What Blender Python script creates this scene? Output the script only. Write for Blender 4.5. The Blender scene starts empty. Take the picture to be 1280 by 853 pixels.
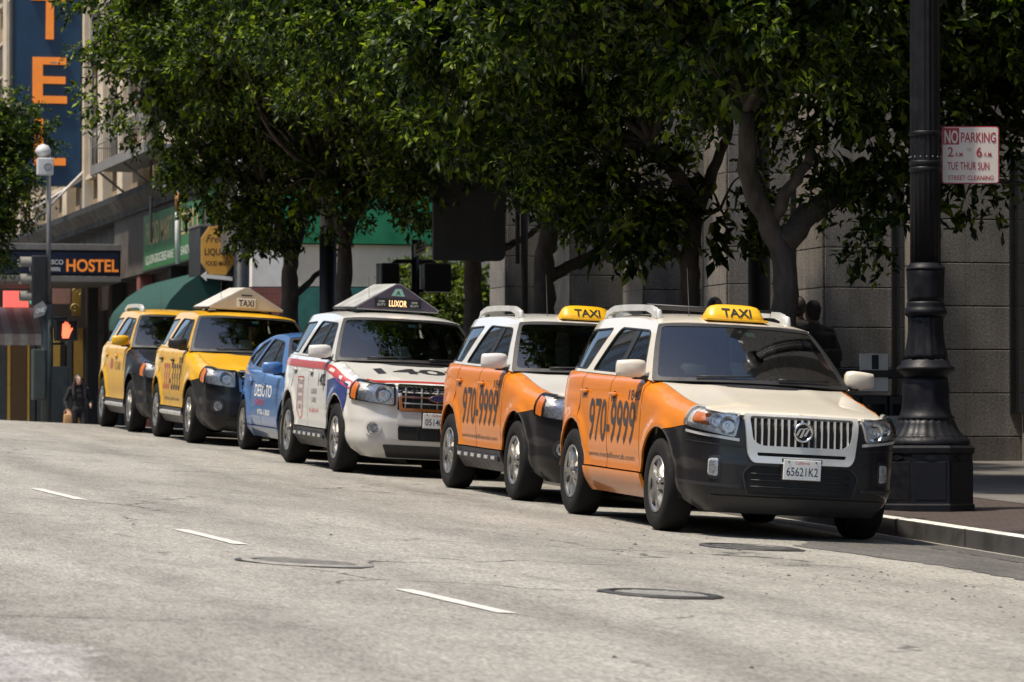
import bpy, bmesh, math, random
import numpy as np
from mathutils import Vector, Matrix
from mathutils.geometry import delaunay_2d_cdt

rad = math.radians
scene = bpy.context.scene
COL = scene.collection
random.seed(7)
RNG = np.random.default_rng(7)

# ------------------------------------------------------------------ camera
FPX = 5150.0                       # focal length in pixels of the 1280 px wide photograph
PITCH = (560 - 426.5) / FPX        # true horizon lies at row 560
YAW = rad(14.05)                   # optical axis turned right of the street direction (+Y)
cam_d = bpy.data.cameras.new('camera')
cam = bpy.data.objects.new('camera', cam_d)
COL.objects.link(cam)
cam.location = (0, 0, 0)
cam.rotation_euler = (rad(90) + PITCH, 0, -YAW)
cam_d.sensor_width = 36.0
cam_d.lens = 36.0 * FPX / 1280.0
cam_d.clip_start = 0.5
cam_d.clip_end = 6000
cam_d.dof.use_dof = True
cam_d.dof.focus_distance = 33.0
cam_d.dof.aperture_fstop = 7.0
scene.camera = cam

# ------------------------------------------------------------------ sky, sun, exposure
SUN_EL = rad(66)
SUN_AZ = math.atan2(-0.97, -0.24)  # horizontal direction the light comes FROM: from the left, across the street
world = bpy.data.worlds.new('World')
scene.world = world
world.use_nodes = True
wn = world.node_tree.nodes
wn.clear()
w_out = wn.new('ShaderNodeOutputWorld')
w_bg = wn.new('ShaderNodeBackground')
w_sky = wn.new('ShaderNodeTexSky')
w_sky.sky_type = 'NISHITA'
w_sky.sun_disc = False
w_sky.sun_elevation = SUN_EL
w_sky.sun_rotation = SUN_AZ        # 0 = +Y, clockwise seen from above
w_sky.air_density = 1.0
w_sky.dust_density = 1.5
w_sky.ozone_density = 1.0
w_bg.inputs['Strength'].default_value = 0.125
world.node_tree.links.new(w_sky.outputs[0], w_bg.inputs['Color'])
world.node_tree.links.new(w_bg.outputs[0], w_out.inputs['Surface'])
sun_d = bpy.data.lights.new('sun', 'SUN')
sun_d.energy = 2.8
sun_d.angle = rad(2.5)
sun_d.color = (1.0, 0.90, 0.75)
sun = bpy.data.objects.new('sun', sun_d)
COL.objects.link(sun)
_from = Vector((math.sin(SUN_AZ) * math.cos(SUN_EL), math.cos(SUN_AZ) * math.cos(SUN_EL), math.sin(SUN_EL)))
sun.rotation_euler = _from.to_track_quat('Z', 'Y').to_euler()
sun.location = (-20, -20, 40)
scene.view_settings.view_transform = 'Standard'
scene.view_settings.look = 'None'
scene.view_settings.exposure = 1.04
scene.view_settings.gamma = 1.0
scene.view_settings.use_curve_mapping = False
scene.render.engine = 'CYCLES'
scene.cycles.max_bounces = 8
scene.cycles.transparent_max_bounces = 16
scene.cycles.caustics_reflective = False
scene.cycles.caustics_refractive = False

# ------------------------------------------------------------------ materials
MATS = {}
def _mat(name):
    m = bpy.data.materials.new(name)
    m.use_nodes = True
    nt = m.node_tree
    return m, nt, nt.nodes['Principled BSDF']

def _coords(nt, scale=1.0, kind='Object'):
    tc = nt.nodes.new('ShaderNodeTexCoord')
    mp = nt.nodes.new('ShaderNodeMapping')
    mp.inputs['Scale'].default_value = (scale,) * 3 if not hasattr(scale, '__len__') else scale
    nt.links.new(tc.outputs[kind], mp.inputs['Vector'])
    return mp.outputs[0]

def _noise(nt, vec, scale, detail=4, rough=.55):
    n = nt.nodes.new('ShaderNodeTexNoise')
    n.inputs['Scale'].default_value = scale
    n.inputs['Detail'].default_value = detail
    n.inputs['Roughness'].default_value = rough
    nt.links.new(vec, n.inputs['Vector'])
    return n.outputs['Fac']

def _ramp(nt, fac, stops):
    r = nt.nodes.new('ShaderNodeValToRGB')
    cr = r.color_ramp
    while len(cr.elements) < len(stops):
        cr.elements.new(.5)
    for e, (p, c) in zip(cr.elements, stops):
        e.position = p
        e.color = (*c, 1) if len(c) == 3 else c
    nt.links.new(fac, r.inputs['Fac'])
    return r.outputs['Color']

def _mixc(nt, fac, a, b, mode='MIX'):
    m = nt.nodes.new('ShaderNodeMix')
    m.data_type = 'RGBA'
    m.blend_type = mode
    for sock, val in ((m.inputs[0], fac), (m.inputs[6], a), (m.inputs[7], b)):
        if hasattr(val, 'is_linked') or hasattr(val, 'links'):
            nt.links.new(val, sock)
        elif hasattr(val, '__len__'):
            sock.default_value = (*val, 1) if len(val) == 3 else val
        else:
            sock.default_value = val
    return m.outputs[2]

def _bump(nt, bsdf, height, strength=.3, dist=.01):
    b = nt.nodes.new('ShaderNodeBump')
    b.inputs['Strength'].default_value = strength
    b.inputs['Distance'].default_value = dist
    nt.links.new(height, b.inputs['Height'])
    nt.links.new(b.outputs[0], bsdf.inputs['Normal'])

def plain(name, col, rough=.5, metal=0., var=.18, scale=6., spec=.5, coat=0., coat_rough=.06, bump=0., bscale=60., emit=None, estr=1., kind='Object'):
    """principled surface with a mild blotchy variation of colour and gloss"""
    if name in MATS:
        return MATS[name]
    m, nt, b = _mat(name)
    v = _coords(nt, 1., kind)
    f = _noise(nt, v, scale, 5)
    dark = tuple(max(0, c * (1 - var)) for c in col)
    lite = tuple(min(1, c * (1 + var * .6)) for c in col)
    nt.links.new(_ramp(nt, f, [(.3, dark), (.7, lite)]), b.inputs['Base Color'])
    r = nt.nodes.new('ShaderNodeMapRange')
    r.inputs['From Min'].default_value = .3; r.inputs['From Max'].default_value = .7
    r.inputs['To Min'].default_value = max(.02, rough * .8); r.inputs['To Max'].default_value = min(1, rough * 1.2)
    nt.links.new(f, r.inputs['Value'])
    nt.links.new(r.outputs[0], b.inputs['Roughness'])
    b.inputs['Metallic'].default_value = metal
    b.inputs['Specular IOR Level'].default_value = spec
    if coat:
        b.inputs['Coat Weight'].default_value = coat
        b.inputs['Coat Roughness'].default_value = coat_rough
    if bump:
        _bump(nt, b, _noise(nt, v, bscale, 3), bump, .01)
    if emit:
        b.inputs['Emission Color'].default_value = (*emit, 1)
        b.inputs['Emission Strength'].default_value = estr
    MATS[name] = m
    return m

def paint(name, col, spec=.5, coat=.8, dirt=.38):
    """car paint: pigment under clear coat, road film towards the sills"""
    if name in MATS:
        return MATS[name]
    m, nt, b = _mat(name)
    v = _coords(nt)
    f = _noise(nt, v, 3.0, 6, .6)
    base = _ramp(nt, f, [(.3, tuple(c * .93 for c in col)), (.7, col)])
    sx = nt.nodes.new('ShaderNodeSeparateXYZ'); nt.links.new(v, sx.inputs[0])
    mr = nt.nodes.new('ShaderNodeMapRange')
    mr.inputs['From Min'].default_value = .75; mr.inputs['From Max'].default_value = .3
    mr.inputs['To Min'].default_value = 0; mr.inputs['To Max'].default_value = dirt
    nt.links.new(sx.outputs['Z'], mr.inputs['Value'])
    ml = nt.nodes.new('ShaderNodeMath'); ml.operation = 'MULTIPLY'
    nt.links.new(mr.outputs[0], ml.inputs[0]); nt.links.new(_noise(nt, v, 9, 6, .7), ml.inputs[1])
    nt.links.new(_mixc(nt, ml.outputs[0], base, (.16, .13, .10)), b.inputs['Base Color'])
    b.inputs['Roughness'].default_value = .38
    b.inputs['Coat Weight'].default_value = coat
    b.inputs['Specular IOR Level'].default_value = spec
    b.inputs['Coat Roughness'].default_value = .03
    _bump(nt, b, _noise(nt, v, 5, 2), .02, .02)
    MATS[name] = m
    return m

def glass(name, tint=(.35, .42, .40), rough=.01, ior=1.5):
    """thin pane: what is behind shows through, tinted; Fresnel reflection on top"""
    if name in MATS:
        return MATS[name]
    m = bpy.data.materials.new(name); m.use_nodes = True
    nt = m.node_tree; nt.nodes.clear()
    o = nt.nodes.new('ShaderNodeOutputMaterial')
    mx = nt.nodes.new('ShaderNodeMixShader')
    t = nt.nodes.new('ShaderNodeBsdfTransparent'); t.inputs[0].default_value = (*tint, 1)
    g = nt.nodes.new('ShaderNodeBsdfGlossy'); g.inputs['Roughness'].default_value = rough
    fr = nt.nodes.new('ShaderNodeFresnel'); fr.inputs['IOR'].default_value = ior
    nt.links.new(fr.outputs[0], mx.inputs[0]); nt.links.new(t.outputs[0], mx.inputs[1]); nt.links.new(g.outputs[0], mx.inputs[2])
    nt.links.new(mx.outputs[0], o.inputs['Surface'])
    MATS[name] = m
    return m

# ------------------------------------------------------------------ object helpers
def link(o, parent=None):
    COL.objects.link(o)
    if parent is not None:
        o.parent = parent
    return o

def tag(o, label=None, cat=None, group=None, kind=None):
    if label: o['label'] = label
    if cat: o['category'] = cat
    if group: o['group'] = group
    if kind: o['kind'] = kind
    return o

def empty(name, loc=(0, 0, 0), rz=0., parent=None):
    o = bpy.data.objects.new(name, None)
    o.empty_display_size = .2
    o.location = loc
    o.rotation_euler = (0, 0, rz)
    return link(o, parent)

def mesh_obj(name, verts, faces, mat, parent=None, smooth=False, normals=None, mats=None, mi=None):
    me = bpy.data.meshes.new(name)
    me.from_pydata([tuple(map(float, v)) for v in verts], [], [tuple(map(int, f)) for f in faces])
    if mats:
        for mm in mats: me.materials.append(mm)
        if mi is not None: me.polygons.foreach_set('material_index', np.asarray(mi, dtype=np.int32))
    elif mat is not None:
        me.materials.append(mat)
    if smooth is True:
        me.polygons.foreach_set('use_smooth', np.ones(len(me.polygons), dtype=bool))
    me.update()
    if normals is not None:
        me.normals_split_custom_set_from_vertices([tuple(map(float, n)) for n in normals])
    o = bpy.data.objects.new(name, me)
    return link(o, parent)

def fast_mesh(name, verts, quads, mat):
    """numpy verts (n,3) and quads or triangles (m,k) to a mesh"""
    me = bpy.data.meshes.new(name)
    k = quads.shape[1]
    me.vertices.add(len(verts)); me.vertices.foreach_set('co', verts.astype(np.float32).ravel())
    me.loops.add(quads.size); me.loops.foreach_set('vertex_index', quads.astype(np.int32).ravel())
    me.polygons.add(len(quads))
    me.polygons.foreach_set('loop_start', np.arange(0, quads.size, k, dtype=np.int32))
    me.polygons.foreach_set('loop_total', np.full(len(quads), k, dtype=np.int32))
    me.update(calc_edges=True)
    me.materials.append(mat)
    return me

class MB:
    """collects simple solids into one mesh"""
    def __init__(s): s.v = []; s.f = []; s.sm = []
    def add(s, vs, fs, smooth=False):
        n = len(s.v); s.v += [tuple(map(float, p)) for p in vs]; s.f += [tuple(n + i for i in f) for f in fs]; s.sm += [smooth] * len(fs)
        return s
    def box(s, a, b, bev=0.):
        x0, y0, z0 = (min(a[i], b[i]) for i in range(3)); x1, y1, z1 = (max(a[i], b[i]) for i in range(3))
        if bev <= 0:
            return s.add([(x0,y0,z0),(x1,y0,z0),(x1,y1,z0),(x0,y1,z0),(x0,y0,z1),(x1,y0,z1),(x1,y1,z1),(x0,y1,z1)],
                         [(0,3,2,1),(4,5,6,7),(0,1,5,4),(1,2,6,5),(2,3,7,6),(3,0,4,7)])
        bm = bmesh.new(); bmesh.ops.create_cube(bm, size=1)
        for v in bm.verts: v.co = Vector(((x0+x1)/2 + v.co.x*(x1-x0), (y0+y1)/2 + v.co.y*(y1-y0), (z0+z1)/2 + v.co.z*(z1-z0)))
        bmesh.ops.bevel(bm, geom=bm.edges[:], offset=bev, segments=2, affect='EDGES', profile=.5)
        return s.bm(bm)
    def bm(s, bm, M=None, smooth=False):
        bm.verts.index_update()
        s.add([(M @ v.co if M else v.co) for v in bm.verts], [[v.index for v in f.verts] for f in bm.faces], smooth)
        bm.free(); return s
    def prism(s, poly, axis, a, b):
        """2D polygon extruded along axis (0 x,1 y,2 z) from a to b"""
        n = len(poly)
        def P(p, t):
            q = [p[0], p[1]]; q.insert(axis, t); return q
        vs = [P(p, a) for p in poly] + [P(p, b) for p in poly]
        fs = [tuple(range(n))[::-1], tuple(range(n, 2*n))] + [(i, (i+1) % n, n+(i+1) % n, n+i) for i in range(n)]
        return s.add(vs, fs)
    def tube(s, pts, radii, seg=10, cap=True, smooth=True):
        pts = [Vector(p) for p in pts]
        if not hasattr(radii, '__len__'): radii = [radii]*len(pts)
        vs = []; fs = []; up = None
        for i, p in enumerate(pts):
            d = (pts[min(i+1, len(pts)-1)] - pts[max(i-1, 0)]).normalized()
            if up is None:
                up = Vector((0, 0, 1)) if abs(d.z) < .9 else Vector((1, 0, 0))
            x = up.cross(d).normalized(); y = d.cross(x); up = y
            up = d.cross(x)
            for k in range(seg):
                a = 2*math.pi*k/seg
                vs.append(p + (x*math.cos(a) + y*math.sin(a))*radii[i])
        for i in range(len(pts)-1):
            for k in range(seg):
                k2 = (k+1) % seg
                fs.append((i*seg+k, i*seg+k2, (i+1)*seg+k2, (i+1)*seg+k))
        s.add(vs, fs, smooth)
        if cap:
            n = len(s.v)-len(vs)
            s.f.append(tuple(n+k for k in range(seg))[::-1]); s.sm.append(False)
            s.f.append(tuple(n+(len(pts)-1)*seg+k for k in range(seg))); s.sm.append(False)
        return s
    def lathe(s, prof, seg=32, axis=2, c=(0,0,0), flute=None, smooth=True, cap=True):
        """prof: (radius, height) pairs; flute(angle,h)->radius factor"""
        vs = []; fs = []
        for (r, h) in prof:
            for k in range(seg):
                a = 2*math.pi*k/seg
                rr = r*(flute(a, h) if flute else 1)
                q = [rr*math.cos(a), rr*math.sin(a)]; q.insert(axis, h)
                vs.append((q[0]+c[0], q[1]+c[1], q[2]+c[2]))
        flip = (axis == 1)
        for i in range(len(prof)-1):
            for k in range(seg):
                k2 = (k+1) % seg
                f = (i*seg+k, i*seg+k2, (i+1)*seg+k2, (i+1)*seg+k)
                fs.append(f[::-1] if flip else f)
        s.add(vs, fs, smooth)
        if cap:
            n = len(s.v)-len(vs)
            for ring, rev in ((0, True), (len(prof)-1, False)):
                f = tuple(n+ring*seg+k for k in range(seg)); s.f.append(f[::-1] if rev != flip else f); s.sm.append(False)
        return s
    def xf(s, M):
        s.v = [tuple(M @ Vector(p)) for p in s.v]; return s
    def build(s, name, mat, parent=None):
        o = mesh_obj(name, s.v, s.f, mat, parent)
        o.data.polygons.foreach_set('use_smooth', np.array(s.sm, dtype=bool))
        o.data.update()
        return o

# ------------------------------------------------------------------ lettering
_TXT = {}
def text_mesh(t, bold=0., res=4, spacing=1., shear=0.):
    """(verts2d normalised: x from 0, cap height 1), faces, width"""
    key = (t, bold, res, spacing, shear)
    if key in _TXT: return _TXT[key]
    cu = bpy.data.curves.new('t', 'FONT'); cu.body = t; cu.size = 1.0; cu.resolution_u = res
    cu.offset = bold; cu.space_character = spacing; cu.shear = shear
    ob = bpy.data.objects.new('t', cu); COL.objects.link(ob)
    bpy.context.view_layer.update()
    me = bpy.data.meshes.new_from_object(ob.evaluated_get(bpy.context.evaluated_depsgraph_get()))
    v = np.array([tuple(q.co)[:2] for q in me.vertices]); f = [tuple(p.vertices) for p in me.polygons]
    bpy.data.objects.remove(ob); bpy.data.curves.remove(cu); bpy.data.meshes.remove(me)
    v[:, 0] -= v[:, 0].min()
    hgt = .73                       # cap height of the built-in face at size 1
    v = v / hgt
    _TXT[key] = (v, f, float(v[:, 0].max()))
    return _TXT[key]

def flat_text(name, t, mat, parent, origin, xdir, ydir, width=None, height=.1, bold=0., depth=0., centre=True, shear=0., spacing=1.):
    """lettering laid on a plane; depth>0 gives the letters thickness towards xdir x ydir"""
    v, f, w = text_mesh(t, bold, 4, spacing, shear)
    sx = (width / w) if width else height
    xd, yd = Vector(xdir).normalized(), Vector(ydir).normalized()
    nd = xd.cross(yd)
    o = Vector(origin) - (xd * (w*sx/2) + yd * (height/2) if centre else Vector())
    P = [o + xd*(a*sx) + yd*(b*height) for a, b in v]
    if depth <= 0:
        return mesh_obj(name, P, f, mat, parent)
    n = len(P)
    from collections import Counter
    ec = Counter()
    for q in f:
        for i in range(len(q)):
            ec[(q[i], q[(i+1) % len(q)])] += 1
    F = [tuple(n+i for i in q) for q in f]
    for (a, b) in list(ec):
        if (b, a) not in ec: F.append((a, b, n+b, n+a))
    return mesh_obj(name, P + [p + nd*depth for p in P], F, mat, parent)

# ------------------------------------------------------------------ curved sheets (outline in 2D, mapped onto a surface)
def densify(loop, step):
    out = []
    n = len(loop)
    for i in range(n):
        a = np.array(loop[i], float); b = np.array(loop[(i+1) % n], float)
        k = max(1, int(math.ceil(np.linalg.norm(b-a)/step)))
        for j in range(k): out.append(tuple(a+(b-a)*j/k))
    return out

def rnd(loop, r, k=4):
    """round the corners of a polygon; r may be one number or one per corner"""
    out = []; n = len(loop)
    for i in range(n):
        rr = r[i] if hasattr(r, '__len__') else r
        p = np.array(loop[i], float); a = np.array(loop[i-1], float); b = np.array(loop[(i+1) % n], float)
        la, lb = np.linalg.norm(a-p), np.linalg.norm(b-p)
        t = min(rr, la*.48, lb*.48)
        if t < 1e-4: out.append(tuple(p)); continue
        A = p+(a-p)/la*t; B = p+(b-p)/lb*t
        for j in range(k+1):
            u = j/k; out.append(tuple((1-u)**2*A+2*u*(1-u)*p+u*u*B))
    return out

def inside(poly, pts):
    P = np.asarray(poly); x, y = pts[:, 0], pts[:, 1]
    r = np.zeros(len(pts), bool)
    x1, y1 = P[:, 0], P[:, 1]; x2, y2 = np.roll(x1, -1), np.roll(y1, -1)
    for a, b, c, d in zip(x1, y1, x2, y2):
        if b == d: continue
        r ^= ((b > y) != (d > y)) & (x < (c-a)*(y-b)/(d-b)+a)
    return r

def sheet_geo(loops, fmap, step=.06, lift=0., thick=.012, sign=1.):
    L = [densify(l, step) for l in loops]
    V = []; E = []
    for l in L:
        n0 = len(V); V += l; E += [(n0+i, n0+(i+1) % len(l)) for i in range(len(l))]
    B = np.array(V)
    lo, hi = B.min(0), B.max(0)
    gx = np.arange(lo[0]+step*.5, hi[0], step); gy = np.arange(lo[1]+step*.5, hi[1], step)
    if len(gx) and len(gy):
        G = np.stack(np.meshgrid(gx, gy), -1).reshape(-1, 2)
        ok = inside(L[0], G)
        for h in L[1:]: ok &= ~inside(h, G)
        G = G[ok]
        if len(G):
            dm = np.full(len(G), 9.)
            for i in range(0, len(B), 200):
                dm = np.minimum(dm, np.sqrt(((G[:, None]-B[None, i:i+200])**2).sum(-1)).min(1))
            V = V + [tuple(g) for g in G[dm > step*.45]]
    vv, ee, ff, *_ = delaunay_2d_cdt([Vector(v) for v in V], E, [], 0, 1e-7)
    Q = np.array([tuple(v) for v in vv]); F = np.array([tuple(f) for f in ff if len(f) == 3])
    C = Q[F].mean(1)
    ok = inside(L[0], C)
    for h in L[1:]: ok &= ~inside(h, C)
    F = F[ok]
    a, b = Q[:, 0], Q[:, 1]; h = 2e-3
    X = fmap(a, b)
    N = np.cross(fmap(a+h, b)-fmap(a-h, b), fmap(a, b+h)-fmap(a, b-h))
    N = sign*N/np.maximum(np.linalg.norm(N, axis=1, keepdims=True), 1e-12)
    X = X + N*lift
    fn = np.cross(X[F[:, 1]]-X[F[:, 0]], X[F[:, 2]]-X[F[:, 0]])
    flip = (fn*N[F[:, 0]]).sum(1) < 0
    F[flip] = F[flip][:, ::-1]
    verts = list(X); norms = list(N); faces = [tuple(f) for f in F]
    if thick > 0:
        ec = {}
        for f in F:
            for i in range(3): ec[(f[i], f[(i+1) % 3])] = 1
        for (i, j) in ec:
            if (j, i) in ec: continue
            n0 = len(verts)
            q = [X[i], X[j], X[j]-N[j]*thick, X[i]-N[i]*thick]
            nn = np.cross(q[3]-q[0], q[1]-q[0]); nn = nn/max(np.linalg.norm(nn), 1e-12)
            verts += q; norms += [nn]*4; faces.append((n0, n0+3, n0+2, n0+1))
    return verts, faces, norms

def sheet(name, loops, fmap, mat, parent, step=.06, lift=0., thick=.012, sign=1.):
    v, f, n = sheet_geo(loops, fmap, step, lift, thick, sign)
    return mesh_obj(name, v, f, mat, parent, True, n)

def interp(tab):
    """smooth (monotone cubic-ish) interpolation through a table of (x, y)"""
    t = sorted(tab); X = np.array([p[0] for p in t], float); Y = np.array([p[1] for p in t], float)
    d = np.diff(Y)/np.diff(X); m = np.zeros(len(X)); m[1:-1] = (d[1:]+d[:-1])/2; m[0], m[-1] = d[0], d[-1]
    for i in range(1, len(X)-1):
        if d[i-1]*d[i] <= 0: m[i] = 0
    def f(x):
        x = np.asarray(x, float)
        i = np.clip(np.searchsorted(X, x)-1, 0, len(X)-2); hh = X[i+1]-X[i]
        s = np.clip((x-X[i])/hh, 0, 1)
        return ((1+2*s)*(1-s)**2*Y[i]+s*(1-s)**2*hh*m[i]+s*s*(3-2*s)*Y[i+1]+s*s*(s-1)*hh*m[i+1])
    return f

def sstep(a, b, x):
    t = np.clip((np.asarray(x, float)-a)/(b-a), 0, 1); return t*t*(3-2*t)

# ------------------------------------------------------------------ ground
KERB_X = 11.25
def zprof(y):
    y = np.asarray(y, float)
    a, b = 59.6, 66.0
    s0, s1 = .03354, -.032
    t = np.clip(y-a, 0, b-a)
    z = s0*np.minimum(y, a) + s0*t + (s1-s0)*t*t/(2*(b-a))
    z = z + s1*np.clip(y-b, 0, 14) - .008*np.clip(y-b-14, 0, 120)
    return z
def zroad(x, y):
    x = np.asarray(x, float)
    xe = 2+np.sqrt((np.clip(x, 4-KERB_X, KERB_X)-2)**2+.25)
    return -1.271-.0473*xe+zprof(y)
def zwalk(y):
    return zroad(KERB_X, y)+.15

def grid_obj(name, xs, ys, zf, mat, lift=0., smooth=True):
    X, Y = np.meshgrid(xs, ys)
    Z = zf(X, Y)+lift
    v = np.stack([X, Y, Z], -1).reshape(-1, 3)
    nx, ny = len(xs), len(ys)
    i = (np.arange(ny-1)[:, None]*nx+np.arange(nx-1)[None]).ravel()
    q = np.stack([i, i+1, i+nx+1, i+nx], -1)
    me = fast_mesh(name, v, q, mat)
    me.polygons.foreach_set('use_smooth', np.full(len(me.polygons), smooth))
    return link(bpy.data.objects.new(name, me))

def _ramp2(nt, val, a, b):
    r = nt.nodes.new('ShaderNodeMapRange'); r.interpolation_type = 'SMOOTHSTEP'
    lo, hi = min(a, b), max(a, b)
    r.inputs['From Min'].default_value = lo; r.inputs['From Max'].default_value = hi
    r.inputs['To Min'].default_value = 0. if a < b else 1.; r.inputs['To Max'].default_value = 1. if a < b else 0.
    nt.links.new(val, r.inputs['Value'])
    return r.outputs[0]

def road_material():
    m, nt, b = _mat('aged_asphalt')
    v = _coords(nt)
    vs = _coords(nt, (1.0, .12, 1.0))
    grain = _noise(nt, _coords(nt, (1., .22, 1.)), 62, 4, .75)
    grain2 = _noise(nt, _coords(nt, (1., .25, 1.)), 17, 3, .65)
    blot = _noise(nt, _coords(nt, (1., .3, 1.)), .6, 6, .62)
    band = _noise(nt, vs, .8, 4, .55)
    base = _ramp(nt, blot, [(.28, (.215, .204, .178)), (.5, (.285, .271, .238)), (.72, (.335, .320, .284))])
    base = _mixc(nt, _ramp(nt, band, [(.34, (.55,)*3), (.52, (0, 0, 0))]), base, (.190, .178, .155))
    # worn concrete showing through left of the lane
    sx = nt.nodes.new('ShaderNodeSeparateXYZ'); nt.links.new(v, sx.inputs[0])
    wob = nt.nodes.new('ShaderNodeMath'); wob.operation = 'MULTIPLY_ADD'; nt.links.new(_noise(nt, v, 1.1, 7, .68), wob.inputs[0]); wob.inputs[1].default_value = 2.2; nt.links.new(sx.outputs['X'], wob.inputs[2])
    dk = _ramp2(nt, wob.outputs[0], 3.0, 4.3)
    base = _mixc(nt, dk, (.185, .172, .148), base)
    cc = _ramp2(nt, wob.outputs[0], 3.35, 3.05)
    base = _mixc(nt, cc, base, (.33, .318, .30))
    base = _mixc(nt, .85, base, _ramp(nt, grain, [(.32, (.30,)*3), (.47, (.84,)*3), (.62, (1.34,)*3)]), 'MULTIPLY')
    # wheel tracks and oil drips along the lanes
    wv = nt.nodes.new('ShaderNodeMath'); wv.operation = 'MULTIPLY_ADD'; nt.links.new(_noise(nt, vs, 1.5, 3), wv.inputs[0]); wv.inputs[1].default_value = .5; nt.links.new(sx.outputs['X'], wv.inputs[2])
    sn = nt.nodes.new('ShaderNodeMath'); sn.operation = 'SINE'; ml_ = nt.nodes.new('ShaderNodeMath'); ml_.operation = 'MULTIPLY'; ml_.inputs[1].default_value = 3.7; nt.links.new(wv.outputs[0], ml_.inputs[0]); nt.links.new(ml_.outputs[0], sn.inputs[0])
    base = _mixc(nt, .55, base, _ramp(nt, sn.outputs[0], [(.0, (1.06,)*3), (.6, (.98,)*3), (1., (.78,)*3)]), 'MULTIPLY')
    base = _mixc(nt, .6, base, _ramp(nt, _noise(nt, _coords(nt, (1., .3, 1.)), 2.6, 7, .72), [(.32, (.62,)*3), (.5, (1.,)*3), (.75, (1.12,)*3)]), 'MULTIPLY')
    base = _mixc(nt, .35, base, _ramp(nt, grain2, [(.35, (.6,)*3), (.65, (1.25,)*3)]), 'MULTIPLY')
    # cracks
    dv = nt.nodes.new('ShaderNodeVectorMath'); dv.operation = 'ADD'
    nz = nt.nodes.new('ShaderNodeTexNoise'); nz.inputs['Scale'].default_value = 1.3; nz.inputs['Detail'].default_value = 6
    nt.links.new(v, nz.inputs['Vector'])
    nt.links.new(v, dv.inputs[0]); nt.links.new(nz.outputs['Color'], dv.inputs[1])
    vo = nt.nodes.new('ShaderNodeTexVoronoi'); vo.feature = 'DISTANCE_TO_EDGE'; vo.inputs['Scale'].default_value = .36
    nt.links.new(dv.outputs[0], vo.inputs['Vector'])
    crack = _ramp(nt, vo.outputs['Distance'], [(0., (1, 1, 1)), (.0045, (.9,)*3), (.010, (0, 0, 0))])
    msk = _ramp(nt, _noise(nt, v, .45, 3), [(.50, (0, 0, 0)), (.60, (1, 1, 1))])
    cm = _mixc(nt, 1., crack, msk, 'MULTIPLY')
    base = _mixc(nt, cm, base, (.045, .042, .04))
    # dark pock marks
    vo2 = nt.nodes.new('ShaderNodeTexVoronoi'); vo2.inputs['Scale'].default_value = 1.6
    nt.links.new(v, vo2.inputs['Vector'])
    base = _mixc(nt, _ramp(nt, vo2.outputs['Distance'], [(0., (.9,)*3), (.03, (.6,)*3), (.05, (0, 0, 0))]), base, (.06, .056, .05))
    nt.links.new(base, b.inputs['Base Color'])
    b.inputs['Roughness'].default_value = .8
    b.inputs['Specular IOR Level'].default_value = .35
    h = _mixc(nt, .85, grain, cm, 'SUBTRACT')
    _bump(nt, b, h, .55, .012)
    return m

M_ROAD = road_material()
_xs = np.concatenate([[-900, -200, -60, -25, -12], np.arange(-8, 12.1, .5), [14, 18, 25, 60, 200, 900]])
_ys = np.concatenate([[-300, -80, -30], np.arange(-10, 58, 2.), np.arange(58, 68, .4), np.arange(68, 84, 2.), [90, 100, 120, 160, 250, 500, 1500, 4000]])
tag(grid_obj('road', _xs, _ys, zroad, M_ROAD), 'pale worn asphalt street climbing to a crest', kind='structure')

# repair patch by the kerb, and a concrete one near the centre line
def patch(name, poly, mat, lift, label):
    pts = densify(poly, .16)
    P = np.array(pts)
    # jagged outline
    P = P + RNG.normal(0, .03, P.shape)
    v, f, n = sheet_geo([[tuple(p) for p in P]], lambda a, c: np.stack([a, c, zroad(a, c)+lift], -1), .5, 0, 0)
    return tag(mesh_obj(name, v, f, mat, None, True), label, kind='structure')
def asphalt(name, c, grain=70):
    m, nt, b = _mat(name); v = _coords(nt)
    g = _noise(nt, _coords(nt, (1., .22, 1.)), grain, 4, .75)
    base = _ramp(nt, _noise(nt, _coords(nt, (1., .3, 1.)), 2.2, 7, .7), [(.3, tuple(x*.6 for x in c)), (.7, tuple(x*1.35 for x in c))])
    base = _mixc(nt, .9, base, _ramp(nt, g, [(.32, (.30,)*3), (.47, (.85,)*3), (.62, (1.5,)*3)]), 'MULTIPLY')
    nt.links.new(base, b.inputs['Base Color']); b.inputs['Roughness'].default_value = .85
    _bump(nt, b, g, .6, .012)
    return m
patch('asphalt_patch', [(9.55, 29.4), (9.95, 27.3), (9.9, 25.4), (10.4, 22.5), (10.85, 22.5), (10.85, 30.4), (10.1, 30.6)], asphalt('new_asphalt', (.095, .091, .083)), .004, 'dark asphalt repair patch along the gutter')

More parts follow.
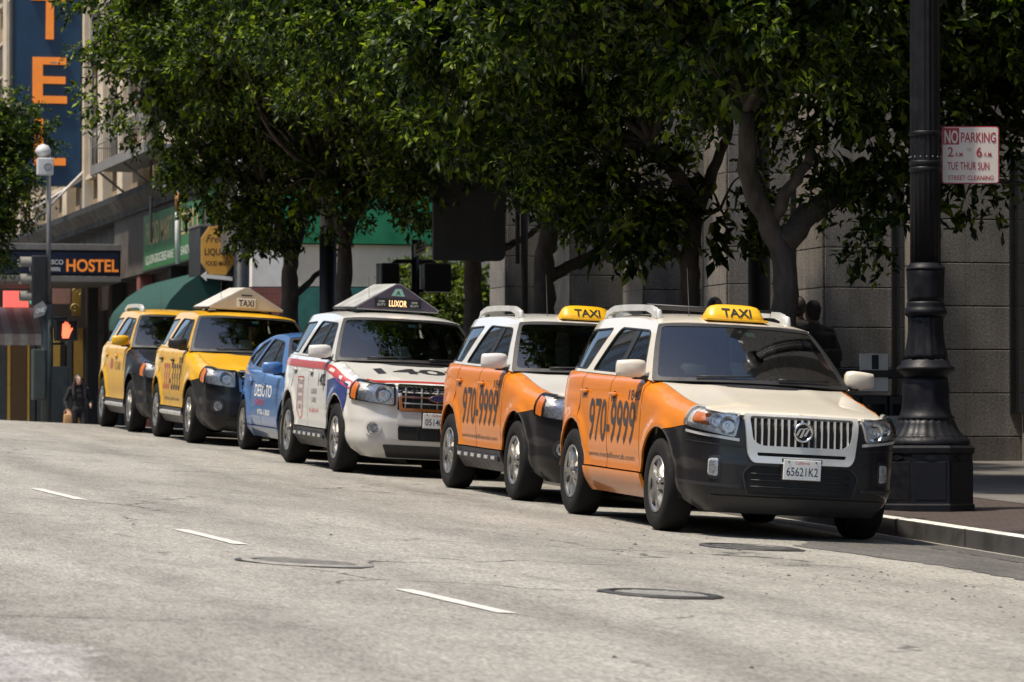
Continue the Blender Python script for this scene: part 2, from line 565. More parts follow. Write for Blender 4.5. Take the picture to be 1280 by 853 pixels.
def mark_material():
    m, nt, b = _mat('worn_road_paint'); v = _coords(nt)
    f = _noise(nt, v, 26, 6, .75)
    c = _ramp(nt, f, [(.36, (.26, .25, .22)), (.44, (.50, .485, .44)), (.6, (.62, .60, .55))])
    nt.links.new(c, b.inputs['Base Color']); b.inputs['Roughness'].default_value = .75
    _bump(nt, b, f, .4, .008)
    return m
M_MARK = mark_material()
for (a, c) in (((4.47, 34.13), (4.58, 32.21)), ((4.63, 27.84), (4.74, 26.09)), ((4.86, 21.85), (5.02, 20.15)), ((4.30, 40.3), (4.38, 38.5)), ((5.15, 15.9), (5.3, 14.1))):
    ys = np.linspace(c[1], a[1], 7)
    vs = []; fs = []
    for i, y in enumerate(ys):
        x = c[0]+(a[0]-c[0])*(y-c[1])/(a[1]-c[1])
        for sx in (-.055, .055):
            jx = x+sx+random.uniform(-.005, .005)
            vs.append((jx, y, float(zroad(jx, y))+.005))
        if i: fs.append((2*i-2, 2*i-1, 2*i+1, 2*i))
    tag(mesh_obj('lane_marking', vs, fs, M_MARK), 'white lane dash painted on the asphalt', kind='structure')

# kerb, gutter, pavement
M_KERB = plain('kerb_concrete', (.045, .043, .041), .85, var=.35, scale=5, bump=.3, bscale=50)  # near-black: asphalt stain plus shade on the face, put into the colour
M_KERBP = plain('kerb_white_paint', (.66, .65, .60), .7, var=.35, scale=7, bump=.2, bscale=60)
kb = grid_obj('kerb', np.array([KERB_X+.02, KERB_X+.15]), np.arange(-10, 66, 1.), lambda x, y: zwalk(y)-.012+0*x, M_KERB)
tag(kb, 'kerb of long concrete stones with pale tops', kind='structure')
def kerb_stone_mesh(L):
    mb = MB()
    mb.box((0, .006, -.30), (.15, L-.006, .0), .012)
    return mb
stone_me = None
KL = 1.6
for k in range(-2, 40):
    y0 = k*KL
    sl = float(zwalk(y0+KL)-zwalk(y0))/KL
    if stone_me is None:
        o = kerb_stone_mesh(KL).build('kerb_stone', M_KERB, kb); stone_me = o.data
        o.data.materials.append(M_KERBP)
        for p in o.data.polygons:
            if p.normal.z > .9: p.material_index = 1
    else:
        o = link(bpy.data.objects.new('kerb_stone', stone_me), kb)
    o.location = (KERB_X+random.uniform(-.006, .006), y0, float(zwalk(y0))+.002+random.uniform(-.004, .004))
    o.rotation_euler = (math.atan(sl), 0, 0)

def paving_material():
    m, nt, b = _mat('pavement_bricks'); v = _coords(nt)
    br = nt.nodes.new('ShaderNodeTexBrick')
    br.inputs['Scale'].default_value = 1.0
    br.inputs['Brick Width'].default_value = .21; br.inputs['Row Height'].default_value = .105
    br.inputs['Mortar Size'].default_value = .006
    br.inputs['Color1'].default_value = (.055, .035, .031, 1); br.inputs['Color2'].default_value = (.042, .029, .026, 1)
    br.inputs['Mortar'].default_value = (.09, .08, .07, 1)
    nt.links.new(v, br.inputs['Vector'])
    c = _mixc(nt, .7, br.outputs['Color'], _ramp(nt, _noise(nt, v, 3, 6, .7), [(.3, (.55,)*3), (.7, (1.3,)*3)]), 'MULTIPLY')
    nt.links.new(c, b.inputs['Base Color']); b.inputs['Roughness'].default_value = .75
    _bump(nt, b, br.outputs['Fac'], -.3, .01)
    return m
def slab_material():
    m, nt, b = _mat('pavement_slabs'); v = _coords(nt)
    br = nt.nodes.new('ShaderNodeTexBrick'); br.offset = 0.
    br.inputs['Scale'].default_value = 1.0
    br.inputs['Brick Width'].default_value = 1.2; br.inputs['Row Height'].default_value = 1.2
    br.inputs['Mortar Size'].default_value = .008
    br.inputs['Color1'].default_value = (.15, .142, .13, 1); br.inputs['Color2'].default_value = (.125, .118, .11, 1)
    br.inputs['Mortar'].default_value = (.06, .055, .05, 1)
    nt.links.new(v, br.inputs['Vector'])
    c = _mixc(nt, .7, br.outputs['Color'], _ramp(nt, _noise(nt, v, 2, 7, .7), [(.3, (.6,)*3), (.7, (1.2,)*3)]), 'MULTIPLY')
    nt.links.new(c, b.inputs['Base Color']); b.inputs['Roughness'].default_value = .8
    _bump(nt, b, _noise(nt, v, 80, 3), .25, .008)
    return m
M_PAVE = paving_material(); M_SLAB = slab_material()
_wy = np.concatenate([np.arange(-10, 58, 2.), np.arange(58, 65.5, .5)])
tag(grid_obj('pavement', np.array([KERB_X+.15, 12.2, 13.3]), _wy, lambda x, y: zwalk(y)+0*x, M_PAVE), 'dark red brick pavement along the kerb', kind='structure')
tag(grid_obj('pavement', np.array([13.3, 15., 18.5, 40]), _wy, lambda x, y: zwalk(y)+.004+0*x, M_SLAB), 'grey slab pavement in front of the granite building', kind='structure')
_fy = np.arange(78, 170, 2.)
tag(grid_obj('pavement', np.array([KERB_X-.4, 14, 60]), _fy, lambda x, y: zwalk(y)+0*x, M_SLAB), 'grey pavement beyond the crossing street', kind='structure')
tag(grid_obj('pavement', np.array([-30, -7.25]), np.arange(-30, 66, 2.), lambda x, y: zwalk(y)+0*x, M_SLAB), 'grey pavement on the opposite side of the street', kind='structure')
tag(grid_obj('gutter', np.array([KERB_X-.38, KERB_X+.02]), np.arange(-10, 66, 1.), lambda x, y: zroad(x, y)+.004, asphalt('gutter_concrete', (.075, .072, .066), 60)), 'stained concrete gutter strip below the kerb', kind='structure')

# manhole covers
M_IRON = plain('worn_iron', (.10, .095, .09), .5, metal=.6, var=.3, scale=14, bump=.4, bscale=70)
M_IRON2 = plain('worn_iron_pale', (.26, .247, .22), .75, metal=0., var=.3, scale=14, bump=.4, bscale=70)
M_TAR = plain('tar', (.035, .033, .032), .6, var=.3, scale=10)
def manhole(x, y, r, ringmat, covermat, label):
    sy = .0335; sx = -.0473
    root = empty('manhole_cover', (x, y, float(zroad(x, y))))
    root.rotation_euler = (math.atan(sy), -math.atan(sx), 0)
    tag(root, label, 'manhole', 'manhole covers in the street')
    mb = MB()
    n = 40; vs = []; fs = []
    for k in range(n):
        a = 2*math.pi*k/n
        ro = r*1.11+.015*math.sin(3*a+x)+random.uniform(-.008, .03)
        vs += [(math.cos(a)*r*1.08, math.sin(a)*r*1.08, .007), (math.cos(a)*ro, math.sin(a)*ro, .005)]
        k2 = (k+1) % n
        fs.append((2*k, 2*k+1, 2*k2+1, 2*k2))
    mb.add(vs, fs); mb.build('tar_collar', M_TAR, root)
    MB().lathe([(r*.93, -.01), (r*.93, .012), (r*1.0, .016), (r*1.09, .012), (r*1.11, .004)], 40, cap=False).build('ring', ringmat, root)
    c = MB().lathe([(.001, .006), (r*.86, .006), (r*.905, .002), (r*.905, -.02)], 40, cap=False)
    for i in range(-4, 5):
        w = math.sqrt(max(.01, (r*.80)**2-(i*r*.18)**2))
        c.box((-w, i*r*.18-.012, .006), (w, i*r*.18+.012, .011))
    c.build('cover', covermat, root)
manhole(4.79, 24.17, .36, M_IRON2, M_IRON2, 'large pale manhole cover cracked round its rim near the lane dashes')
manhole(6.46, 22.35, .31, M_TAR, plain('polished_iron', (.36, .345, .31), .6, metal=0., var=.25, scale=12, bump=.3, bscale=60), 'bright manhole cover with a dark tar rim')
manhole(9.0, 28.8, .34, M_IRON, asphalt('cover_fill', (.15, .145, .135), 60), 'dull manhole cover in front of the orange taxi with the cream hood')

# grit on the asphalt
def debris():
    V = []; F = []
    for k in range(200):
        if k < 150:
            x = random.gauss(8.4, .8); y = random.gauss(26, 2.6)
        else:
            x = random.uniform(2, 9); y = random.uniform(16, 50)
        s = random.choice([.005, .007, .008, .010, .012, .018]); z = float(zroad(x, y))+.002
        n = len(V)
        pts = [(x+random.uniform(.6, 1.3)*s*math.cos(a), y+random.uniform(.6, 1.4)*s*math.sin(a), z) for a in (0, 1.3, 2.6, 3.8, 5.1)]
        V += pts+[(x+s*random.uniform(-.3, .3), y+s*random.uniform(-.3, .3), z+s*random.uniform(.3, .65))]
        F += [(n+i, n+(i+1) % 5, n+5) for i in range(5)]
    o = mesh_obj('road_grit', V, F, plain('grit', (.05, .045, .04), .9))
    tag(o, 'dark grit and leaf bits scattered on the asphalt', 'debris', kind='stuff')
debris()
# ------------------------------------------------------------------ cars
M_BLACKP = plain('black_plastic', (.018, .018, .020), .45, var=.3, scale=8, bump=.15, bscale=300)
M_BLACKG = paint('black_paint', (.007, .007, .009), .30, .30, .06)
M_TRIM = plain('rubber_trim', (.012, .012, .013), .55)
M_TYRE = plain('tyre_rubber', (.011, .0105, .0105), .85, spec=.25, var=.35, scale=10, bump=.3, bscale=80)
M_ALLOY = plain('alloy', (.40, .39, .37), .32, metal=.9, var=.2, scale=12)
M_DISC = plain('brake_disc', (.02, .019, .018), .6, metal=.2)
M_CHROME = plain('chrome', (.72, .72, .72), .14, metal=1., var=.06)
M_SATIN = plain('satin_silver', (.58, .58, .56), .34, metal=.45, var=.08)
M_REFL = plain('reflector', (.80, .80, .79), .30, metal=.45, var=.2, scale=30, bump=.5, bscale=45)
M_AMBER = plain('amber_lens', (.50, .13, .02), .2, var=.15, scale=30, coat=1.)
M_REDLENS = plain('red_lens', (.45, .02, .02), .2, coat=1.)
M_DARK = plain('underbody', (.012, .012, .012), .9)
M_SEAT = plain('seat_cloth', (.17, .165, .155), .9, var=.25, scale=20)
M_DASH = plain('dash_plastic', (.13, .14, .13), .6)
M_WS = glass('windscreen_glass', (.68, .78, .73), .004, 1.9)
M_SG = glass('side_glass', (.50, .56, .52), .004, 1.75)
M_PG = glass('privacy_glass', (.10, .12, .11), .004, 1.6)
M_LENS = glass('clear_lens', (.92, .92, .92), .02, 1.45)
M_PLATE = plain('plate_white', (.74, .74, .70), .4, var=.08)
M_INK = plain('black_ink', (.015, .015, .018), .5)
M_NAVY = plain('navy_ink', (.02, .028, .075), .5)
M_REDINK = plain('red_ink', (.50, .04, .035), .5)
M_GREYINK = plain('grey_ink', (.10, .095, .085), .6)
M_WHITEINK = plain('white_ink', (.75, .75, .72), .5, var=.1)
M_STICK = plain('sticker_green', (.35, .62, .56), .4, var=.3, scale=30)
M_PHONE = plain('phone_number_ink', (.045, .040, .045), .5, var=.3, scale=12)

SUV = dict(
    plan=[(.90, 0), (.890, .30), (.868, .575), (.803, .742), (.65, .835), (.41, .874), (.10, .892), (-.5, .900), (-1.3, .903), (-2.2, .900), (-2.85, .888), (-3.2, .845), (-3.40, .72), (-3.49, .45), (-3.51, 0)],
    wtop=[(.90, .945), (.84, .955), (.72, .978), (.55, 1.002), (.2, 1.050), (-.2, 1.120), (-.48, 1.168), (-.75, 1.192), (-1.5, 1.20), (-3.5, 1.225)],
    hood=[(.90, .945), (.82, .972), (.65, 1.010), (.3, 1.075), (0, 1.125), (-.3, 1.180), (-.6, 1.215)],
    side=[(.16, .20), (.24, .11), (.32, .045), (.40, .016), (.55, .006), (.75, 0), (.95, .004), (1.1, .014), (1.3, .03)],
    front=[(.16, .20), (.22, .10), (.30, .03), (.40, 0), (.56, .0), (.64, .012), (.78, .020), (.9, .030), (1.0, .04)],
    rear=[(.16, .14), (.3, .03), (.45, 0), (.60, 0), (.66, .04), (1.0, .06), (1.3, .09)],
    fend_amp=.150, belt_amp=.045, front_amp=.05, cowl=(-.35, -.72),
    vbelt=.852, tumble=.42, plan_g=.016, umid=-1.9,
    roof=[(-.90, 1.660), (-1.1, 1.700), (-1.5, 1.732), (-1.9, 1.742), (-2.6, 1.732), (-3.05, 1.700), (-3.3, 1.655)], rdrop=.055,
    ws_c=((-.22, 1.195), (-.90, 1.662)), ws_e=((-.50, 1.178), (-1.06, 1.640)),
    rg_c=((-3.50, 1.20), (-3.32, 1.655)), rg_e=((-3.38, 1.215), (-3.18, 1.63)),
    wb=2.62, wr=.365, ty=.79, arch=.452,
    winA=[(-.74, 1.215), (-1.125, 1.585), (-2.06, 1.605), (-2.30, 1.232)],
    winB=[(-2.50, 1.238), (-2.27, 1.598), (-3.08, 1.575), (-3.30, 1.25)],
    bpil=(-1.44, -1.56), seam1=-.555, seam2=-1.52, seam3=-2.44, rocker=.44, sill=.30,
    rim=.222, seat_z=.62, mirror=(-.66, 1.262))

class Car:
    def __init__(s, P, root):
        s.P = P; s.root = root
        pts = np.array(P['plan'], float)
        # Catmull-Rom through the half plan
        ext = np.vstack([[pts[1, 0], -pts[1, 1]], pts, [pts[-2, 0], -pts[-2, 1]]])
        out = []
        for i in range(1, len(ext)-2):
            p0, p1, p2, p3 = ext[i-1], ext[i], ext[i+1], ext[i+2]
            for t in np.linspace(0, 1, 16, endpoint=False):
                out.append(.5*((2*p1)+(-p0+p2)*t+(2*p0-5*p1+4*p2-p3)*t*t+(-p0+3*p1-3*p2+p3)*t**3))
        out.append(pts[-1]); C = np.array(out)
        seg = np.linalg.norm(np.diff(C, axis=0), axis=1)
        s.S = np.concatenate([[0], np.cumsum(seg)]); s.C = C
        T = np.gradient(C, s.S, axis=0); T /= np.linalg.norm(T, axis=1, keepdims=True)
        N = np.stack([T[:, 1], -T[:, 0]], -1)
        s.Nn = N; s.L = s.S[-1]
        for k in ('wtop', 'hood', 'side', 'front', 'rear', 'roof'):
            setattr(s, 'f_'+k, interp(P[k]))
    # position along the half plan
    def U(s, u): return float(np.interp(-u, -s.C[:, 0], s.S))
    def V(s, v):
        k = int(np.argmax(s.C[:, 1] > .80*s.C[:, 1].max()))+1
        return float(np.interp(v, s.C[:k, 1], s.S[:k]))
    def wt(s, sa):
        u = np.interp(np.abs(sa), s.S, s.C[:, 0]); return s.f_wtop(u)
    def wrap(s, a, w):
        P = s.P
        sg = np.where(a < 0, -1., 1.); q = np.abs(a)
        u = np.interp(q, s.S, s.C[:, 0]); v = np.interp(q, s.S, s.C[:, 1])
        nu = np.interp(q, s.S, s.Nn[:, 0]); nv = np.interp(q, s.S, s.Nn[:, 1])
        fr = np.clip(nu, 0, 1)**1.3; rr = np.clip(-nu, 0, 1)**1.3; sd = 1-fr-rr
        d = fr*s.f_front(w)+rr*s.f_rear(w)+sd*s.f_side(w)
        wt = s.f_wtop(u)
        c0, c1 = P['cowl']
        k = sstep(c1, c0, u)
        A = (P['belt_amp']+(P['fend_amp']-P['belt_amp'])*k)*(1-fr)+P['front_amp']*fr
        hb = .10+.06*k*(1-fr)
        t = np.clip((w-(wt-hb))/hb, 0, .995)
        d = d+A*(1-np.sqrt(1-t*t))
        if P.get('suv'):
            d = d+sd*(.010/(1+np.exp((w-.565)/.012))*sstep(.40, .48, w)-.005*np.exp(-((w-(wt-.20))/.022)**2)*sstep(-.3, -.6, u))
        for uw in (0., -P['wb']):
            r = np.hypot(u-uw, w-P['wr'])
            d = d-.026*np.exp(-((r-P['arch']-.02)/.060)**2)*sd
        return np.stack([u-nu*d, sg*(v-nv*d), w+0*u], -1)
    def vg(s, u, w):
        P = s.P
        b = s.f_wtop(np.asarray(u, float))
        h = w-1.2 if P is SUV or P.get('suv') else w-b
        v = P['vbelt']-P['tumble']*h-.35*np.clip(h, -1, 9)**3*.6
        v = v-.13*np.clip((-2.7-np.asarray(u, float))/.7, 0, 1.2)**2*P.get('rtaper', 1.)
        return v*(1-P['plan_g']*(np.asarray(u, float)-P['umid'])**2)
    def green(s, sg):
        return lambda u, w: np.stack([u, sg*s.vg(u, w), w+0*u], -1)
    def wedge(s, u): return s.f_roof(u)-s.P['rdrop']
    def roofm(s, u, v):
        vr = s.vg(u, s.wedge(u))
        return np.stack([u, v, s.f_roof(u)-s.P['rdrop']*np.clip(np.abs(v/vr), 0, 1.02)**3.2], -1)
    def screen(s, c, e, bulge):
        (cu0, cw0), (cu1, cw1) = c; (eu0, ew0), (eu1, ew1) = e
        def f(a, t):
            ue = eu0+(eu1-eu0)*t; we = ew0+(ew1-ew0)*t
            uc = cu0+(cu1-cu0)*t; wc = cw0+(cw1-cw0)*t
            h = s.vg(ue, we); a2 = a*a
            w = wc+(we-wc)*a2+bulge*4*t*(1-t)
            return np.stack([uc+(ue-uc)*a2, a*h, w], -1)
        return f
    def hoodm(s):
        P = s.P
        n = 60
        q = np.linspace(0, s.U(P['ws_e'][0][0]+.04), n)
        E = s.wrap(q, s.wt(q))           # fender edge
        s.hedge = E
        o = np.argsort(E[:, 0])
        ve = lambda u: np.interp(u, E[o, 0], E[o, 1])
        we = lambda u: np.interp(u, E[o, 0], E[o, 2])
        def f(u, v):
            vm = np.maximum(ve(u), .05)
            x = np.clip(np.abs(v)/vm, 0, 1.05)
            hc = s.f_hood(u)
            z = we(u)+(hc-we(u))*(1-x**2.2)
            z = z+.006*np.exp(-((np.abs(v)-.40)/.09)**2)*sstep(.78, .3, u)      # pressed hood lines
            return np.stack([u, v, z], -1)
        return f
    def dec(s, name, loops, mat, parent=None, lift=.003, step=.08):
        return sheet(name, loops, s.wrap, mat, parent or s.root, step, lift, 0, 1)
    def text(s, name, t, mat, s0, s1, w0, h, parent=None, bold=0., fm=None, lift=.003, sign=1, shear=0., spacing=1.):
        fm = fm or s.wrap
        v, f, w = text_mesh(t, bold, 3, spacing, shear)
        a = s0+v[:, 0]/w*(s1-s0); b = w0+v[:, 1]*h
        X = fm(a, b); e = 2e-3
        N = np.cross(fm(a+e, b)-fm(a-e, b), fm(a, b+e)-fm(a, b-e)); N = sign*N/np.linalg.norm(N, axis=1, keepdims=True)
        # orient outward
        o = mesh_obj(name, X+N*lift, f, mat, parent or s.root)
        return o

def arch_pts(c, sc, ang0, ang1, n=18, extra=0.):
    r = c.P['arch']+extra
    return [(sc+r*math.cos(t), c.P['wr']+r*math.sin(t)) for t in np.linspace(ang0, ang1, n)]

def wheel(c, u, side, tyre_me={}):
    P = c.P; r = P['wr']; rim = P['rim']
    key = (round(r, 3), round(rim, 3), P.get('spokes', 5))
    e = empty('wheel', (u, side*P['ty'], r), 0. if side < 0 else math.pi, c.root)
    e.rotation_euler = (0, random.uniform(0, 6.28)*0, e.rotation_euler.z)
    if key not in tyre_me:
        hw = .115
        sw = r-rim
        prof = [(rim-.004, hw*.72), (rim+.002, hw*.86), (rim+sw*.25, hw*1.0), (rim+sw*.55, hw*1.03), (rim+sw*.80, hw*.97), (rim+sw*.93, hw*.86), (r-.003, hw*.70), (r, hw*.3)]
        prof = [(a, -b) for a, b in prof]+[(a, b) for a, b in prof[::-1]]
        t = MB().lathe(prof, 56, axis=1, flute=lambda a, h: 1+(.004 if abs(h) > .03 and math.sin(a*28) > .2 and abs(h) < .10 else 0), cap=False)
        tb = t.build('tyre', M_TYRE)
        m = MB()
        m.lathe([(rim-.030, -.02), (rim-.022, -.075), (rim-.004, -.088), (rim+.004, -.098), (rim+.002, -.108), (rim-.010, -.106), (rim-.022, -.092)], 48, axis=1, cap=False)
        ns = P.get('spokes', 5)
        for k in range(ns):
            a0 = 2*math.pi*k/ns+.3
            for da in (-.19, .19):
                a = a0+da; a2 = a0+da*.55
                def pt(rr, ang, off, y):
                    return (rr*math.cos(ang)-off*math.sin(ang), y, rr*math.sin(ang)+off*math.cos(ang))
                w0, w1 = .017, .021
                vs = [pt(.045, a2, -w0, -.100), pt(.045, a2, w0, -.100), pt(rim-.012, a, w1, -.094), pt(rim-.012, a, -w1, -.094),
                      pt(.045, a2, -w0-.006, -.055), pt(.045, a2, w0+.006, -.055), pt(rim-.012, a, w1+.006, -.055), pt(rim-.012, a, -w1-.006, -.055)]
                mid = [pt(.13, (a+a2)/2, -.016, -.110), pt(.13, (a+a2)/2, .016, -.110)]
                vs += mid
                m.add(vs, [(0, 1, 9, 8), (8, 9, 2, 3), (0, 8, 4), (8, 3, 7, 4), (1, 5, 9), (9, 5, 6, 2)])
        m.lathe([(.001, -.112), (.030, -.112), (.036, -.104), (.062, -.100), (.068, -.06)], 28, axis=1, cap=False)
        for k in range(5):
            a = 2*math.pi*k/5+.6
            m.lathe([(.009, -.104), (.009, -.098)], 8, axis=1, c=(.050*math.cos(a), 0, .050*math.sin(a)))
        rb = m.build('rim', M_ALLOY)
        d = MB().lathe([(.001, -.045), (rim-.035, -.045), (rim-.03, .0), (.001, 0)], 32, axis=1, cap=False)
        db = d.build('brake_disc', M_DISC)
        tyre_me[key] = (tb.data, rb.data, db.data)
        for o in (tb, rb, db): bpy.data.objects.remove(o)
    for nm, me in zip(('tyre', 'rim', 'brake_disc'), tyre_me[key]):
        o = link(bpy.data.objects.new(nm, me), e)
        o.rotation_euler = (0, u*7.+side, 0) if nm == 'rim' else (0, 0, 0)

def rbox(name, mat, parent, c, size, bev, taper=(1, 1), M=None, seg=3):
    """soft box: bevelled cube, top face scaled by taper"""
    bm = bmesh.new(); bmesh.ops.create_cube(bm, size=1)
    for v in bm.verts:
        k = taper if v.co.z > 0 else (1, 1)
        v.co = Vector((v.co.x*size[0]*k[0], v.co.y*size[1]*k[1], v.co.z*size[2]))
    bmesh.ops.bevel(bm, geom=bm.edges[:], offset=bev, segments=seg, affect='EDGES', profile=.5)
    mb = MB().bm(bm, Matrix.Translation(c) @ (M or Matrix()), True)
    return mb.build(name, mat, parent)

def build_car(c, style):
    P = c.P; R = c.root; W = c.wrap
    S = style
    body, lower, hoodm_, roofm_ = S['body'], S['lower'], S['hood'], S['roof']
    wb = P['wb']; rk = P['rocker']; sl = P['sill']
    s0 = c.U(0); sR = c.U(-wb); sF = c.U(P['seam1']); s2 = c.U(P['seam2']); s3 = c.U(P['seam3'])
    sh = c.U(P.get('hl_u', .56)); g = .008
    # ---------- lower skin
    def top(a, b, n=14, dz=0.): return [(q, float(c.wt(q))-dz) for q in np.linspace(a, b, n)]
    arF = math.asin(min(1, (.80-P['wr'])/P['arch']))
    def mir(loop, sd): return [(sd*a, b) for a, b in loop]
    asF = math.asin((sl-P['wr'])/P['arch'])
    for sd in (-1, 1):
        bl = P.get('bump_line', .80)
        th0 = math.pi-math.asin(min(1, (bl-P['wr'])/P['arch']))   # where the bumper ends on the arch (s decreases towards the front)
        fend = top(sh, sF-g)+[(sF-g, rk+.0)]+[(s0+math.sqrt(P['arch']**2-(rk-P['wr'])**2), rk)]
        t_end = math.asin((rk-P['wr'])/P['arch'])
        fend += arch_pts(c, s0, t_end, th0)[1:]+[(sh, bl+.05)]
        sheet('fender', [mir(fend, sd)], W, S.get('fender', body), R, .055, 0, .02, 1)
        d1 = top(sF+g, s2-g)+[(s2-g, rk+.01), (s2-.03, rk), (sF+.03, rk), (sF+g, rk+.03)]
        fd = sheet('front_door', [mir(d1, sd)], W, body, R, .06, 0, .02, 1)
        ta = math.pi-math.asin((rk-P['wr'])/P['arch'])
        d2 = top(s2+g, s3-g)+[(s3-g, .96)]
        ap = [p for p in arch_pts(c, sR, math.pi*.62, ta, 12, .012)]
        d2 += ap+[(s2+g, rk)]
        rd = sheet('rear_door', [mir(d2, sd)], W, body, R, .06, 0, .02, 1)
        sE = c.U(-3.26) if wb < 2.65 else c.U(P['plan'][-4][0])
        sE2 = c.L-.30
        q = top(s3+g, sE2)+[(sE2, .62), (sE, .62), (sE, .40)]
        tb = math.asin((.40-P['wr'])/P['arch'])
        ap2 = arch_pts(c, sR, tb, math.pi*.62, 18)
        q += ap2+[(s3+g, .96)]
        sheet('quarter_panel', [mir(q, sd)], W, body, R, .06, 0, .02, 1)
        # sill between the arches
        xa = math.sqrt(P['arch']**2-(rk-P['wr'])**2)
        rock = [(s0+xa, rk-g*1.5), (sR-xa, rk-g*1.5), (sR-xa+.03, sl-.06), (s0+xa-.03, sl-.06)]
        sheet('sill', [mir(rock, sd)], W, S.get('sill', body), R, .06, .012, .03, 1)
        if S.get('step'):
            mb = MB()
            va = float(W(np.array([s2]), np.array([.5]))[0, 1])
            mb.box((-.52, sd*(va-.06), .33), (-2.10, sd*(va+.035), .385), .012)
            st = mb.build('running_board', S['step'], R)
            for k in range(6):
                x = -.62-k*.27
                pd = MB(); pd.box((x, sd*(va+.033), .345), (x-.13, sd*(va+.042), .376)); pd.build('tread_pad', M_SATIN, st)
        # handles
        for dr, uu in ((fd, P['seam2']+.16), (rd, P['seam3']+.15)):
            wz = float(c.f_wtop(uu))-.155
            y = float(W(np.array([c.U(uu)]), np.array([wz]))[0, 1])
            rbox('handle', S.get('handle', body), dr, (uu, sd*(y+.020), wz), (.19, .028, .030), .012)
            rec = [(c.U(uu)+.055*math.cos(t), wz-.008+.035*math.sin(t)) for t in np.linspace(0, 2*math.pi, 16, endpoint=False)]
            c.dec('handle_recess', [mir(rec, sd)], M_TRIM, dr, .0015)
        # wheel well liners
        for uw in (0, -wb):
            mb = MB(); n = 20; vs = []; fs = []
            for k in range(n+1):
                t = math.pi*(-.06+1.12*k/n)
                for yy in (.50, float(P['ty'])+.055):
                    vs.append((uw+(P['arch']+.012)*math.cos(t), sd*yy, P['wr']+(P['arch']+.012)*math.sin(t)))
                if k: fs.append((2*k-2, 2*k-1, 2*k+1, 2*k))
            mb.add(vs, fs); mb.build('wheel_arch_liner', M_DARK, R)
        # greenhouse side
        G = c.green(sd)
        e0, e1 = P['ws_e']; r0, r1 = P['rg_e']
        out = [e0, e1]+[(u, float(c.wedge(u))) for u in np.linspace(e1[0]-.02, r1[0]+.02, 24)]+[r1, r0]
        out += [(u, float(c.f_wtop(u))+.001) for u in np.linspace(r0[0]+.02, e0[0]-.02, 24)]
        A = rnd(P['winA'], [.03, .10, .09, .05]); 
        holes = [A]
        B = None
        if P.get('winB'):
            B = rnd(P['winB'], [.05, .07, .08, .06]); holes.append(B)
        sgn = -1. if sd > 0 else 1.
        sheet('window_frame', [out]+holes, G, S.get('pillar', roofm_), R, .07, 0, .03, sgn)
        def grow(loop, d):
            q = np.array(loop); cen = q.mean(0); return [tuple(cen+(p-cen)*(1+d/np.linalg.norm(p-cen))) for p in q]
        b0, b1 = P['bpil']
        for nm, loop, mt in (('front_window', A, M_SG), ('quarter_window', B, M_PG)):
            if loop is None: continue
            sheet('window_seal', [grow(loop, .004), grow(loop, -.022)], G, M_TRIM, R, .07, .002, .02, sgn)
            if nm == 'front_window':
                q = np.array(grow(loop, -.012))
                def clip(lp, x, keep):
                    o = []
                    for i in range(len(lp)):
                        p, r_ = lp[i-1], lp[i]
                        ip, ir = (p[0] > x) == keep, (r_[0] > x) == keep
                        if ip != ir: o.append(tuple(p+(r_-p)*(x-p[0])/(r_[0]-p[0])))
                        if ir: o.append(tuple(r_))
                    return o
                sheet('door_window', [clip(q, b0, True)], G, M_SG, R, .08, -.010, 0, sgn)
                sheet('door_window', [clip(q, b1, False)], G, S.get('rear_glass', M_SG), R, .08, -.010, 0, sgn)
                pz = [p for p in clip(np.array(clip(q, b0, False)), b1, True)]
                sheet('door_pillar', [pz], G, M_TRIM, R, .07, -.004, .03, sgn)
            else:
                sheet('rear_side_window', [grow(loop, -.012)], G, mt, R, .08, -.008, 0, sgn)
        # mirror
        mu, mw = P['mirror']
        mc = S.get('mirror', roofm_)
        bm = bmesh.new(); bmesh.ops.create_cube(bm, size=1)
        for v in bm.verts:
            x, y, z = v.co
            v.co = Vector((x*.125*(1 if y < 0 else .8), y*.245, z*.165*(1 if y < 0 else .80)))
        bmesh.ops.subdivide_edges(bm, edges=bm.edges[:], cuts=3, use_grid_fill=True)
        for v in bm.verts:
            x, y, z = v.co.x/.0625, v.co.y/.1225, v.co.z/.0825
            k = (abs(x)**4+abs(y)**4+abs(z)**4)**.25
            m_ = max(abs(x), abs(y), abs(z)); 
            if k > 0: v.co = v.co*(m_/k)
            if v.co.x > 0: v.co.x *= .75+.5*(1-abs(y)*.6)
        if sd < 0: bmesh.ops.reverse_faces(bm, faces=bm.faces[:])
        mm = MB().bm(bm, Matrix.Translation((mu, sd*(P['vbelt']+.115), mw)) @ Matrix.Diagonal((1, sd, 1, 1)), True).build('side_mirror', mc, R)
        MB().box((mu-.03, sd*(P['vbelt']-.03), mw-.085), (mu+.05, sd*(P['vbelt']+.10), mw-.05), .01).build('mirror_arm', M_TRIM, mm)
        mg = MB(); mg.box((mu-.066, sd*(P['vbelt']+.02), mw-.055), (mu-.060, sd*(P['vbelt']+.20), mw+.055), .002); mg.build('mirror_glass', M_CHROME, mm)
        # wheels
        wheel(c, 0, sd); wheel(c, -wb, sd)
    # ---------- front fascia
    sb = s0-math.sqrt(max(0, P['arch']**2-(.25-P['wr'])**2))
    th0 = math.pi-math.asin(min(1, (P.get('bump_line', .80)-P['wr'])/P['arch']))
    ap = arch_pts(c, s0, math.pi+math.asin((P['wr']-.30)/P['arch']), th0+.03, 10)
    half = [(c.V(.45), .185), (sb-.12, .20)]+ap+[(sh-g, P.get('bump_line', .80)+.045)]
    topw = [(q, float(c.wt(q))-.006) for q in np.linspace(sh-g, 0.02, 16)]
    half += topw
    loop = half+[(-a, b) for a, b in half[::-1]]
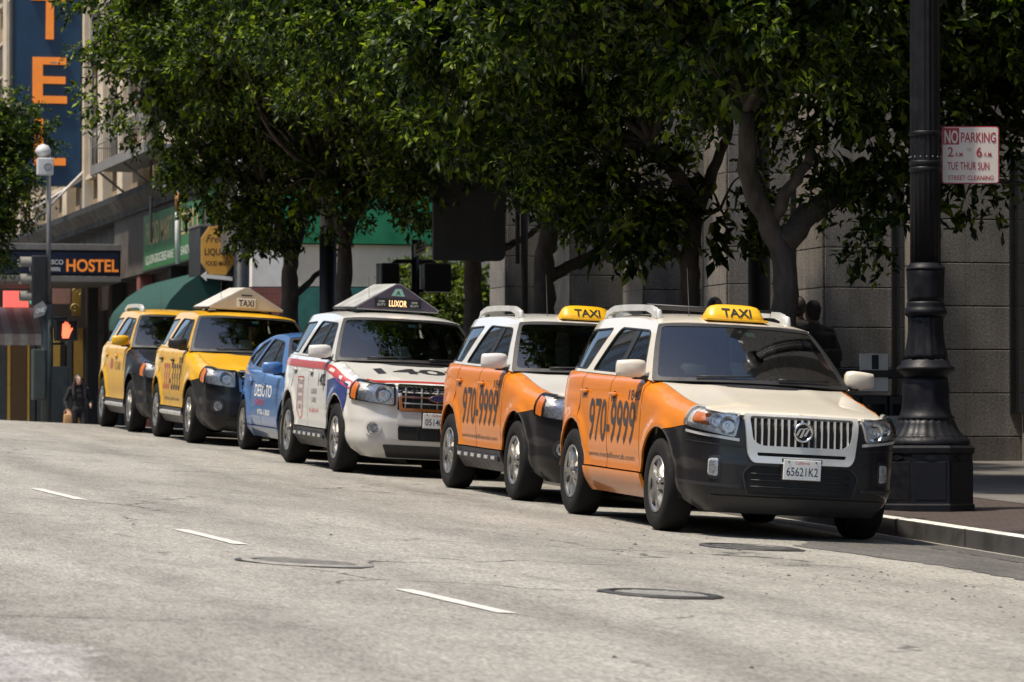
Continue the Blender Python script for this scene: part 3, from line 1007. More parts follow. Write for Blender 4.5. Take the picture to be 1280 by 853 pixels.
    sheet('front_bumper', [loop], W, lower, R, .05, -.002, .03, 1)
    # hood
    hm = c.hoodm()
    E = c.hedge
    e = [(p[0]-.004*0, p[1]-.008) for p in E if p[1] > .03]
    (cu, cw), _ = P['ws_c']; (eu, ew), _ = P['ws_e']
    cowl = []
    vmax = e[-1][1]
    for a in np.linspace(1, -1, 17):
        cowl.append((cu+.07+(eu-cu-.03)*a*a, a*vmax))
    lp = [(e[0][0]+.002, 0)]+e[:-1]+cowl+[(u, -v) for u, v in e[:-1][::-1]]
    sheet('hood', [lp], hm, hoodm_, R, .06, .001, .03, 1)
    # cowl and wipers
    mb = MB()
    cw_ = [(cu+.085+(eu-cu-.03)*a*a, a*(vmax+.0), 0) for a in np.linspace(-1, 1, 13)]
    vs = []; fs = []
    for i, (x, y, _) in enumerate(cw_):
        vs += [(x, y, cw-.035-.02*(y/vmax)**2), (x-.16, y, cw+.004-.018*(y/vmax)**2)]
        if i: fs.append((2*i-2, 2*i, 2*i+1, 2*i-1))
    mb.add(vs, fs); mb.build('cowl', M_BLACKP, R)
    scr = c.screen(*[(P['ws_c'][0], P['ws_c'][1]), (P['ws_e'][0], P['ws_e'][1])], bulge=.016)
    sheet('windscreen', [rnd([(-.955, .03), (.955, .03), (.955, .965), (-.955, .965)], .05)], scr, M_WS, R, .09, -.004, 0, 1)
    sheet('windscreen_seal', [rnd([(-1, 0), (1, 0), (1, 1), (-1, 1)], .04), rnd([(-.95, .055), (.95, .055), (.95, .945), (-.95, .945)], .06)], scr, M_TRIM, R, .09, 0, .01, 1)
    for a0 in (-.62, .18):
        pts = [tuple(scr(np.array([a0+k*.115]), np.array([.045+.006*k]))[0]+np.array([.012, 0, .014])) for k in range(6)]
        MB().tube(pts, [.010, .009, .008, .008, .007, .006], 6).build('wiper', M_TRIM, R)
    # roof
    (eu1, ew1) = P['ws_e'][1]; cu1 = P['ws_c'][1][0]
    lp = []
    h1 = float(c.vg(eu1, ew1))
    for a in np.linspace(-1, 1, 17): lp.append((cu1+(eu1-cu1)*a*a, a*h1))
    (ru1, rw1) = P['rg_e'][1]; rc1 = P['rg_c'][1][0]
    for u in np.linspace(eu1-.05, ru1+.03, 16): lp.append((u, float(c.vg(u, c.wedge(u)))))
    h2 = float(c.vg(ru1, rw1))
    for a in np.linspace(1, -1, 11): lp.append((rc1+(ru1-rc1)*a*a, a*h2))
    for u in np.linspace(ru1+.03, eu1-.05, 16): lp.append((u, -float(c.vg(u, c.wedge(u)))))
    sheet('roof', [lp], c.roofm, roofm_, R, .07, 0, .03, 1)
    # rear screen and tailgate
    rs = c.screen(P['rg_c'], P['rg_e'], 0.)
    sheet('rear_window', [rnd([(-.9, .06), (.9, .06), (.9, .9), (-.9, .9)], .06)], rs, M_PG, R, .12, 0, 0, -1)
    sheet('tailgate_frame', [[(-1, 0), (1, 0), (1, 1), (-1, 1)], rnd([(-.88, .08), (.88, .08), (.88, .88), (-.88, .88)], .06)], rs, roofm_, R, .12, -.002, .02, -1)
    sE2 = c.L-.30
    def rear(a, w): return W(np.where(a < 0, -(c.L+a), c.L-a), w)
    rl = [(-.30, .66), (.30, .66), (.30, float(c.f_wtop(-3.4))), (-.30, float(c.f_wtop(-3.4)))]
    sheet('tailgate', [rl], rear, body, R, .08, 0, .02, -1)
    sE = c.U(P['plan'][-4][0])
    rb = [(-(c.L-sE), .26), (c.L-sE, .26), (c.L-sE, .61), (-(c.L-sE), .61)]
    sheet('rear_bumper', [rb], rear, lower, R, .08, .01, .03, -1)
    for sd in (-1, 1):
        zt = float(c.f_wtop(-3.3))
        tl = [(sd*(c.L-.32), zt-.02), (sd*(c.L-.56), zt-.02), (sd*(c.L-.52), zt-.30), (sd*(c.L-.32), zt-.34)]
        c.dec('tail_light', [rnd(tl, .03)], M_REDLENS, None, .008)
    # ---------- inside
    vin = P['ty']-.15
    fl = P['seat_z']-.26
    ch = MB(); ch.box((.72, -.50, .22), (-3.30, .50, fl+.02)); ch.box((.68, -.52, .30), (P['ws_e'][0][0]+.1, .52, .80))
    ch.box((-.55, -.80, .27), (-2.05, .80, fl+.01)); ch.box((-2.2, -.52, .3), (-3.28, .52, P['seat_z']+.1))
    ch.build('chassis', M_DARK, R)
    zt = P['ws_c'][0][1]
    dash = MB(); dash.prism([(P['ws_c'][0][0]-.10, zt-.06), (P['ws_e'][0][0]-.20, zt-.03), (P['ws_e'][0][0]-.38, zt-.12), (P['ws_e'][0][0]-.36, zt-.45), (P['ws_c'][0][0]-.1, zt-.5)], 1, -P['vbelt']+.10, P['vbelt']-.10)
    dash.build('dashboard', M_DASH, R)
    su = P['ws_e'][0][0]-.95
    for sd in (-1, 1):
        st = rbox('front_seat', M_SEAT, R, (su, sd*.38, P['seat_z']), (.50, .50, .17), .06)
        Mb = Matrix.Rotation(rad(-14), 4, 'Y')
        rbox('seat_back', M_SEAT, st, (su-.30, sd*.38, P['seat_z']+.37), (.15, .48, .62), .06, (.8, .85), Mb)
        rbox('headrest', M_SEAT, st, (su-.41, sd*.38, P['seat_z']+.76), (.10, .26, .17), .045, (.9, .9), Mb)
    bs = rbox('rear_seat', M_SEAT, R, (su-.95, 0, P['seat_z']), (.5, 1.25, .17), .05)
    rbox('seat_back', M_SEAT, bs, (su-1.25, 0, P['seat_z']+.34), (.15, 1.25, .56), .05, (.8, .97), Matrix.Rotation(rad(-14), 4, 'Y'))
    # steering wheel on the driver's (left) side
    pts = []
    Ms = Matrix.Translation((P['ws_e'][0][0]-.45, .38, zt-.10)) @ Matrix.Rotation(rad(-66), 4, 'Y')
    for k in range(25):
        t = 2*math.pi*k/24; pts.append(Ms @ Vector((.185*math.cos(t), .185*math.sin(t), 0)))
    sw = MB().tube(pts, .015, 8, cap=False)
    sw.tube([Ms @ Vector((-.18, 0, 0)), Ms @ Vector((0, 0, -.03)), Ms @ Vector((.18, 0, 0))], .02, 6)
    sw.tube([Ms @ Vector((0, 0, 0)), Ms @ Vector((0, 0, -.3))], .035, 8)
    sw.build('steering_wheel', M_DASH, R)
    # rear-view mirror
    mp = scr(np.array([0.]), np.array([.84]))[0]
    MB().box((mp[0]-.09, -.11, mp[2]-.06), (mp[0]-.06, .11, mp[2]), .008).build('rear_view_mirror', M_TRIM, R)
    if S.get('sticker', True):
        sheet('toll_tag', [[(.03, .80), (.15, .80), (.15, .875), (.03, .875)]], scr, M_STICK, R, .1, -.008, 0, 1)
        sheet('permit_card', [[(-.26, .10), (-.06, .10), (-.06, .34), (-.26, .34)]], scr, M_SEAT, R, .1, -.015, 0, 1)
    # roof rails
    if S.get('rails'):
        for sd in (-1, 1):
            y = sd*.555
            us = np.linspace(-1.35, -2.95, 12)
            pts = []
            for i, u in enumerate(us):
                z = float(c.roofm(np.array([u]), np.array([y]))[0, 2])
                k = min(1, min(i, len(us)-1-i)/1.6)
                pts.append((u, y*(1-.06*((u+2.1)/.8)**2*0), z+.008+.062*k**.6))
            bm_ = MB()
            vs = []; fs = []
            for i, p in enumerate(pts):
                hw, hh = .030, .026 if 0 < i < len(pts)-1 else .01
                vs += [(p[0], p[1]-hw, p[2]-hh), (p[0], p[1]+hw, p[2]-hh), (p[0], p[1]+hw*.8, p[2]+hh), (p[0], p[1]-hw*.8, p[2]+hh)]
                if i:
                    for k in range(4): fs.append((4*i-4+k, 4*i-4+(k+1) % 4, 4*i+(k+1) % 4, 4*i+k))
            fs += [(3, 2, 1, 0), tuple(4*(len(pts)-1)+k for k in range(4))]
            bm_.add(vs, fs)
            rl_ = bm_.build('roof_rail', S['rails'], R)
            for u in (-1.42, -2.86):
                z = float(c.roofm(np.array([u]), np.array([y]))[0, 2])
                rbox('rail_foot', S['rails'], rl_, (u, y, z+.030), (.20, .055, .085), .02, (.7, .8))
        for u in ((-1.75, -2.5) if S.get('bars') else ()):
            z = float(c.roofm(np.array([u]), np.array([0.]))[0, 2])
            MB().tube([(u, -.55, z+.055), (u, .55, z+.055)], .014, 8).build('crossbar', M_BLACKP, R)
    z = float(c.roofm(np.array([P['ws_c'][1][0]-.25]), np.array([-.40]))[0, 2])
    if S.get('antenna', True):
        u0 = P['ws_c'][1][0]-.42
        MB().tube([(u0, -.30, z-.02), (u0-.03, -.30, z+.03), (u0-.16, -.30, z+.42)], [.012, .004, .002], 6).build('antenna', M_TRIM, R)
    return scr

def lamp_bowl(R, pos, r, mat=None):
    """bowl reflector facing forward"""
    prof = [(r*k, pos[0]-.05+.05*k*k) for k in (.05, .3, .6, .85, 1.0)]
    MBb = MB().lathe(prof, 20, axis=0, c=(0, pos[1], pos[2]), cap=False)
    o = MBb.build('reflector', mat or M_CHROME, R)
    MB().lathe([(.002, pos[0]+.002), (r*.22, pos[0]-.008), (r*.24, pos[0]-.045)], 12, axis=0, c=(0, pos[1], pos[2]), cap=False).build('bulb', M_LENS, o)

def headlight(c, loop, amber, bowls, sd):
    """lens, reflector housing, amber marker"""
    R = c.root
    q = [(sd*a, b) for a, b in loop]
    lens = sheet('headlight', [q], c.wrap, M_LENS, R, .05, .026, 0, 1)
    sheet('housing', [q], c.wrap, M_REFL, lens, .05, .003, 0, 1)
    A = np.array(loop); cen = A.mean(0)
    inner = [tuple(cen+(p-cen)*(1-.02/np.linalg.norm(p-cen))) for p in A]
    sheet('bezel', [q, [(sd*a, b) for a, b in inner]], c.wrap, M_SATIN if c.P.get('mariner') else M_TRIM, lens, .05, .024, .03, 1)
    if amber: sheet('turn_lamp', [[(sd*a, b) for a, b in amber]], c.wrap, M_AMBER, lens, .05, .028 if not c.P.get('mariner') else .012, .02, 1)
    for (s_, w_, r_) in bowls:
        p = c.wrap(np.array([sd*s_]), np.array([w_]))[0]
        lamp_bowl(lens, (p[0]+.030, p[1], p[2]), r_)

def plate(c, txt, state, w=.55, lift=.03):
    R = c.root
    x = float(c.wrap(np.array([0.]), np.array([w]))[0, 0])+lift
    m = MB(); m.box((x-.012, -.152, w-.078), (x, .152, w+.078), .004)
    p = m.build('licence_plate', M_PLATE, R)
    flat_text('plate_number', txt, M_NAVY, p, (x+.002, 0, w-.012), (0, 1, 0), (0, 0, 1), .255, .068, bold=.006)
    if state: flat_text('plate_state', state, M_REDINK, p, (x+.002, 0, w+.055), (0, 1, 0), (0, 0, 1), .115, .024, bold=.004, shear=.3)
    for yy in (-.11, .11):
        MB().lathe([(.007, x), (.006, x+.004), (.001, x+.005)], 8, axis=0, c=(0, yy, w+.062), cap=False).build('bolt', M_DISC, p)
    MB().box((x-.03, -.165, w-.09), (x-.013, .165, w+.085), .006).build('plate_holder', M_BLACKP, p)

def front_mariner(c):
    R = c.root; V = c.V
    for sd in (-1, 1):
        hl = rnd([(V(.535), .775), (V(.495), .950), (c.U(.57), .992), (c.U(.575), .855)], [.025, .02, .03, .03])
        am = rnd([(V(.755), .855), (V(.755), .935), (c.U(.655), .955), (c.U(.665), .880)], .02)
        headlight(c, hl, am, [(V(.60), .865, .072), (V(.70), .895, .055)], sd)
        fg = rnd([(V(.655), .470), (V(.655), .610), (V(.765), .605), (V(.755), .48)], .02)
        fb = rnd([(V(.64), .445), (V(.64), .635), (V(.79), .625), (V(.775), .455)], .03)
        f0 = sheet('fog_light', [[(sd*a, b) for a, b in fg]], c.wrap, M_LENS, R, .05, .012, 0, 1)
        sheet('fog_housing', [[(sd*a, b) for a, b in fg]], c.wrap, M_REFL, f0, .05, .006, 0, 1)
        sheet('fog_bezel', [[(sd*a, b) for a, b in fb], [(sd*a, b) for a, b in fg]], c.wrap, M_BLACKP, f0, .05, .006, .02, 1)
        rg = [(V(.50), .745), (c.U(.60), .800), (c.U(.60), .820), (V(.50), .768)]  # bumper ridge catching light, painted as a satin silver strip
        sheet('lamp_ledge_glint', [[(sd*a, b) for a, b in rg]], c.wrap, M_SATIN, R, .05, .012, .02, 1)
    fr = [(-V(.465), .942), (-V(.43), .64), (-V(.395), .585), (V(.395), .585), (V(.43), .64), (V(.465), .942)]
    op = rnd([(-V(.425), .930), (-V(.395), .76), (-V(.33), .722), (V(.33), .722), (V(.395), .76), (V(.425), .930)], .03)
    sl = rnd([(-V(.355), .640), (V(.355), .640), (V(.36), .668), (-V(.36), .668)], .012)
    gr = sheet('grille', [rnd(fr, [.01, .04, .04, .04, .04, .01]), op, sl], c.wrap, M_SATIN, R, .04, .030, .05, 1)
    sheet('grille_back', [[(-V(.45), .935), (-V(.42), .60), (V(.42), .60), (V(.45), .935)]], c.wrap, M_DARK, gr, .05, .002, 0, 1)
    for k in range(15):
        v = (k-7)*.0535
        if abs(v) > .41: continue
        x0 = float(c.wrap(np.array([V(abs(v))]), np.array([.83]))[0, 0])
        zb = .722 if abs(v) < .34 else .722+(abs(v)-.34)*.55
        m = MB(); dx = .018
        m.prism([(x0-.02, v-.0085), (x0+dx+.004, v-.0055), (x0+dx+.008, v), (x0+dx+.004, v+.0055), (x0-.02, v+.0085)], 2, zb-.002, .932)
        # follow the rake of the nose
        for i, p in enumerate(m.v): m.v[i] = (p[0]-.10*(p[2]-.83), p[1], p[2])
        m.build('grille_bar', M_SATIN, gr)
    # badge: ring and three slashes
    x0 = float(c.wrap(np.array([0.]), np.array([.838]))[0, 0])+.045
    bd = MB().lathe([(.060, x0-.02), (.078, x0-.02), (.080, x0-.004), (.072, x0+.004), (.062, x0), (.058, x0-.01)], 36, axis=0, c=(0, 0, .838), cap=False)
    bo = bd.build('badge', M_CHROME, gr)
    MB().lathe([(.001, x0-.008), (.062, x0-.010)], 24, axis=0, c=(0, 0, .838), cap=False).build('badge_face', M_TRIM, bo) if False else None
    mm = MB(); mm.lathe([(.061, x0-.012), (.001, x0-.0115)], 28, axis=0, c=(0, 0, .838), cap=False); mm.build('badge_disc', M_TRIM, gr)
    for k in (-1, 0, 1):
        m = MB(); yb = k*.034
        m.prism([(yb-.034, .838-.040+abs(k)*.012), (yb-.012, .838-.040+abs(k)*.012), (yb+.012, .838+.022), (yb+.042, .838+.036-abs(k)*.008), (yb+.030, .838+.040-abs(k)*.008), (yb+.000, .838+.030)], 0, x0-.011, x0-.003)
        m.build('badge_slash', M_CHROME, gr)
    it = rnd([(-V(.42), .35), (V(.42), .35), (V(.46), .50), (V(.40), .565), (-V(.40), .565), (-V(.46), .50)], .03)
    sheet('lower_intake', [it], c.wrap, M_DARK, R, .06, .002, 0, 1)
    A_ = np.array(it); cc_ = A_.mean(0)
    sheet('intake_frame', [[tuple(cc_+(p-cc_)*1.035) for p in A_], it], c.wrap, M_BLACKP, R, .05, .012, .02, 1)
    for wz in (.405, .455, .505):
        xs = [(float(c.wrap(np.array([V(abs(v))]), np.array([wz]))[0, 0])+.006, v, wz) for v in np.linspace(-.40, .40, 9)]
        MB().tube(xs, .006, 5).build('intake_slat', M_BLACKP, R)
    sheet('valance', [rnd([(-V(.72), .200), (V(.72), .200), (V(.75), .325), (-V(.75), .325)], .02)], c.wrap, M_BLACKP, R, .05, .008, .02, 1)
    for sd in (-1, 1):
        sheet('bumper_seam', [[(sd*a, b) for a, b in ((V(.47), .70), (V(.47), .708), (c.U(.44), .752), (c.U(.44), .744))]], c.wrap, M_TRIM, R, .04, .002, 0, 1)
        sheet('bumper_ridge', [[(sd*a, b) for a, b in ((V(.50), .385), (V(.48), .41), (c.U(.50), .43), (c.U(.50), .41))]], c.wrap, M_BLACKP, R, .04, .008, .01, 1)
    plate(c, '65621K2', 'California', .548, .035)

def front_escape(c, chrome_low, ptxt, state='California', fogmat=None):
    R = c.root; V = c.V
    for sd in (-1, 1):
        hl = rnd([(V(.44), .735), (V(.45), .945), (c.U(.55), .985), (c.U(.56), .790)], [.03, .02, .03, .04])
        am = rnd([(c.U(.69), .785), (c.U(.69), .935), (c.U(.60), .958), (c.U(.605), .805)], .015)
        headlight(c, hl, am, [(V(.58), .855, .088)], sd)
        s_, w_ = V(.665), .50
        p = c.wrap(np.array([sd*s_]), np.array([w_]))[0]
        circ = [(sd*(s_+.085*math.cos(t)), w_+.085*math.sin(t)) for t in np.linspace(0, 2*math.pi, 24, endpoint=False)]
        cin = [(sd*(s_+.058*math.cos(t)), w_+.058*math.sin(t)) for t in np.linspace(0, 2*math.pi, 24, endpoint=False)]
        f0 = sheet('fog_light', [cin], c.wrap, M_LENS, R, .05, .030, 0, 1)
        sheet('fog_bezel', [circ, cin], c.wrap, fogmat or M_BLACKP, f0, .05, .022, .03, 1)
        sheet('fog_housing', [cin], c.wrap, M_REFL, f0, .05, .003, 0, 1)
        lamp_bowl(f0, (p[0]+.035, p[1], p[2]), .042)
    op1 = rnd([(-V(.385), .845), (V(.385), .845), (V(.40), .925), (-V(.40), .925)], .015)
    op2 = rnd([(-V(.37), .720), (V(.37), .720), (V(.383), .825), (-V(.383), .825)], .015)
    gr = sheet('grille', [rnd([(-V(.405), .690), (V(.405), .690), (V(.43), .944), (-V(.43), .944)], .03), op1, op2], c.wrap, M_CHROME, R, .05, .030, .04, 1)
    sheet('grille_back', [[(-V(.42), .70), (V(.42), .70), (V(.42), .935), (-V(.42), .935)]], c.wrap, M_DARK, gr, .05, .002, 0, 1)
    for k in range(-4, 5):
        v = k*.085
        x0 = float(c.wrap(np.array([V(abs(v))]), np.array([.83]))[0, 0])
        m = MB(); m.box((x0-.02, v-.007, .715), (x0+.018, v+.007, .93)); m.build('grille_bar', M_BLACKP if k % 2 else M_SATIN, gr)
    for w_ in (.772, .885):
        xs = [(float(c.wrap(np.array([V(abs(v))]), np.array([w_]))[0, 0])+.012, v, w_) for v in np.linspace(-.37, .37, 9)]
        MB().tube(xs, .008, 6).build('grille_bar', M_SATIN, gr)
    # oval badge
    x0 = float(c.wrap(np.array([0.]), np.array([.832]))[0, 0])+.035
    n = 28
    def oval(a, b, x): return [(x, a*math.cos(2*math.pi*k/n), .832+b*math.sin(2*math.pi*k/n)) for k in range(n)]
    m = MB(); m.add(oval(.098, .042, x0)+oval(.098, .042, x0+.014), [tuple(range(n, 2*n))]+[(k, (k+1) % n, n+(k+1) % n, n+k) for k in range(n)]); bo = m.build('badge', M_CHROME, gr)
    m = MB(); m.add(oval(.088, .033, x0+.0145)+oval(.084, .030, x0+.018), [tuple(range(n, 2*n))]+[(k, (k+1) % n, n+(k+1) % n, n+k) for k in range(n)]); m.build('badge_face', plain('badge_blue', (.02, .035, .12), .25, coat=1.), gr)
    lo = rnd([(-V(.42), .545), (V(.42), .545), (V(.42), .685), (-V(.42), .685)], .02)
    sheet('bumper_insert', [lo], c.wrap, chrome_low, R, .06, .012, .03, 1)
    it = rnd([(-V(.40), .385), (V(.40), .385), (V(.41), .530), (-V(.41), .530)], .025)
    li = sheet('lower_intake', [it], c.wrap, M_DARK, R, .06, .003, 0, 1)
    for v in (-.2, 0, .2):
        x0 = float(c.wrap(np.array([V(abs(v))]), np.array([.45]))[0, 0])
        MB().box((x0-.01, v-.008, .39), (x0+.010, v+.008, .525)).build('intake_bar', M_BLACKP, li)
    sk = [(-V(.5), .20), (V(.5), .20), (V(.56), .33), (-V(.56), .33)]
    sheet('skid_plate', [rnd(sk, .02)], c.wrap, M_BLACKP, R, .06, .006, .03, 1)
    plate(c, ptxt, state, .60, .03)

def taxi_dome(c, u=-1.10, w=.50, mat=None):
    """yellow plastic dome with TAXI on its faces"""
    R = c.root
    mat = mat or M_YSIGN
    z0 = float(c.roofm(np.array([u]), np.array([0.]))[0, 2])+.004
    b = MB(); n = 16
    secs = [(0, 1., 1.), (.02, 1., 1.), (.050, .94, .80), (.085, .88, .58), (.108, .78, .38), (.120, .57, .18), (.124, .2, .05)]
    vs = []; fs = []; k = 28
    for (h, fy, fx) in secs:
        for i in range(k):
            t = 2*math.pi*i/k
            cx, cy = math.cos(t), math.sin(t)
            sx = math.copysign(abs(cx)**.55, cx); sy = math.copysign(abs(cy)**.45, cy)
            vs.append((u+.125*fx*sx, w/2*fy*sy, z0+h))
    for j in range(len(secs)-1):
        for i in range(k): fs.append((j*k+i, j*k+(i+1) % k, (j+1)*k+(i+1) % k, (j+1)*k+i))
    fs.append(tuple((len(secs)-1)*k+i for i in range(k)))
    b.add(vs, fs, True)
    o = b.build('roof_sign', mat, R)
    MB().box((u-.135, -w/2-.012, z0-.012), (u+.135, w/2+.012, z0+.006), .004).build('sign_base', mat, o)
    # lettering follows the sloping front face
    H = np.array([q[0] for q in secs]); FY = np.array([q[1] for q in secs]); FX = np.array([q[2] for q in secs])
    def fm(y, h):
        fy = np.interp(h, H, FY); fx = np.interp(h, H, FX)
        cy = np.clip(np.abs(y)/(w/2*fy), 0, .999)**(1/.45)
        return np.stack([u+.125*fx*np.sqrt(1-cy*cy)**.55, y, z0+h], -1)
    c.text('sign_lettering', 'TAXI', M_INK, -w*.25, w*.25, .024, .066, parent=o, fm=fm, bold=.024, lift=.005)
M_YSIGN = plain('yellow_sign_plastic', (.80, .44, .012), .35, var=.08, coat=.5)

def ad_prism(c, u0, u1, half, h, facemat, sidemat):
    """wedge-shaped roof advertisement box"""
    R = c.root
    um = (u0+u1)/2
    z0 = float(c.roofm(np.array([um]), np.array([0.]))[0, 2])+.004
    m = MB(); m.prism([(-half, z0), (half, z0), (half, z0+.03), (.03, z0+h), (-.03, z0+h), (-half, z0+.03)], 0, u1, u0)
    o = m.build('advert_box', sidemat, R)
    f = MB(); f.prism([(-half*.96, z0+.012), (half*.96, z0+.012), (half*.93, z0+.035), (.03, z0+h-.012), (-.03, z0+h-.012), (-half*.93, z0+.035)], 0, u0+.001, u0+.012)
    fo = f.build('front_face', facemat, o)
    for sd in (-1, 1):
        MB().box((u0-.15, sd*half*.7-.02, z0-.04), (u0-.10, sd*half*.7+.02, z0+.002)).build('foot', M_BLACKP, o)
        MB().box((u1+.10, sd*half*.7-.02, z0-.04), (u1+.15, sd*half*.7+.02, z0+.002)).build('foot', M_BLACKP, o)
        MB().tube([(u0+.02, sd*half, z0+.012), (u1-.02, sd*half, z0+.012)], .014, 6).build('edge_rail', M_TRIM, o)
    return o, z0

CAR_U = Vector((0, -.99943803, -.03352064)); CAR_V = Vector((.99888205, .00158459, -.0472456)); CAR_W = Vector((.04727216, -.03348317, .9983207))
def car_root(name, loc, label, cat='taxi', yaw=0.):
    e = empty(name, loc)
    M = Matrix((CAR_U, CAR_V, CAR_W)).transposed().to_4x4()
    e.matrix_world = Matrix.Translation(loc) @ M @ Matrix.Rotation(yaw, 4, 'Z')
    tag(e, label, cat, 'taxis parked in a row along the kerb')
    return e

P_ORANGE = paint('orange_paint', (.64, .185, .004), .35, .6)
P_CREAM = paint('cream_paint', (.66, .61, .51))
P_WHITE = paint('white_paint', (.64, .63, .60))
P_YELLOW = paint('yellow_paint', (.70, .38, .010), .35, .55)
P_BLUE = paint('blue_paint', (.050, .150, .38))
P_SILVERBLUE = P_BLUE
M_RAILW = plain('rail_silver', (.60, .60, .58), .35, metal=.3)

def carpos(i):
    return [(9.8736, 31.2785, -.6896), (10.0593, 36.6495, -.5182), (9.6404, 42.7873, -.2925), (9.9738, 47.5511, -.1485), (9.6628, 52.2137, .0226), (9.6267, 56.9345, .1826)][i]

# 1: orange and cream taxi ---------------------------------------------------
MAR = dict(SUV); MAR['mariner'] = True; MAR['suv'] = True
R = car_root('taxi_suv', carpos(0), 'orange taxi with cream hood and roof and black bumper beside the ornate lamp post')
c = Car(MAR, R)
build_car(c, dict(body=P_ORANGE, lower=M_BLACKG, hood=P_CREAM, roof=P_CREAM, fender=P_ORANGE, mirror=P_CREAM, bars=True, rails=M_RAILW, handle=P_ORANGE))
front_mariner(c); taxi_dome(c)
for sd in (-1, 1):
    a0, a1 = (-c.U(-2.10), -c.U(-.70)) if sd < 0 else (c.U(-.70), c.U(-2.10))
    c.text('phone_number', '970-9999', M_PHONE, a0, a1, .655, .36, bold=.012)
    c.text('web_address', 'www.medallioncab.com', M_GREYINK, a0, a1, .52, .050)
    a0, a1 = (-c.U(-.93), -c.U(-.60)) if sd < 0 else (c.U(-.60), c.U(-.93))
    c.text('cab_number', '1840', M_PHONE, a0, a1, 1.01, .085, bold=.012)
def side_span(c, sd, ur, uf):
    """s range for lettering that reads rear-to-front on the right side, front-to-rear on the left"""
    return (-c.U(ur), -c.U(uf)) if sd < 0 else (c.U(uf), c.U(ur))

# 2: orange and white taxi behind it ------------------------------------------
ESC = dict(SUV); ESC['suv'] = True
R = car_root('taxi_suv', carpos(1), 'orange taxi with white hood, white roof and side steps, second in the kerb row')
c = Car(ESC, R)
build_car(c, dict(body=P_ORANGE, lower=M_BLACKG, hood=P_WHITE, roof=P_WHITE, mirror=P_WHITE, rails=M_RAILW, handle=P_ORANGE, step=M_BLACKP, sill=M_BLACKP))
front_escape(c, M_BLACKG, '8W27195')
taxi_dome(c)
for sd in (-1, 1):
    c.text('phone_number', '970-9999', M_PHONE, *side_span(c, sd, -2.10, -.70), .655, .36, bold=.012)
    c.text('web_address', 'www.medallioncab.com', M_GREYINK, *side_span(c, sd, -2.10, -.70), .52, .045)
    c.text('cab_number', '1841', M_PHONE, *side_span(c, sd, -.90, -.62), 1.01, .08, bold=.012)

# 3: white taxi with a red stripe ----------------------------------------------
R = car_root('taxi_suv', carpos(2), 'white taxi with red stripe, blue fender mark and purple-fronted advert box on its roof')
c = Car(ESC, R)
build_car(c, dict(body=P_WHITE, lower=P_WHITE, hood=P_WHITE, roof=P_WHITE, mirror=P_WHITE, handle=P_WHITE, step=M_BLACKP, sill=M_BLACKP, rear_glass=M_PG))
front_escape(c, M_SATIN, '05140K1', fogmat=P_WHITE)
M_STRIPE = plain('red_stripe', (.48, .045, .04), .35, var=.12, coat=.6)
M_BLUEF = plain('blue_stripe', (.012, .03, .16), .35, var=.12, coat=.6)
for sd in (-1, 1):
    us = np.linspace(-3.15, .50, 26)
    def band(u):
        k = float(sstep(-2.6, .5, u)); return float(c.f_wtop(u))-(.085+.0*k)
    lo = [(sd*c.U(u), band(u)-.040) for u in us]; hi = [(sd*c.U(u), band(u)+.038) for u in us]
    c.dec('red_stripe', [lo+hi[::-1]], M_STRIPE, None, .003, .06)
    a = [(sd*c.U(-.50), .62), (sd*c.U(-.50), .96), (sd*c.U(-.15), 1.0), (sd*c.U(.18), .965), (sd*c.U(.40), .935), (sd*c.U(.42), .86)]
    b_ = [(sd*(c.U(0)+.475*math.cos(t)), .365+.475*math.sin(t)) for t in np.linspace(rad(145), rad(38), 14)]
    c.dec('blue_mark', [a+b_], M_BLUEF, None, .0025, .05)
    c.text('cab_number', '1402', M_INK, *side_span(c, sd, -.98, -.60), .90, .13, bold=.02)
    c.text('door_lettering', 'LUXOR', M_GREYINK, *side_span(c, sd, -1.32, -1.02), .80, .06)
    c.text('door_lettering', 'CABS', M_GREYINK, *side_span(c, sd, -1.28, -1.05), .71, .055)
    c.text('door_lettering', '415-282-4141', M_REDINK, *side_span(c, sd, -1.42, -.90), .60, .045)
    sc = c.U(-1.95)
    shp = [(-.17, .98), (.17, .98), (.17, .62), (.10, .54), (0, .51), (-.10, .54), (-.17, .62)]
    inn = [(x*.86, .98-(.98-y)*.955-.012) for x, y in shp]
    c.dec('shield', [[(sd*sc+x, y) for x, y in shp], [(sd*sc+x, y) for x, y in inn]], M_REDINK)
    for k, (t, w_) in enumerate((('TAXI', .89), ('LUXOR', .80), ('CREDIT', .71), ('CARDS', .62))):
        v0 = -.12 if k < 3 else -.09
        c.text('shield_lettering', t, M_GREYINK, sd*sc+v0, sd*sc-v0, w_, .055)
hm = c.hoodm()
hfm = lambda a, b: hm(-b, a)
c.text('hood_number', '1402', M_INK, -.52, .52, -.30, .30, fm=hfm, bold=.03, lift=.004)
us = np.linspace(-.70, .70, 22)
fe = c.hedge; o_ = np.argsort(fe[:, 1])
fu = lambda v: float(np.interp(abs(v), fe[:, 1], fe[:, 0]))
loop = [(v, -(fu(v)-.05)) for v in us]+[(v, -(fu(v)-.13)) for v in us[::-1]]
sheet('hood_stripe', [loop], hfm, M_STRIPE, R, .06, .004, 0, 1)
M_PURPLE = plain('advert_purple', (.085, .068, .10), .4, var=.15)
M_ADW = plain('advert_panel', (.42, .42, .40), .35, var=.30, scale=5)
o, z0 = ad_prism(c, -1.30, -2.45, .47, .30, M_PURPLE, M_ADW)
pn = MB(); pn.box((-1.30+.012, -.26, z0+.035), (-1.30+.020, .26, z0+.135), .003); sg = pn.build('name_panel', M_INK, o)
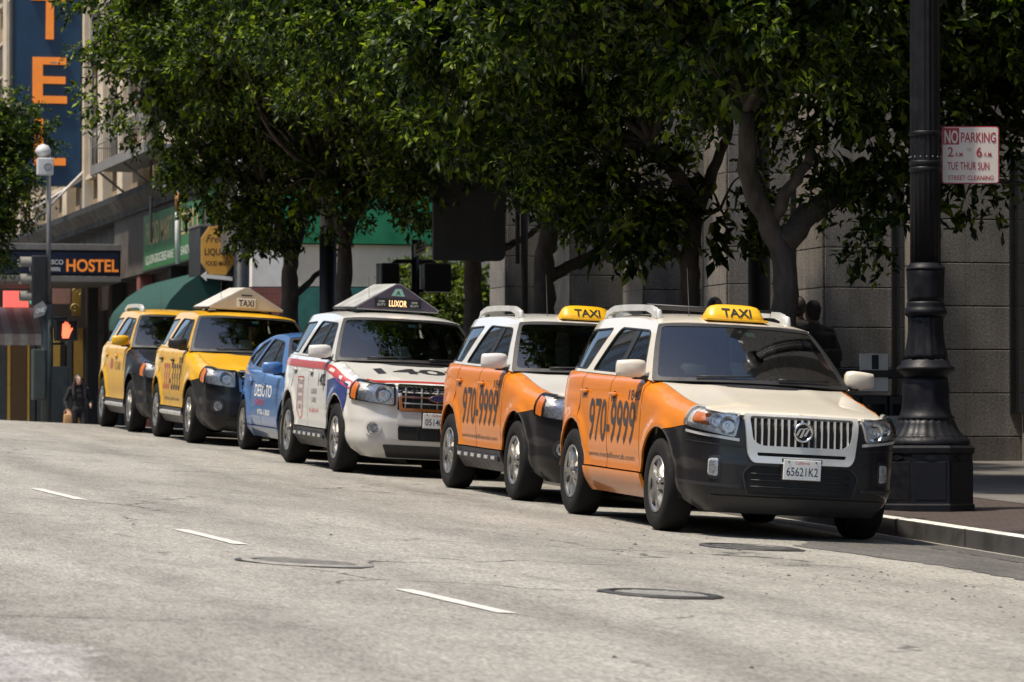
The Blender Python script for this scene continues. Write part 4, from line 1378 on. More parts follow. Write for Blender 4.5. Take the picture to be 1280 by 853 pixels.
flat_text('sign_lettering', 'LUXOR', plain('lit_letters', (.9, .55, .25), .5, emit=(1., .62, .3), estr=.7), o, (-1.30+.022, 0, z0+.085), (0, 1, 0), (0, 0, 1), .20, .07, bold=.02)
for yy in (-.185, .185):
    flat_text('sign_lettering', 'OFF', M_WHITEINK, o, (-1.30+.022, yy, z0+.10), (0, 1, 0), (0, 0, 1), .07, .025)
    flat_text('sign_lettering', 'DUTY', M_WHITEINK, o, (-1.30+.022, yy, z0+.065), (0, 1, 0), (0, 0, 1), .09, .025)
lg = MB(); lg.prism([(-.075, z0+.165), (.075, z0+.165), (.03, z0+.245), (-.03, z0+.245)], 0, -1.30+.012, -1.30+.018); lg.build('emblem', plain('emblem_green', (.30, .55, .45), .4), o)
flat_text('sign_lettering', 'A', M_INK, o, (-1.30+.0195, 0, z0+.20), (0, 1, 0), (0, 0, 1), .05, .05, bold=.01)

# 4: blue sedan -----------------------------------------------------------------
PRI = dict(
    plan=[(.92, 0), (.895, .30), (.80, .57), (.63, .73), (.36, .82), (0, .85), (-.6, .860), (-1.5, .862), (-2.4, .855), (-2.9, .83), (-3.2, .77), (-3.42, .62), (-3.50, .35), (-3.52, 0)],
    wtop=[(.92, .67), (.8, .70), (.6, .75), (.3, .82), (0, .88), (-.3, .925), (-.8, .958), (-1.5, .985), (-2.5, 1.025), (-3.5, 1.075)],
    hood=[(.92, .67), (.8, .725), (.5, .81), (.2, .885), (0, .93), (-.2, .965), (-.6, .98)],
    side=[(.16, .16), (.24, .07), (.30, .03), (.38, .008), (.5, 0), (.7, 0), (.85, .008), (1.0, .022), (1.2, .04)],
    front=[(.14, .16), (.20, .06), (.28, .01), (.38, 0), (.5, .01), (.6, .03), (.75, .07), (.9, .1)],
    rear=[(.16, .14), (.3, .03), (.45, 0), (.60, 0), (.66, .04), (1.0, .06), (1.3, .09)],
    fend_amp=.13, belt_amp=.04, front_amp=.06, cowl=(.05, -.40),
    vbelt=.815, tumble=.42, plan_g=.020, umid=-1.6,
    roof=[(-1.0, 1.432), (-1.3, 1.475), (-1.65, 1.490), (-2.05, 1.475), (-2.5, 1.41), (-2.9, 1.32), (-3.1, 1.265)], rdrop=.05,
    ws_c=((.12, .968), (-1.0, 1.433)), ws_e=((-.22, .918), (-1.15, 1.402)),
    rg_c=((-3.46, 1.07), (-3.10, 1.266)), rg_e=((-3.38, 1.075), (-3.04, 1.238)),
    rtaper=.6, wb=2.70, wr=.315, ty=.752, arch=.372, bump_line=.58, hl_u=.42,
    winA=[(-.70, .985), (-1.24, 1.352), (-1.98, 1.392), (-2.34, 1.042)],
    winB=[(-2.48, 1.052), (-2.11, 1.382), (-2.50, 1.315), (-2.96, 1.115)],
    bpil=(-1.40, -1.50), seam1=-.46, seam2=-1.46, seam3=-2.36, rocker=.33, sill=.26,
    rim=.200, seat_z=.50, mirror=(-.52, 1.035), spokes=7)
R = car_root('taxi_sedan', carpos(3), 'blue hatchback taxi with arched roofline squeezed between the white and yellow taxis')
c = Car(PRI, R)
build_car(c, dict(body=P_BLUE, lower=P_BLUE, hood=P_BLUE, roof=P_BLUE, mirror=P_BLUE, handle=P_BLUE, sill=P_BLUE, antenna=False, sticker=False))
for sd in (-1, 1):
    hl = rnd([(c.V(.42), .565), (c.V(.50), .70), (c.U(.36), .80), (c.U(.42), .62)], [.03, .02, .02, .03])
    headlight(c, hl, None, [(c.V(.58), .645, .055)], sd)
    c.text('door_lettering', 'DESOTO', M_WHITEINK, *side_span(c, sd, -1.95, -.85), .68, .15, bold=.012)
    c.text('door_lettering', 'CAB CO', M_REDINK, *side_span(c, sd, -1.90, -1.30), .58, .07, bold=.012)
    c.text('door_lettering', '970-1300', M_WHITEINK, *side_span(c, sd, -1.70, -.90), .46, .07, bold=.01)
it = rnd([(-c.V(.45), .25), (c.V(.45), .25), (c.V(.50), .40), (-c.V(.50), .40)], .03)
sheet('lower_intake', [it], c.wrap, M_DARK, R, .06, .003, 0, 1)
plate(c, '6CDX140', 'California', .48, .02)

# 5: yellow taxi with black bumper -----------------------------------------------
R = car_root('taxi_suv', carpos(4), 'yellow taxi with black bumper, black mirrors and a pale wedge roof box marked TAXI')
c = Car(ESC, R)
build_car(c, dict(body=P_YELLOW, lower=M_BLACKG, hood=P_YELLOW, roof=P_YELLOW, mirror=M_BLACKP, handle=M_BLACKP, step=M_SATIN, sill=M_BLACKP))
front_escape(c, M_BLACKG, '7T30418')
for sd in (-1, 1):
    a, b_ = side_span(c, sd, -2.05, -.72)
    c.text('phone_number', '333', M_STRIPE, a, a+(b_-a)*.36, .66, .36, bold=.012)
    c.text('phone_number', '-3333', M_PHONE, a+(b_-a)*.38, b_, .66, .36, bold=.012)
    c.text('cab_number', '2810', M_PHONE, *side_span(c, sd, -.92, -.62), 1.01, .08, bold=.012)
    c.text('door_lettering', 'yellowcabsf.com', M_GREYINK, *side_span(c, sd, -2.0, -.8), .52, .05)
o, z0 = ad_prism(c, -1.20, -2.35, .50, .30, plain('advert_cream', (.52, .48, .40), .45, var=.10), plain('advert_cream_side', (.56, .53, .46), .4, var=.12))
pn = MB(); pn.box((-1.20+.012, -.125, z0+.035), (-1.20+.018, .125, z0+.155), .003); pn.build('name_panel', M_PLATE, o)
flat_text('sign_lettering', 'TAXI', M_INK, o, (-1.20+.020, 0, z0+.095), (0, 1, 0), (0, 0, 1), .20, .085, bold=.02)
MB().box((-1.20+.012, -.07, z0+.19), (-1.20+.016, .07, z0+.205)).build('vent_slot', M_INK, o)

# 6: yellow and black taxi ----------------------------------------------------------
R = car_root('taxi_suv', carpos(5), 'yellow taxi with black hood and fenders, last in the kerb row')
c = Car(ESC, R)
build_car(c, dict(body=P_YELLOW, fender=M_BLACKG, lower=M_BLACKG, hood=M_BLACKG, roof=P_YELLOW, mirror=P_YELLOW, handle=P_YELLOW, rails=M_RAILW, step=M_SATIN, sill=M_BLACKP))
front_escape(c, M_BLACKG, '6U91752')
for sd in (-1, 1):
    sc = sd*c.U(-1.78)
    c.dec('door_badge', [[(sc+.13*math.cos(t), .93+.085*math.sin(t)) for t in np.linspace(0, 2*math.pi, 20, endpoint=False)]], M_STRIPE)
    c.text('door_lettering', 'CAB', M_GREYINK, *side_span(c, sd, -1.42, -.95), .85, .12)
# ------------------------------------------------------------------ pixel rays (1280 x 853 photograph) for placing things
def ray(px, py):
    r, up, f = (px-640)/FPX, -(py-426.5)/FPX, 1.0
    cp, sp = math.cos(PITCH), math.sin(PITCH)
    f2, u2 = f*cp-up*sp, f*sp+up*cp
    cy, sy = math.cos(YAW), math.sin(YAW)
    return Vector((cy*r+sy*f2, -sy*r+cy*f2, u2))
def at_y(px, py, Y): d = ray(px, py); return d*(Y/d.y)
def at_x(px, py, X): d = ray(px, py); return d*(X/d.x)

# ------------------------------------------------------------------ granite building with stone piers
def granite(name, rough, warm=0.):
    m, nt, b = _mat(name); v = _coords(nt, 1., 'Object')
    oi = nt.nodes.new('ShaderNodeObjectInfo')
    sp = _noise(nt, v, 42, 3, .75); sp2 = _noise(nt, v, 110, 2, .6); big = _noise(nt, v, 1.7, 5, .6)
    c = _ramp(nt, sp, [(.32, (.075, .072, .068)), (.45, (.215+warm, .205, .190-warm*.5)), (.60, (.30+warm, .288, .268-warm*.5)), (.70, (.46, .44, .41))])
    c = _mixc(nt, .6, c, _ramp(nt, sp2, [(.32, (.45,)*3), (.6, (1.15,)*3)]), 'MULTIPLY')
    c = _mixc(nt, .6, c, _ramp(nt, big, [(.3, (.60,)*3), (.7, (1.15,)*3)]), 'MULTIPLY')
    st = _noise(nt, _coords(nt, (5., 5., .5)), 1.3, 5, .6)
    c = _mixc(nt, .6, c, _ramp(nt, st, [(.35, (.62, .61, .60)), (.55, (1., 1., 1.))]), 'MULTIPLY')
    hv = nt.nodes.new('ShaderNodeMapRange'); hv.inputs['To Min'].default_value = .78; hv.inputs['To Max'].default_value = 1.15
    nt.links.new(oi.outputs['Random'], hv.inputs['Value'])
    mm = nt.nodes.new('ShaderNodeVectorMath'); mm.operation = 'SCALE'
    nt.links.new(c, mm.inputs[0]); nt.links.new(hv.outputs[0], mm.inputs['Scale'])
    nt.links.new(mm.outputs[0], b.inputs['Base Color'])
    b.inputs['Roughness'].default_value = rough
    _bump(nt, b, sp, .25 if rough > .4 else .02, .006)
    return m
M_GRAN = granite('flamed_granite', .72); M_GRANP = granite('polished_granite', .16, .02)
M_JOINT = plain('joint_dark', (.035, .032, .03), .9)  # dark pier core that shows in the joints between slabs
M_DGLASS = plain('dark_window', (.012, .014, .016), .06, var=.3, spec=.6)
gb = empty('granite_building', (16.2, 52, float(zwalk(52))))
tag(gb, 'grey granite office building with tall stone piers behind the trees', 'building')
gb.location = (0, 0, 0)
core = MB(); core.box((17.25, 10, -2.2), (40, 62.2, 22)); core.build('rear_wall', plain('granite_core', (.16, .15, .135), .7, var=.2), gb)
panel_me = facet_me = None
PW, PD, CH = 1.05, 1.0, .5
offs = [.13, .13, .0, .2, .276, .15]
k0 = 44.7-4.1*5
for i in range(11):
    Y = k0+4.1*i
    zg = float(zwalk(Y))-.05
    vis = i >= 4
    off = offs[(i-4) % 6] if vis else .1
    m = MB(); m.box((16.23, Y+.035, zg-.3), (17.25, Y+PW-.005, 22)); m.build('pier_core', M_JOINT, gb)
    zt = zg
    n0 = math.floor((zg-off)/CH)
    for k in range(n0, n0+(13 if vis else 6)):
        z0 = off+k*CH
        if panel_me is None:
            m = MB(); m.box((.035, 0, .006), (PD+.05, .03, CH-.006), .006); o = m.build('granite_panel', M_GRAN, gb); panel_me = o.data
            m = MB(); m.box((0, .010, .006), (.028, PW, CH-.006), .004); o2 = m.build('granite_facet', M_GRANP, gb); facet_me = o2.data
        else:
            o = link(bpy.data.objects.new('granite_panel', panel_me), gb); o2 = link(bpy.data.objects.new('granite_facet', facet_me), gb)
        o.location = (16.2, Y, z0); o2.location = (16.2, Y, z0)
    top = off+(n0+(13 if vis else 6))*CH
    m = MB(); m.box((16.2, Y, top+.006), (17.25, Y+PW, 21.8)); m.build('upper_pier', M_GRAN, gb)
    # glazed bay between piers
    if i < 10:
        z1 = float(zwalk(Y+2.5))
        m = MB(); m.box((17.15, Y+PW+.05, z1+.6), (17.22, Y+4.05, z1+3.6), .01); m.build('bay_window', M_DGLASS, gb)
        for yy in (1.05, 2.05, 3.05):
            m = MB(); m.box((17.10, Y+PW+yy-.04, z1+.6), (17.15, Y+PW+yy+.02, z1+3.6)); m.build('mullion', M_TRIM, gb)

# ------------------------------------------------------------------ hotel building beyond the crossing
def brickmat(name, c1, c2, mortar, bw=.21, rh=.075, vert=None):
    m, nt, b = _mat(name)
    tc = nt.nodes.new('ShaderNodeTexCoord')
    sx = nt.nodes.new('ShaderNodeSeparateXYZ'); nt.links.new(tc.outputs['Object'], sx.inputs[0])
    ad = nt.nodes.new('ShaderNodeMath'); ad.operation = 'ADD'; nt.links.new(sx.outputs['X'], ad.inputs[0]); nt.links.new(sx.outputs['Y'], ad.inputs[1])
    cb = nt.nodes.new('ShaderNodeCombineXYZ'); nt.links.new(ad.outputs[0], cb.inputs['X']); nt.links.new(sx.outputs['Z'], cb.inputs['Y'])
    br = nt.nodes.new('ShaderNodeTexBrick'); br.inputs['Scale'].default_value = 1.
    br.inputs['Brick Width'].default_value = bw; br.inputs['Row Height'].default_value = rh; br.inputs['Mortar Size'].default_value = .008
    br.inputs['Color1'].default_value = (*c1, 1); br.inputs['Color2'].default_value = (*c2, 1); br.inputs['Mortar'].default_value = (*mortar, 1)
    nt.links.new(cb.outputs[0], br.inputs['Vector'])
    c = _mixc(nt, .7, br.outputs['Color'], _ramp(nt, _noise(nt, tc.outputs['Object'], .9, 6, .65), [(.3, (.68,)*3), (.7, (1.15,)*3)]), 'MULTIPLY')
    nt.links.new(c, b.inputs['Base Color']); b.inputs['Roughness'].default_value = .85
    _bump(nt, b, br.outputs['Fac'], -.4, .01)
    return m
M_TANB = brickmat('tan_brick', (.42, .32, .20), (.36, .265, .16), (.26, .21, .15))
M_STUC = plain('cream_stucco', (.56, .49, .385), .85, var=.16, scale=1.6, bump=.2, bscale=30)
M_LSTONE = plain('pale_stone_trim', (.60, .52, .40), .8, var=.14, scale=3)
M_GREENP = plain('green_wainscot', (.028, .135, .115), .5, var=.3, scale=4)
M_GREENF = plain('green_fascia', (.012, .17, .075), .5, var=.2, scale=3)
M_CORN = plain('grey_cornice', (.17, .165, .155), .7, var=.25, scale=3)
M_CORND = plain('dark_cornice', (.024, .026, .026), .6, var=.25, scale=3)
M_REDBR = brickmat('red_brick', (.23, .06, .045), (.17, .045, .038), (.13, .10, .085))
M_STORE = plain('dark_storefront', (.030, .030, .030), .5, var=.3, scale=2)
FX = 14.75; ZG = float(zwalk(90))
hb = empty('hotel_building', (0, 0, 0))
tag(hb, 'tan brick hotel building with shops below, across the side street', 'building')
m = MB(); m.box((FX+.25, 80.25, 5.6), (40, 135, 24)); m.build('upper_wall', M_TANB, hb)
m = MB(); m.box((FX+.3, 80.3, -2.5), (40, 135, 5.6)); m.build('shop_wall', M_STORE, hb)
# upper facade: piers and windows facing the street
for k in range(17):
    y = 81.2+k*3.2
    m = MB(); m.box((FX+.02, y, 5.95), (FX+.25, y+.85, 23)); m.build('pier', M_LSTONE, hb)
    m = MB(); m.box((FX+.10, y+.87, 5.95), (FX+.25, y+1.2, 23)); m.build('pier_return', M_TANB, hb)
    for s_ in range(5):
        z = 6.9+s_*3.1
        w = MB(); w.box((FX+.18, y+1.35, z), (FX+.24, y+3.0, z+1.9)); wo = w.build('window', M_DGLASS, hb)
        f_ = MB()
        for a, c_, e, d_ in ((1.28, 1.36, z-.04, z+1.96), (2.99, 3.07, z-.04, z+1.96)): f_.box((FX+.12, y+a, e), (FX+.22, y+c_, d_))
        f_.box((FX+.12, y+1.28, z+.93), (FX+.215, y+3.07, z+.99)); f_.box((FX+.12, y+1.28, z+1.9), (FX+.22, y+3.07, z+1.98))
        f_.build('frame', M_LSTONE, wo)
        sl_ = MB(); sl_.box((FX+.04, y+1.2, z-.14), (FX+.24, y+3.12, z-.03)); sl_.build('sill', M_LSTONE, wo)
# cornice over the shops
m = MB(); m.prism([(FX-.35, 5.92), (FX-.35, 5.78), (FX-.12, 5.55), (FX-.12, 5.42), (FX+.3, 5.42), (FX+.3, 5.95)], 1, 79.9, 134); m.build('cornice', M_CORND, hb)
m = MB(); m.box((FX-.05, 79.98, 4.0), (FX+.28, 98, 5.42)); m.build('shop_fascia', plain('shop_fascia_paint', (.085, .078, .07), .7, var=.35, scale=2.5), hb)
for k in range(5):
    y = 81+k*4.4
    m = MB(); m.box((FX-.02, y, ZG-.2), (FX+.28, y+.5, 4.0)); m.build('shop_pier', M_REDBR if k == 3 else M_STORE, hb)
    m = MB(); m.box((FX+.2, y+.6, ZG+.5), (FX+.27, y+4.3, 3.4)); m.build('shop_window', M_DGLASS, hb)
# side wall along the crossing street
m = MB(); m.box((FX+.62, 80.05, 3.2), (40, 80.28, 4.03)); m.build('side_wall', M_STUC, hb)
m = MB(); m.box((FX+.62, 80.02, -2.5), (40, 80.28, 3.18)); m.build('wainscot', M_GREENP, hb)
m = MB(); m.box((FX+.62, 79.95, 4.05), (40, 80.28, 5.1)); m.build('green_fascia', M_GREENF, hb)
m = MB(); m.box((FX-.02, 79.96, 3.18), (FX+.60, 80.26, 3.90)); m.build('corner_pier', plain('pale_paint', (.66, .64, .60), .8, var=.1), hb)
m = MB(); m.box((FX-.03, 79.95, -2.5), (FX+.61, 80.26, 3.16)); m.build('corner_pier', M_REDBR, hb)
w = MB(); w.box((FX+.0, 80.1, 3.95), (FX+.6, 80.2, 4.5)); wo = w.build('window', M_DGLASS, hb)
for k in range(8):
    b_ = MB(); b_.tube([(FX+.04+k*.075, 80.02, 3.93), (FX+.04+k*.075, 80.02, 4.5)], .012, 6); b_.build('bar', M_CORN, wo)
m = MB(); m.box((FX+.3, 80.0, 5.1), (40, 80.24, 24)); m.build('side_brick', M_TANB, hb)
for k in range(7):
    for s_ in range(4):
        x = FX+1.5+k*3.0; z = 7+s_*3.2
        w = MB(); w.box((x, 79.96, z), (x+1.3, 79.99, z+1.9)); w.build('window', M_DGLASS, hb)
# cracked plaster lines
for (pa, pb) in (((577, 345), (583, 355)), ((640, 308), (646, 330))):
    pass

# fire escape on the street facade
M_STEEL = plain('painted_steel', (.20, .195, .19), .6, var=.3, scale=6)
fe = empty('fire_escape', (FX-.5, 92, 6.3)); fe.location = (0, 0, 0)
tag(fe, 'grey steel fire escape balcony with railings and ladder on the hotel facade', 'fire escape')
for z in (6.45, 9.6, 12.7):
    y0, y1 = 87.6, 95.6
    m = MB(); m.box((FX-.95, y0, z), (FX+.1, y1, z+.09)); m.box((FX-.98, y0-.02, z-.10), (FX-.90, y1+.02, z+.12)); m.build('platform', M_STEEL, fe)
    for k in range(3):
        m = MB(); m.tube([(FX-.9, y0+.3+k*3.6, z), (FX+.1, y0+.3+k*3.6, z-.8)], .03, 6); m.build('brace', M_STEEL, fe)
    r_ = MB()
    r_.tube([(FX+.1, y0, z+1.0), (FX-.94, y0, z+1.0), (FX-.94, y1, z+1.0), (FX+.1, y1, z+1.0)], .022, 6)
    r_.tube([(FX+.1, y0, z+.55), (FX-.94, y0, z+.55), (FX-.94, y1, z+.55), (FX+.1, y1, z+.55)], .015, 6)
    r_.build('handrail', M_STEEL, fe)
    for k in range(27):
        m = MB(); m.tube([(FX-.94, y0+k*.3077, z+.09), (FX-.94, y0+k*.3077, z+1.0)], .010, 5); m.build('baluster', M_STEEL, fe)
    for k in range(4):
        m = MB(); m.tube([(FX-.94+k*.33, y0, z+.09), (FX-.94+k*.33, y0, z+1.0)], .010, 5); m.build('baluster', M_STEEL, fe)
for yy in (96.2, 96.75):
    m = MB(); m.tube([(FX-.75, yy, 6.4), (FX-.75, yy, 16)], .028, 6); m.build('ladder_rail', M_STEEL, fe)
for k in range(30):
    m = MB(); m.tube([(FX-.75, 96.2, 6.6+k*.31), (FX-.75, 96.75, 6.6+k*.31)], .014, 5); m.build('rung', M_STEEL, fe)
m = MB(); m.tube([(FX-.2, 91.5, 4.6), (FX-.2, 91.5, 6.5)], .04, 6); m.build('strut', M_STEEL, fe)

# blade sign
M_SBLUE = plain('sign_blue', (.008, .045, .105), .45, var=.14, scale=2)
M_SORG = plain('sign_orange', (.85, .25, .035), .5, var=.06, emit=(1., .30, .04), estr=.12)
bs = empty('hotel_sign', (0, 0, 0)); tag(bs, 'tall blue blade sign with orange hotel letters over the pavement', 'sign')
YB = 104.
x0, x1 = at_y(17, 100, YB).x, at_y(102, 100, YB).x
zb = at_y(60, 232, YB).z
m = MB(); m.box((x0, YB, zb), (x1, YB+.45, 16.5), .02); m.build('panel', M_SBLUE, bs)
m = MB(); m.box((x0-.05, YB-.02, zb-.04), (x0, YB+.47, 16.54)); m.build('edge_trim', M_CORND, bs)
m = MB(); m.box((x1, YB-.02, zb-.04), (x1+.05, YB+.47, 16.54)); m.build('edge_trim', M_CORND, bs)
for (ya, yb_) in ((205, 232), (55, 86)):
    za, zc = at_y(110, yb_, YB).z, at_y(110, ya, YB).z
    m = MB(); m.box((x1+.04, YB+.08, za), (FX+.3, YB+.35, zc)); m.build('bracket', M_SBLUE, bs)
xc = (x0+x1)/2
for ch, ybot in (('L', 206), ('E', 128.5), ('T', 48.5), ('O', -30), ('H', -108)):
    pb = at_y(60, ybot, YB)
    lw = {'L': .80, 'E': .87, 'T': .95, 'O': 1.0, 'H': .9}[ch]
    cx = at_y(62, ybot, YB).x
    flat_text('letter', ch, M_SORG, bs, (cx, YB-.002, pb.z+.605), (1, 0, 0), (0, 0, 1), lw, 1.21, bold=.012, depth=.07)
for (a, b_) in (((38, 282), (122, 197)), ((42, 262), (105, 222))):
    pa, pb = at_y(*a, YB-.3), at_y(*b_, YB-.1)
    m = MB(); m.tube([pa, pb], .035, 6); m.build('stay', plain('pale_steel', (.55, .53, .50), .5), bs)

# hostel canopy
cn = empty('hostel_canopy', (0, 0, 0)); tag(cn, 'dark entrance canopy with a navy hostel sign board', 'canopy')
YC = 97.
zc0, zc1 = at_y(80, 344, YC).z, at_y(80, 314, YC).z
xl, xr = at_y(-40, 330, YC).x, FX-.03
M_CNAVY = plain('canopy_navy', (.012, .020, .048), .4, var=.15)
m = MB(); m.box((xl, YC+.06, zc0-.10), (xr, YC+4, zc1+.14)); m.build('canopy_body', M_CORND, cn)
m = MB(); m.box((xl-.06, YC-.04, zc1+.02), (xr+.0, YC+4.1, zc1+.17), .01); m.build('top_moulding', M_CORN, cn)
m = MB(); m.box((xl-.04, YC-.02, zc0-.16), (xr+.0, YC+4.05, zc0-.02), .01); m.build('bottom_moulding', M_CORN, cn)
m = MB(); m.box((xl+.05, YC, zc0+.03), (xr-.06, YC+.05, zc1-.02), .004); sb_ = m.build('sign_board', M_CNAVY, cn)
def ontxt(t, mat, pa, pb, ytop, ybot, bold):
    a, b_ = at_y(pa, (ytop+ybot)/2, YC-.012), at_y(pb, (ytop+ybot)/2, YC-.012)
    h = at_y(pa, ytop, YC).z-at_y(pa, ybot, YC).z
    flat_text('sign_lettering', t, mat, cn, (a+b_)/2, (1, 0, 0), (0, 0, 1), b_.x-a.x, h, bold=bold, depth=.02)
ontxt('HOSTEL', M_SORG, 83, 148, 324, 339.5, .022)
ontxt('SAN FRANCISCO', M_WHITEINK, 22, 79, 324.5, 330.5, .005)
ontxt('DOWNTOWN', M_WHITEINK, 37, 75, 333.5, 339.5, .005)
for xx in (xl+.15, xr-.3):
    m = MB(); m.box((xx, YC+3.4, ZG-1.5), (xx+.25, YC+3.65, zc0)); m.build('post', M_STORE, cn)

# shopfronts past the hostel: awning, red sign, brick piers, scrolled ironwork
sf = empty('far_shopfront', (0, 0, 0)); tag(sf, 'dim shopfront with yellow and brown pilasters below the hostel canopy', 'shopfront')
cols = [plain('shop_brown', (.10, .06, .03), .7), plain('shop_yellow', (.50, .34, .08), .6), plain('shop_slate', (.05, .06, .07), .5), plain('shop_ochre', (.36, .23, .05), .6)]
for (pa, pb, ci) in ((-6, 8, 2), (9, 13, 1), (14, 33, 0), (34, 37, 1), (38, 44, 2), (46, 60, 2), (67, 75, 1), (84, 90, 2), (92, 104, 3), (105, 112, 2)):
    a, b_ = at_y(pa, 480, 102.5), at_y(pb, 480, 102.5)
    m = MB(); m.box((a.x, 102.5, -3), (b_.x, 102.9, 3.0)); m.build('pilaster', cols[ci], sf)
a, b_ = at_y(112, 400, 102.4), at_y(160, 400, 102.4)
m = MB(); m.box((a.x, 102.4, -3), (b_.x, 103, 4.1)); m.build('brick_pier', plain('dark_brick', (.055, .03, .028), .8, var=.4, scale=8), sf)
a = at_y(-40, 400, 103)
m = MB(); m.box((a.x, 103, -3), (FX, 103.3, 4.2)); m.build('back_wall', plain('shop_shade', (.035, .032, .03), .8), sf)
M_SCROLL = plain('gilded_iron', (.34, .26, .08), .5, metal=.3)
for (px, py, r0, mir_) in ((92, 352, .16, 1), (97, 366, .13, -1), (80, 340, .17, 1), (72, 340, .14, -1), (93, 386, .13, 1), (98, 340, .12, -1)):
    cpt = at_y(px, py, 102.3)
    pts = [(cpt.x+mir_*r0*(1-t/9.5)*math.cos(t), 102.3, cpt.z+r0*(1-t/9.5)*math.sin(t)) for t in np.linspace(0, 8.4, 30)]
    MB().tube(pts, .022, 5).build('iron_scroll', M_SCROLL, sf)
for (pa, pb, y0, y1) in ((66, 88, 334, 380), (90, 101, 333, 395)):
    a, b_ = at_y(pa, y1, 102.45), at_y(pb, y0, 102.45)
    MB().box((a.x, 102.42, a.z), (b_.x, 102.48, b_.z)).build('transom_panel', cols[3] if pa > 80 else plain('shop_rose', (.34, .20, .16), .7), sf)
rs_ = empty('red_shop_sign', (0, 0, 0)); tag(rs_, 'glowing red shop sign above the striped awning', 'sign')
a, b_ = at_y(5, 386, 101.2), at_y(36, 364, 101.2)
m = MB(); m.box((a.x, 101.2, a.z), (b_.x, 101.4, b_.z), .01); m.build('panel', plain('lit_red', (.75, .10, .09), .5, emit=(1., .16, .13), estr=.55, var=.3, scale=8), rs_)
flat_text('sign_lettering', 'OPEN', plain('lit_rose', (.9, .5, .45), .5, emit=(1, .5, .4), estr=.5), rs_, ((a.x+b_.x)/2, 101.195, (a.z+b_.z)/2), (1, 0, 0), (0, 0, 1), .45, .16, bold=.02) if False else None
aw = empty('striped_awning', (0, 0, 0)); tag(aw, 'white and rose striped awning at the far shopfront', 'awning')
M_AW = [plain('awning_white', (.66, .64, .62), .8), plain('awning_rose', (.52, .42, .40), .8)]
xa = at_y(-40, 400, 101.0).x; xb = at_y(46, 400, 101.0).x
nst = 9
for k in range(nst):
    p0 = xa+(xb-xa)*k/nst; p1 = xa+(xb-xa)*(k+1)/nst
    zt, zm, zb_ = at_y(20, 384, 101).z, at_y(20, 418, 100).z, at_y(20, 432, 100).z
    m = MB(); m.add([(p0, 101.2, zt), (p1, 101.2, zt), (p1, 99.8, zm), (p0, 99.8, zm), (p0, 99.8, zb_), (p1, 99.8, zb_-.0), (p0, 101.2, zt-.03), (p1, 101.2, zt-.03), (p1, 99.83, zm-.02), (p0, 99.83, zm-.02)],
                    [(0, 3, 2, 1), (3, 4, 5, 2), (6, 7, 8, 9)]); m.build('stripe', M_AW[k % 2], aw)

# food market: green signs, awning, octagonal sign
M_MKT = plain('market_green', (.035, .155, .055), .5, var=.25, scale=3)
M_GOLD = plain('faded_gold', (.48, .36, .17), .6, var=.3, scale=6)
def market_sign(pa, pb, l1, l2, label):
    ya, yb_ = at_x(pa, 300, FX-.1).y, at_x(pb, 300, FX-.1).y
    e = empty('market_sign', (0, 0, 0)); tag(e, label, 'sign', 'green market signs over the shop')
    m = MB(); m.box((FX-.13, yb_, 4.02), (FX-.06, ya, 5.28), .01); m.build('board', M_MKT, e)
    f_ = MB()
    f_.box((FX-.15, yb_-.04, 3.98), (FX-.05, ya+.04, 4.02)); f_.box((FX-.15, yb_-.04, 5.28), (FX-.05, ya+.04, 5.32)); f_.build('frame', M_CORND, e)
    L = ya-yb_
    flat_text('sign_lettering', l1, M_GOLD, e, (FX-.135, (ya+yb_)/2, 4.85), (0, -1, 0), (0, 0, 1), L*.80, .52, bold=.015)
    if l2: flat_text('sign_lettering', l2, M_WHITEINK, e, (FX-.135, (ya+yb_)/2, 4.25), (0, -1, 0), (0, 0, 1), L*.84, .20)
market_sign(181, 222, 'FOOD MART', 'LIQUOR-GROCERIES-WINE', 'green market sign board lettered FOOD MART above the green awning')
market_sign(226, 252, 'DELI', 'SANDWICHES', 'short green market sign board next to the octagonal liquor sign')
ga = empty('green_awning', (0, 0, 0)); tag(ga, 'dark green canvas awning over the liquor shop front', 'awning')
M_CANVAS = plain('green_canvas', (.007, .052, .040), .85, var=.2, scale=4)
prof = [(FX-.02, 3.72), (FX-.35, 3.62), (FX-.75, 3.36), (FX-1.05, 3.04), (FX-1.15, 2.86), (FX-1.15, 2.62)]
ya, yb_ = 83.6, 91.4; n = 16
vs = []; fs = []
for k in range(n+1):
    y = ya+(yb_-ya)*k/n
    for j, (x, z) in enumerate(prof): vs.append((x, y, z-(.02*abs(math.sin(k*math.pi/2)) if 0 < j < 5 else 0)-(.03*(k % 2) if j == 5 else 0)))
for k in range(n):
    for j in range(5): fs.append((k*6+j, k*6+j+1, k*6+7+j, k*6+6+j))
MB().add(vs, fs, True).build('canvas', M_CANVAS, ga)
for y in (ya, yb_):
    MB().prism(prof+[(FX-.02, 2.62)], 1, y-.012 if y == ya else y+.001, y-.001 if y == ya else y+.012).build('end_panel', M_CANVAS, ga)
lq = empty('liquor_sign', (0, 0, 0)); tag(lq, 'octagonal orange liquor sign on the front of a black box', 'sign')
YL = 83.4
p = at_y(272, 313.5, YL)
sx_, sz_ = (at_y(292, 313, YL).x-at_y(252, 313, YL).x)/2, (at_y(272, 284, YL).z-at_y(272, 343, YL).z)/2
m = MB(); m.box((p.x-sx_-.03, YL, p.z-sz_-.02), (p.x+sx_+.03, YL+1.4, p.z+sz_+.02), .01); m.build('box', plain('box_black', (.02, .02, .022), .5), lq)
m = MB(); m.box((p.x-sx_-.05, YL+.02, p.z+sz_+.02), (p.x+sx_+.05, YL+1.42, p.z+sz_+.06)); m.build('box_top', M_CORN, lq)
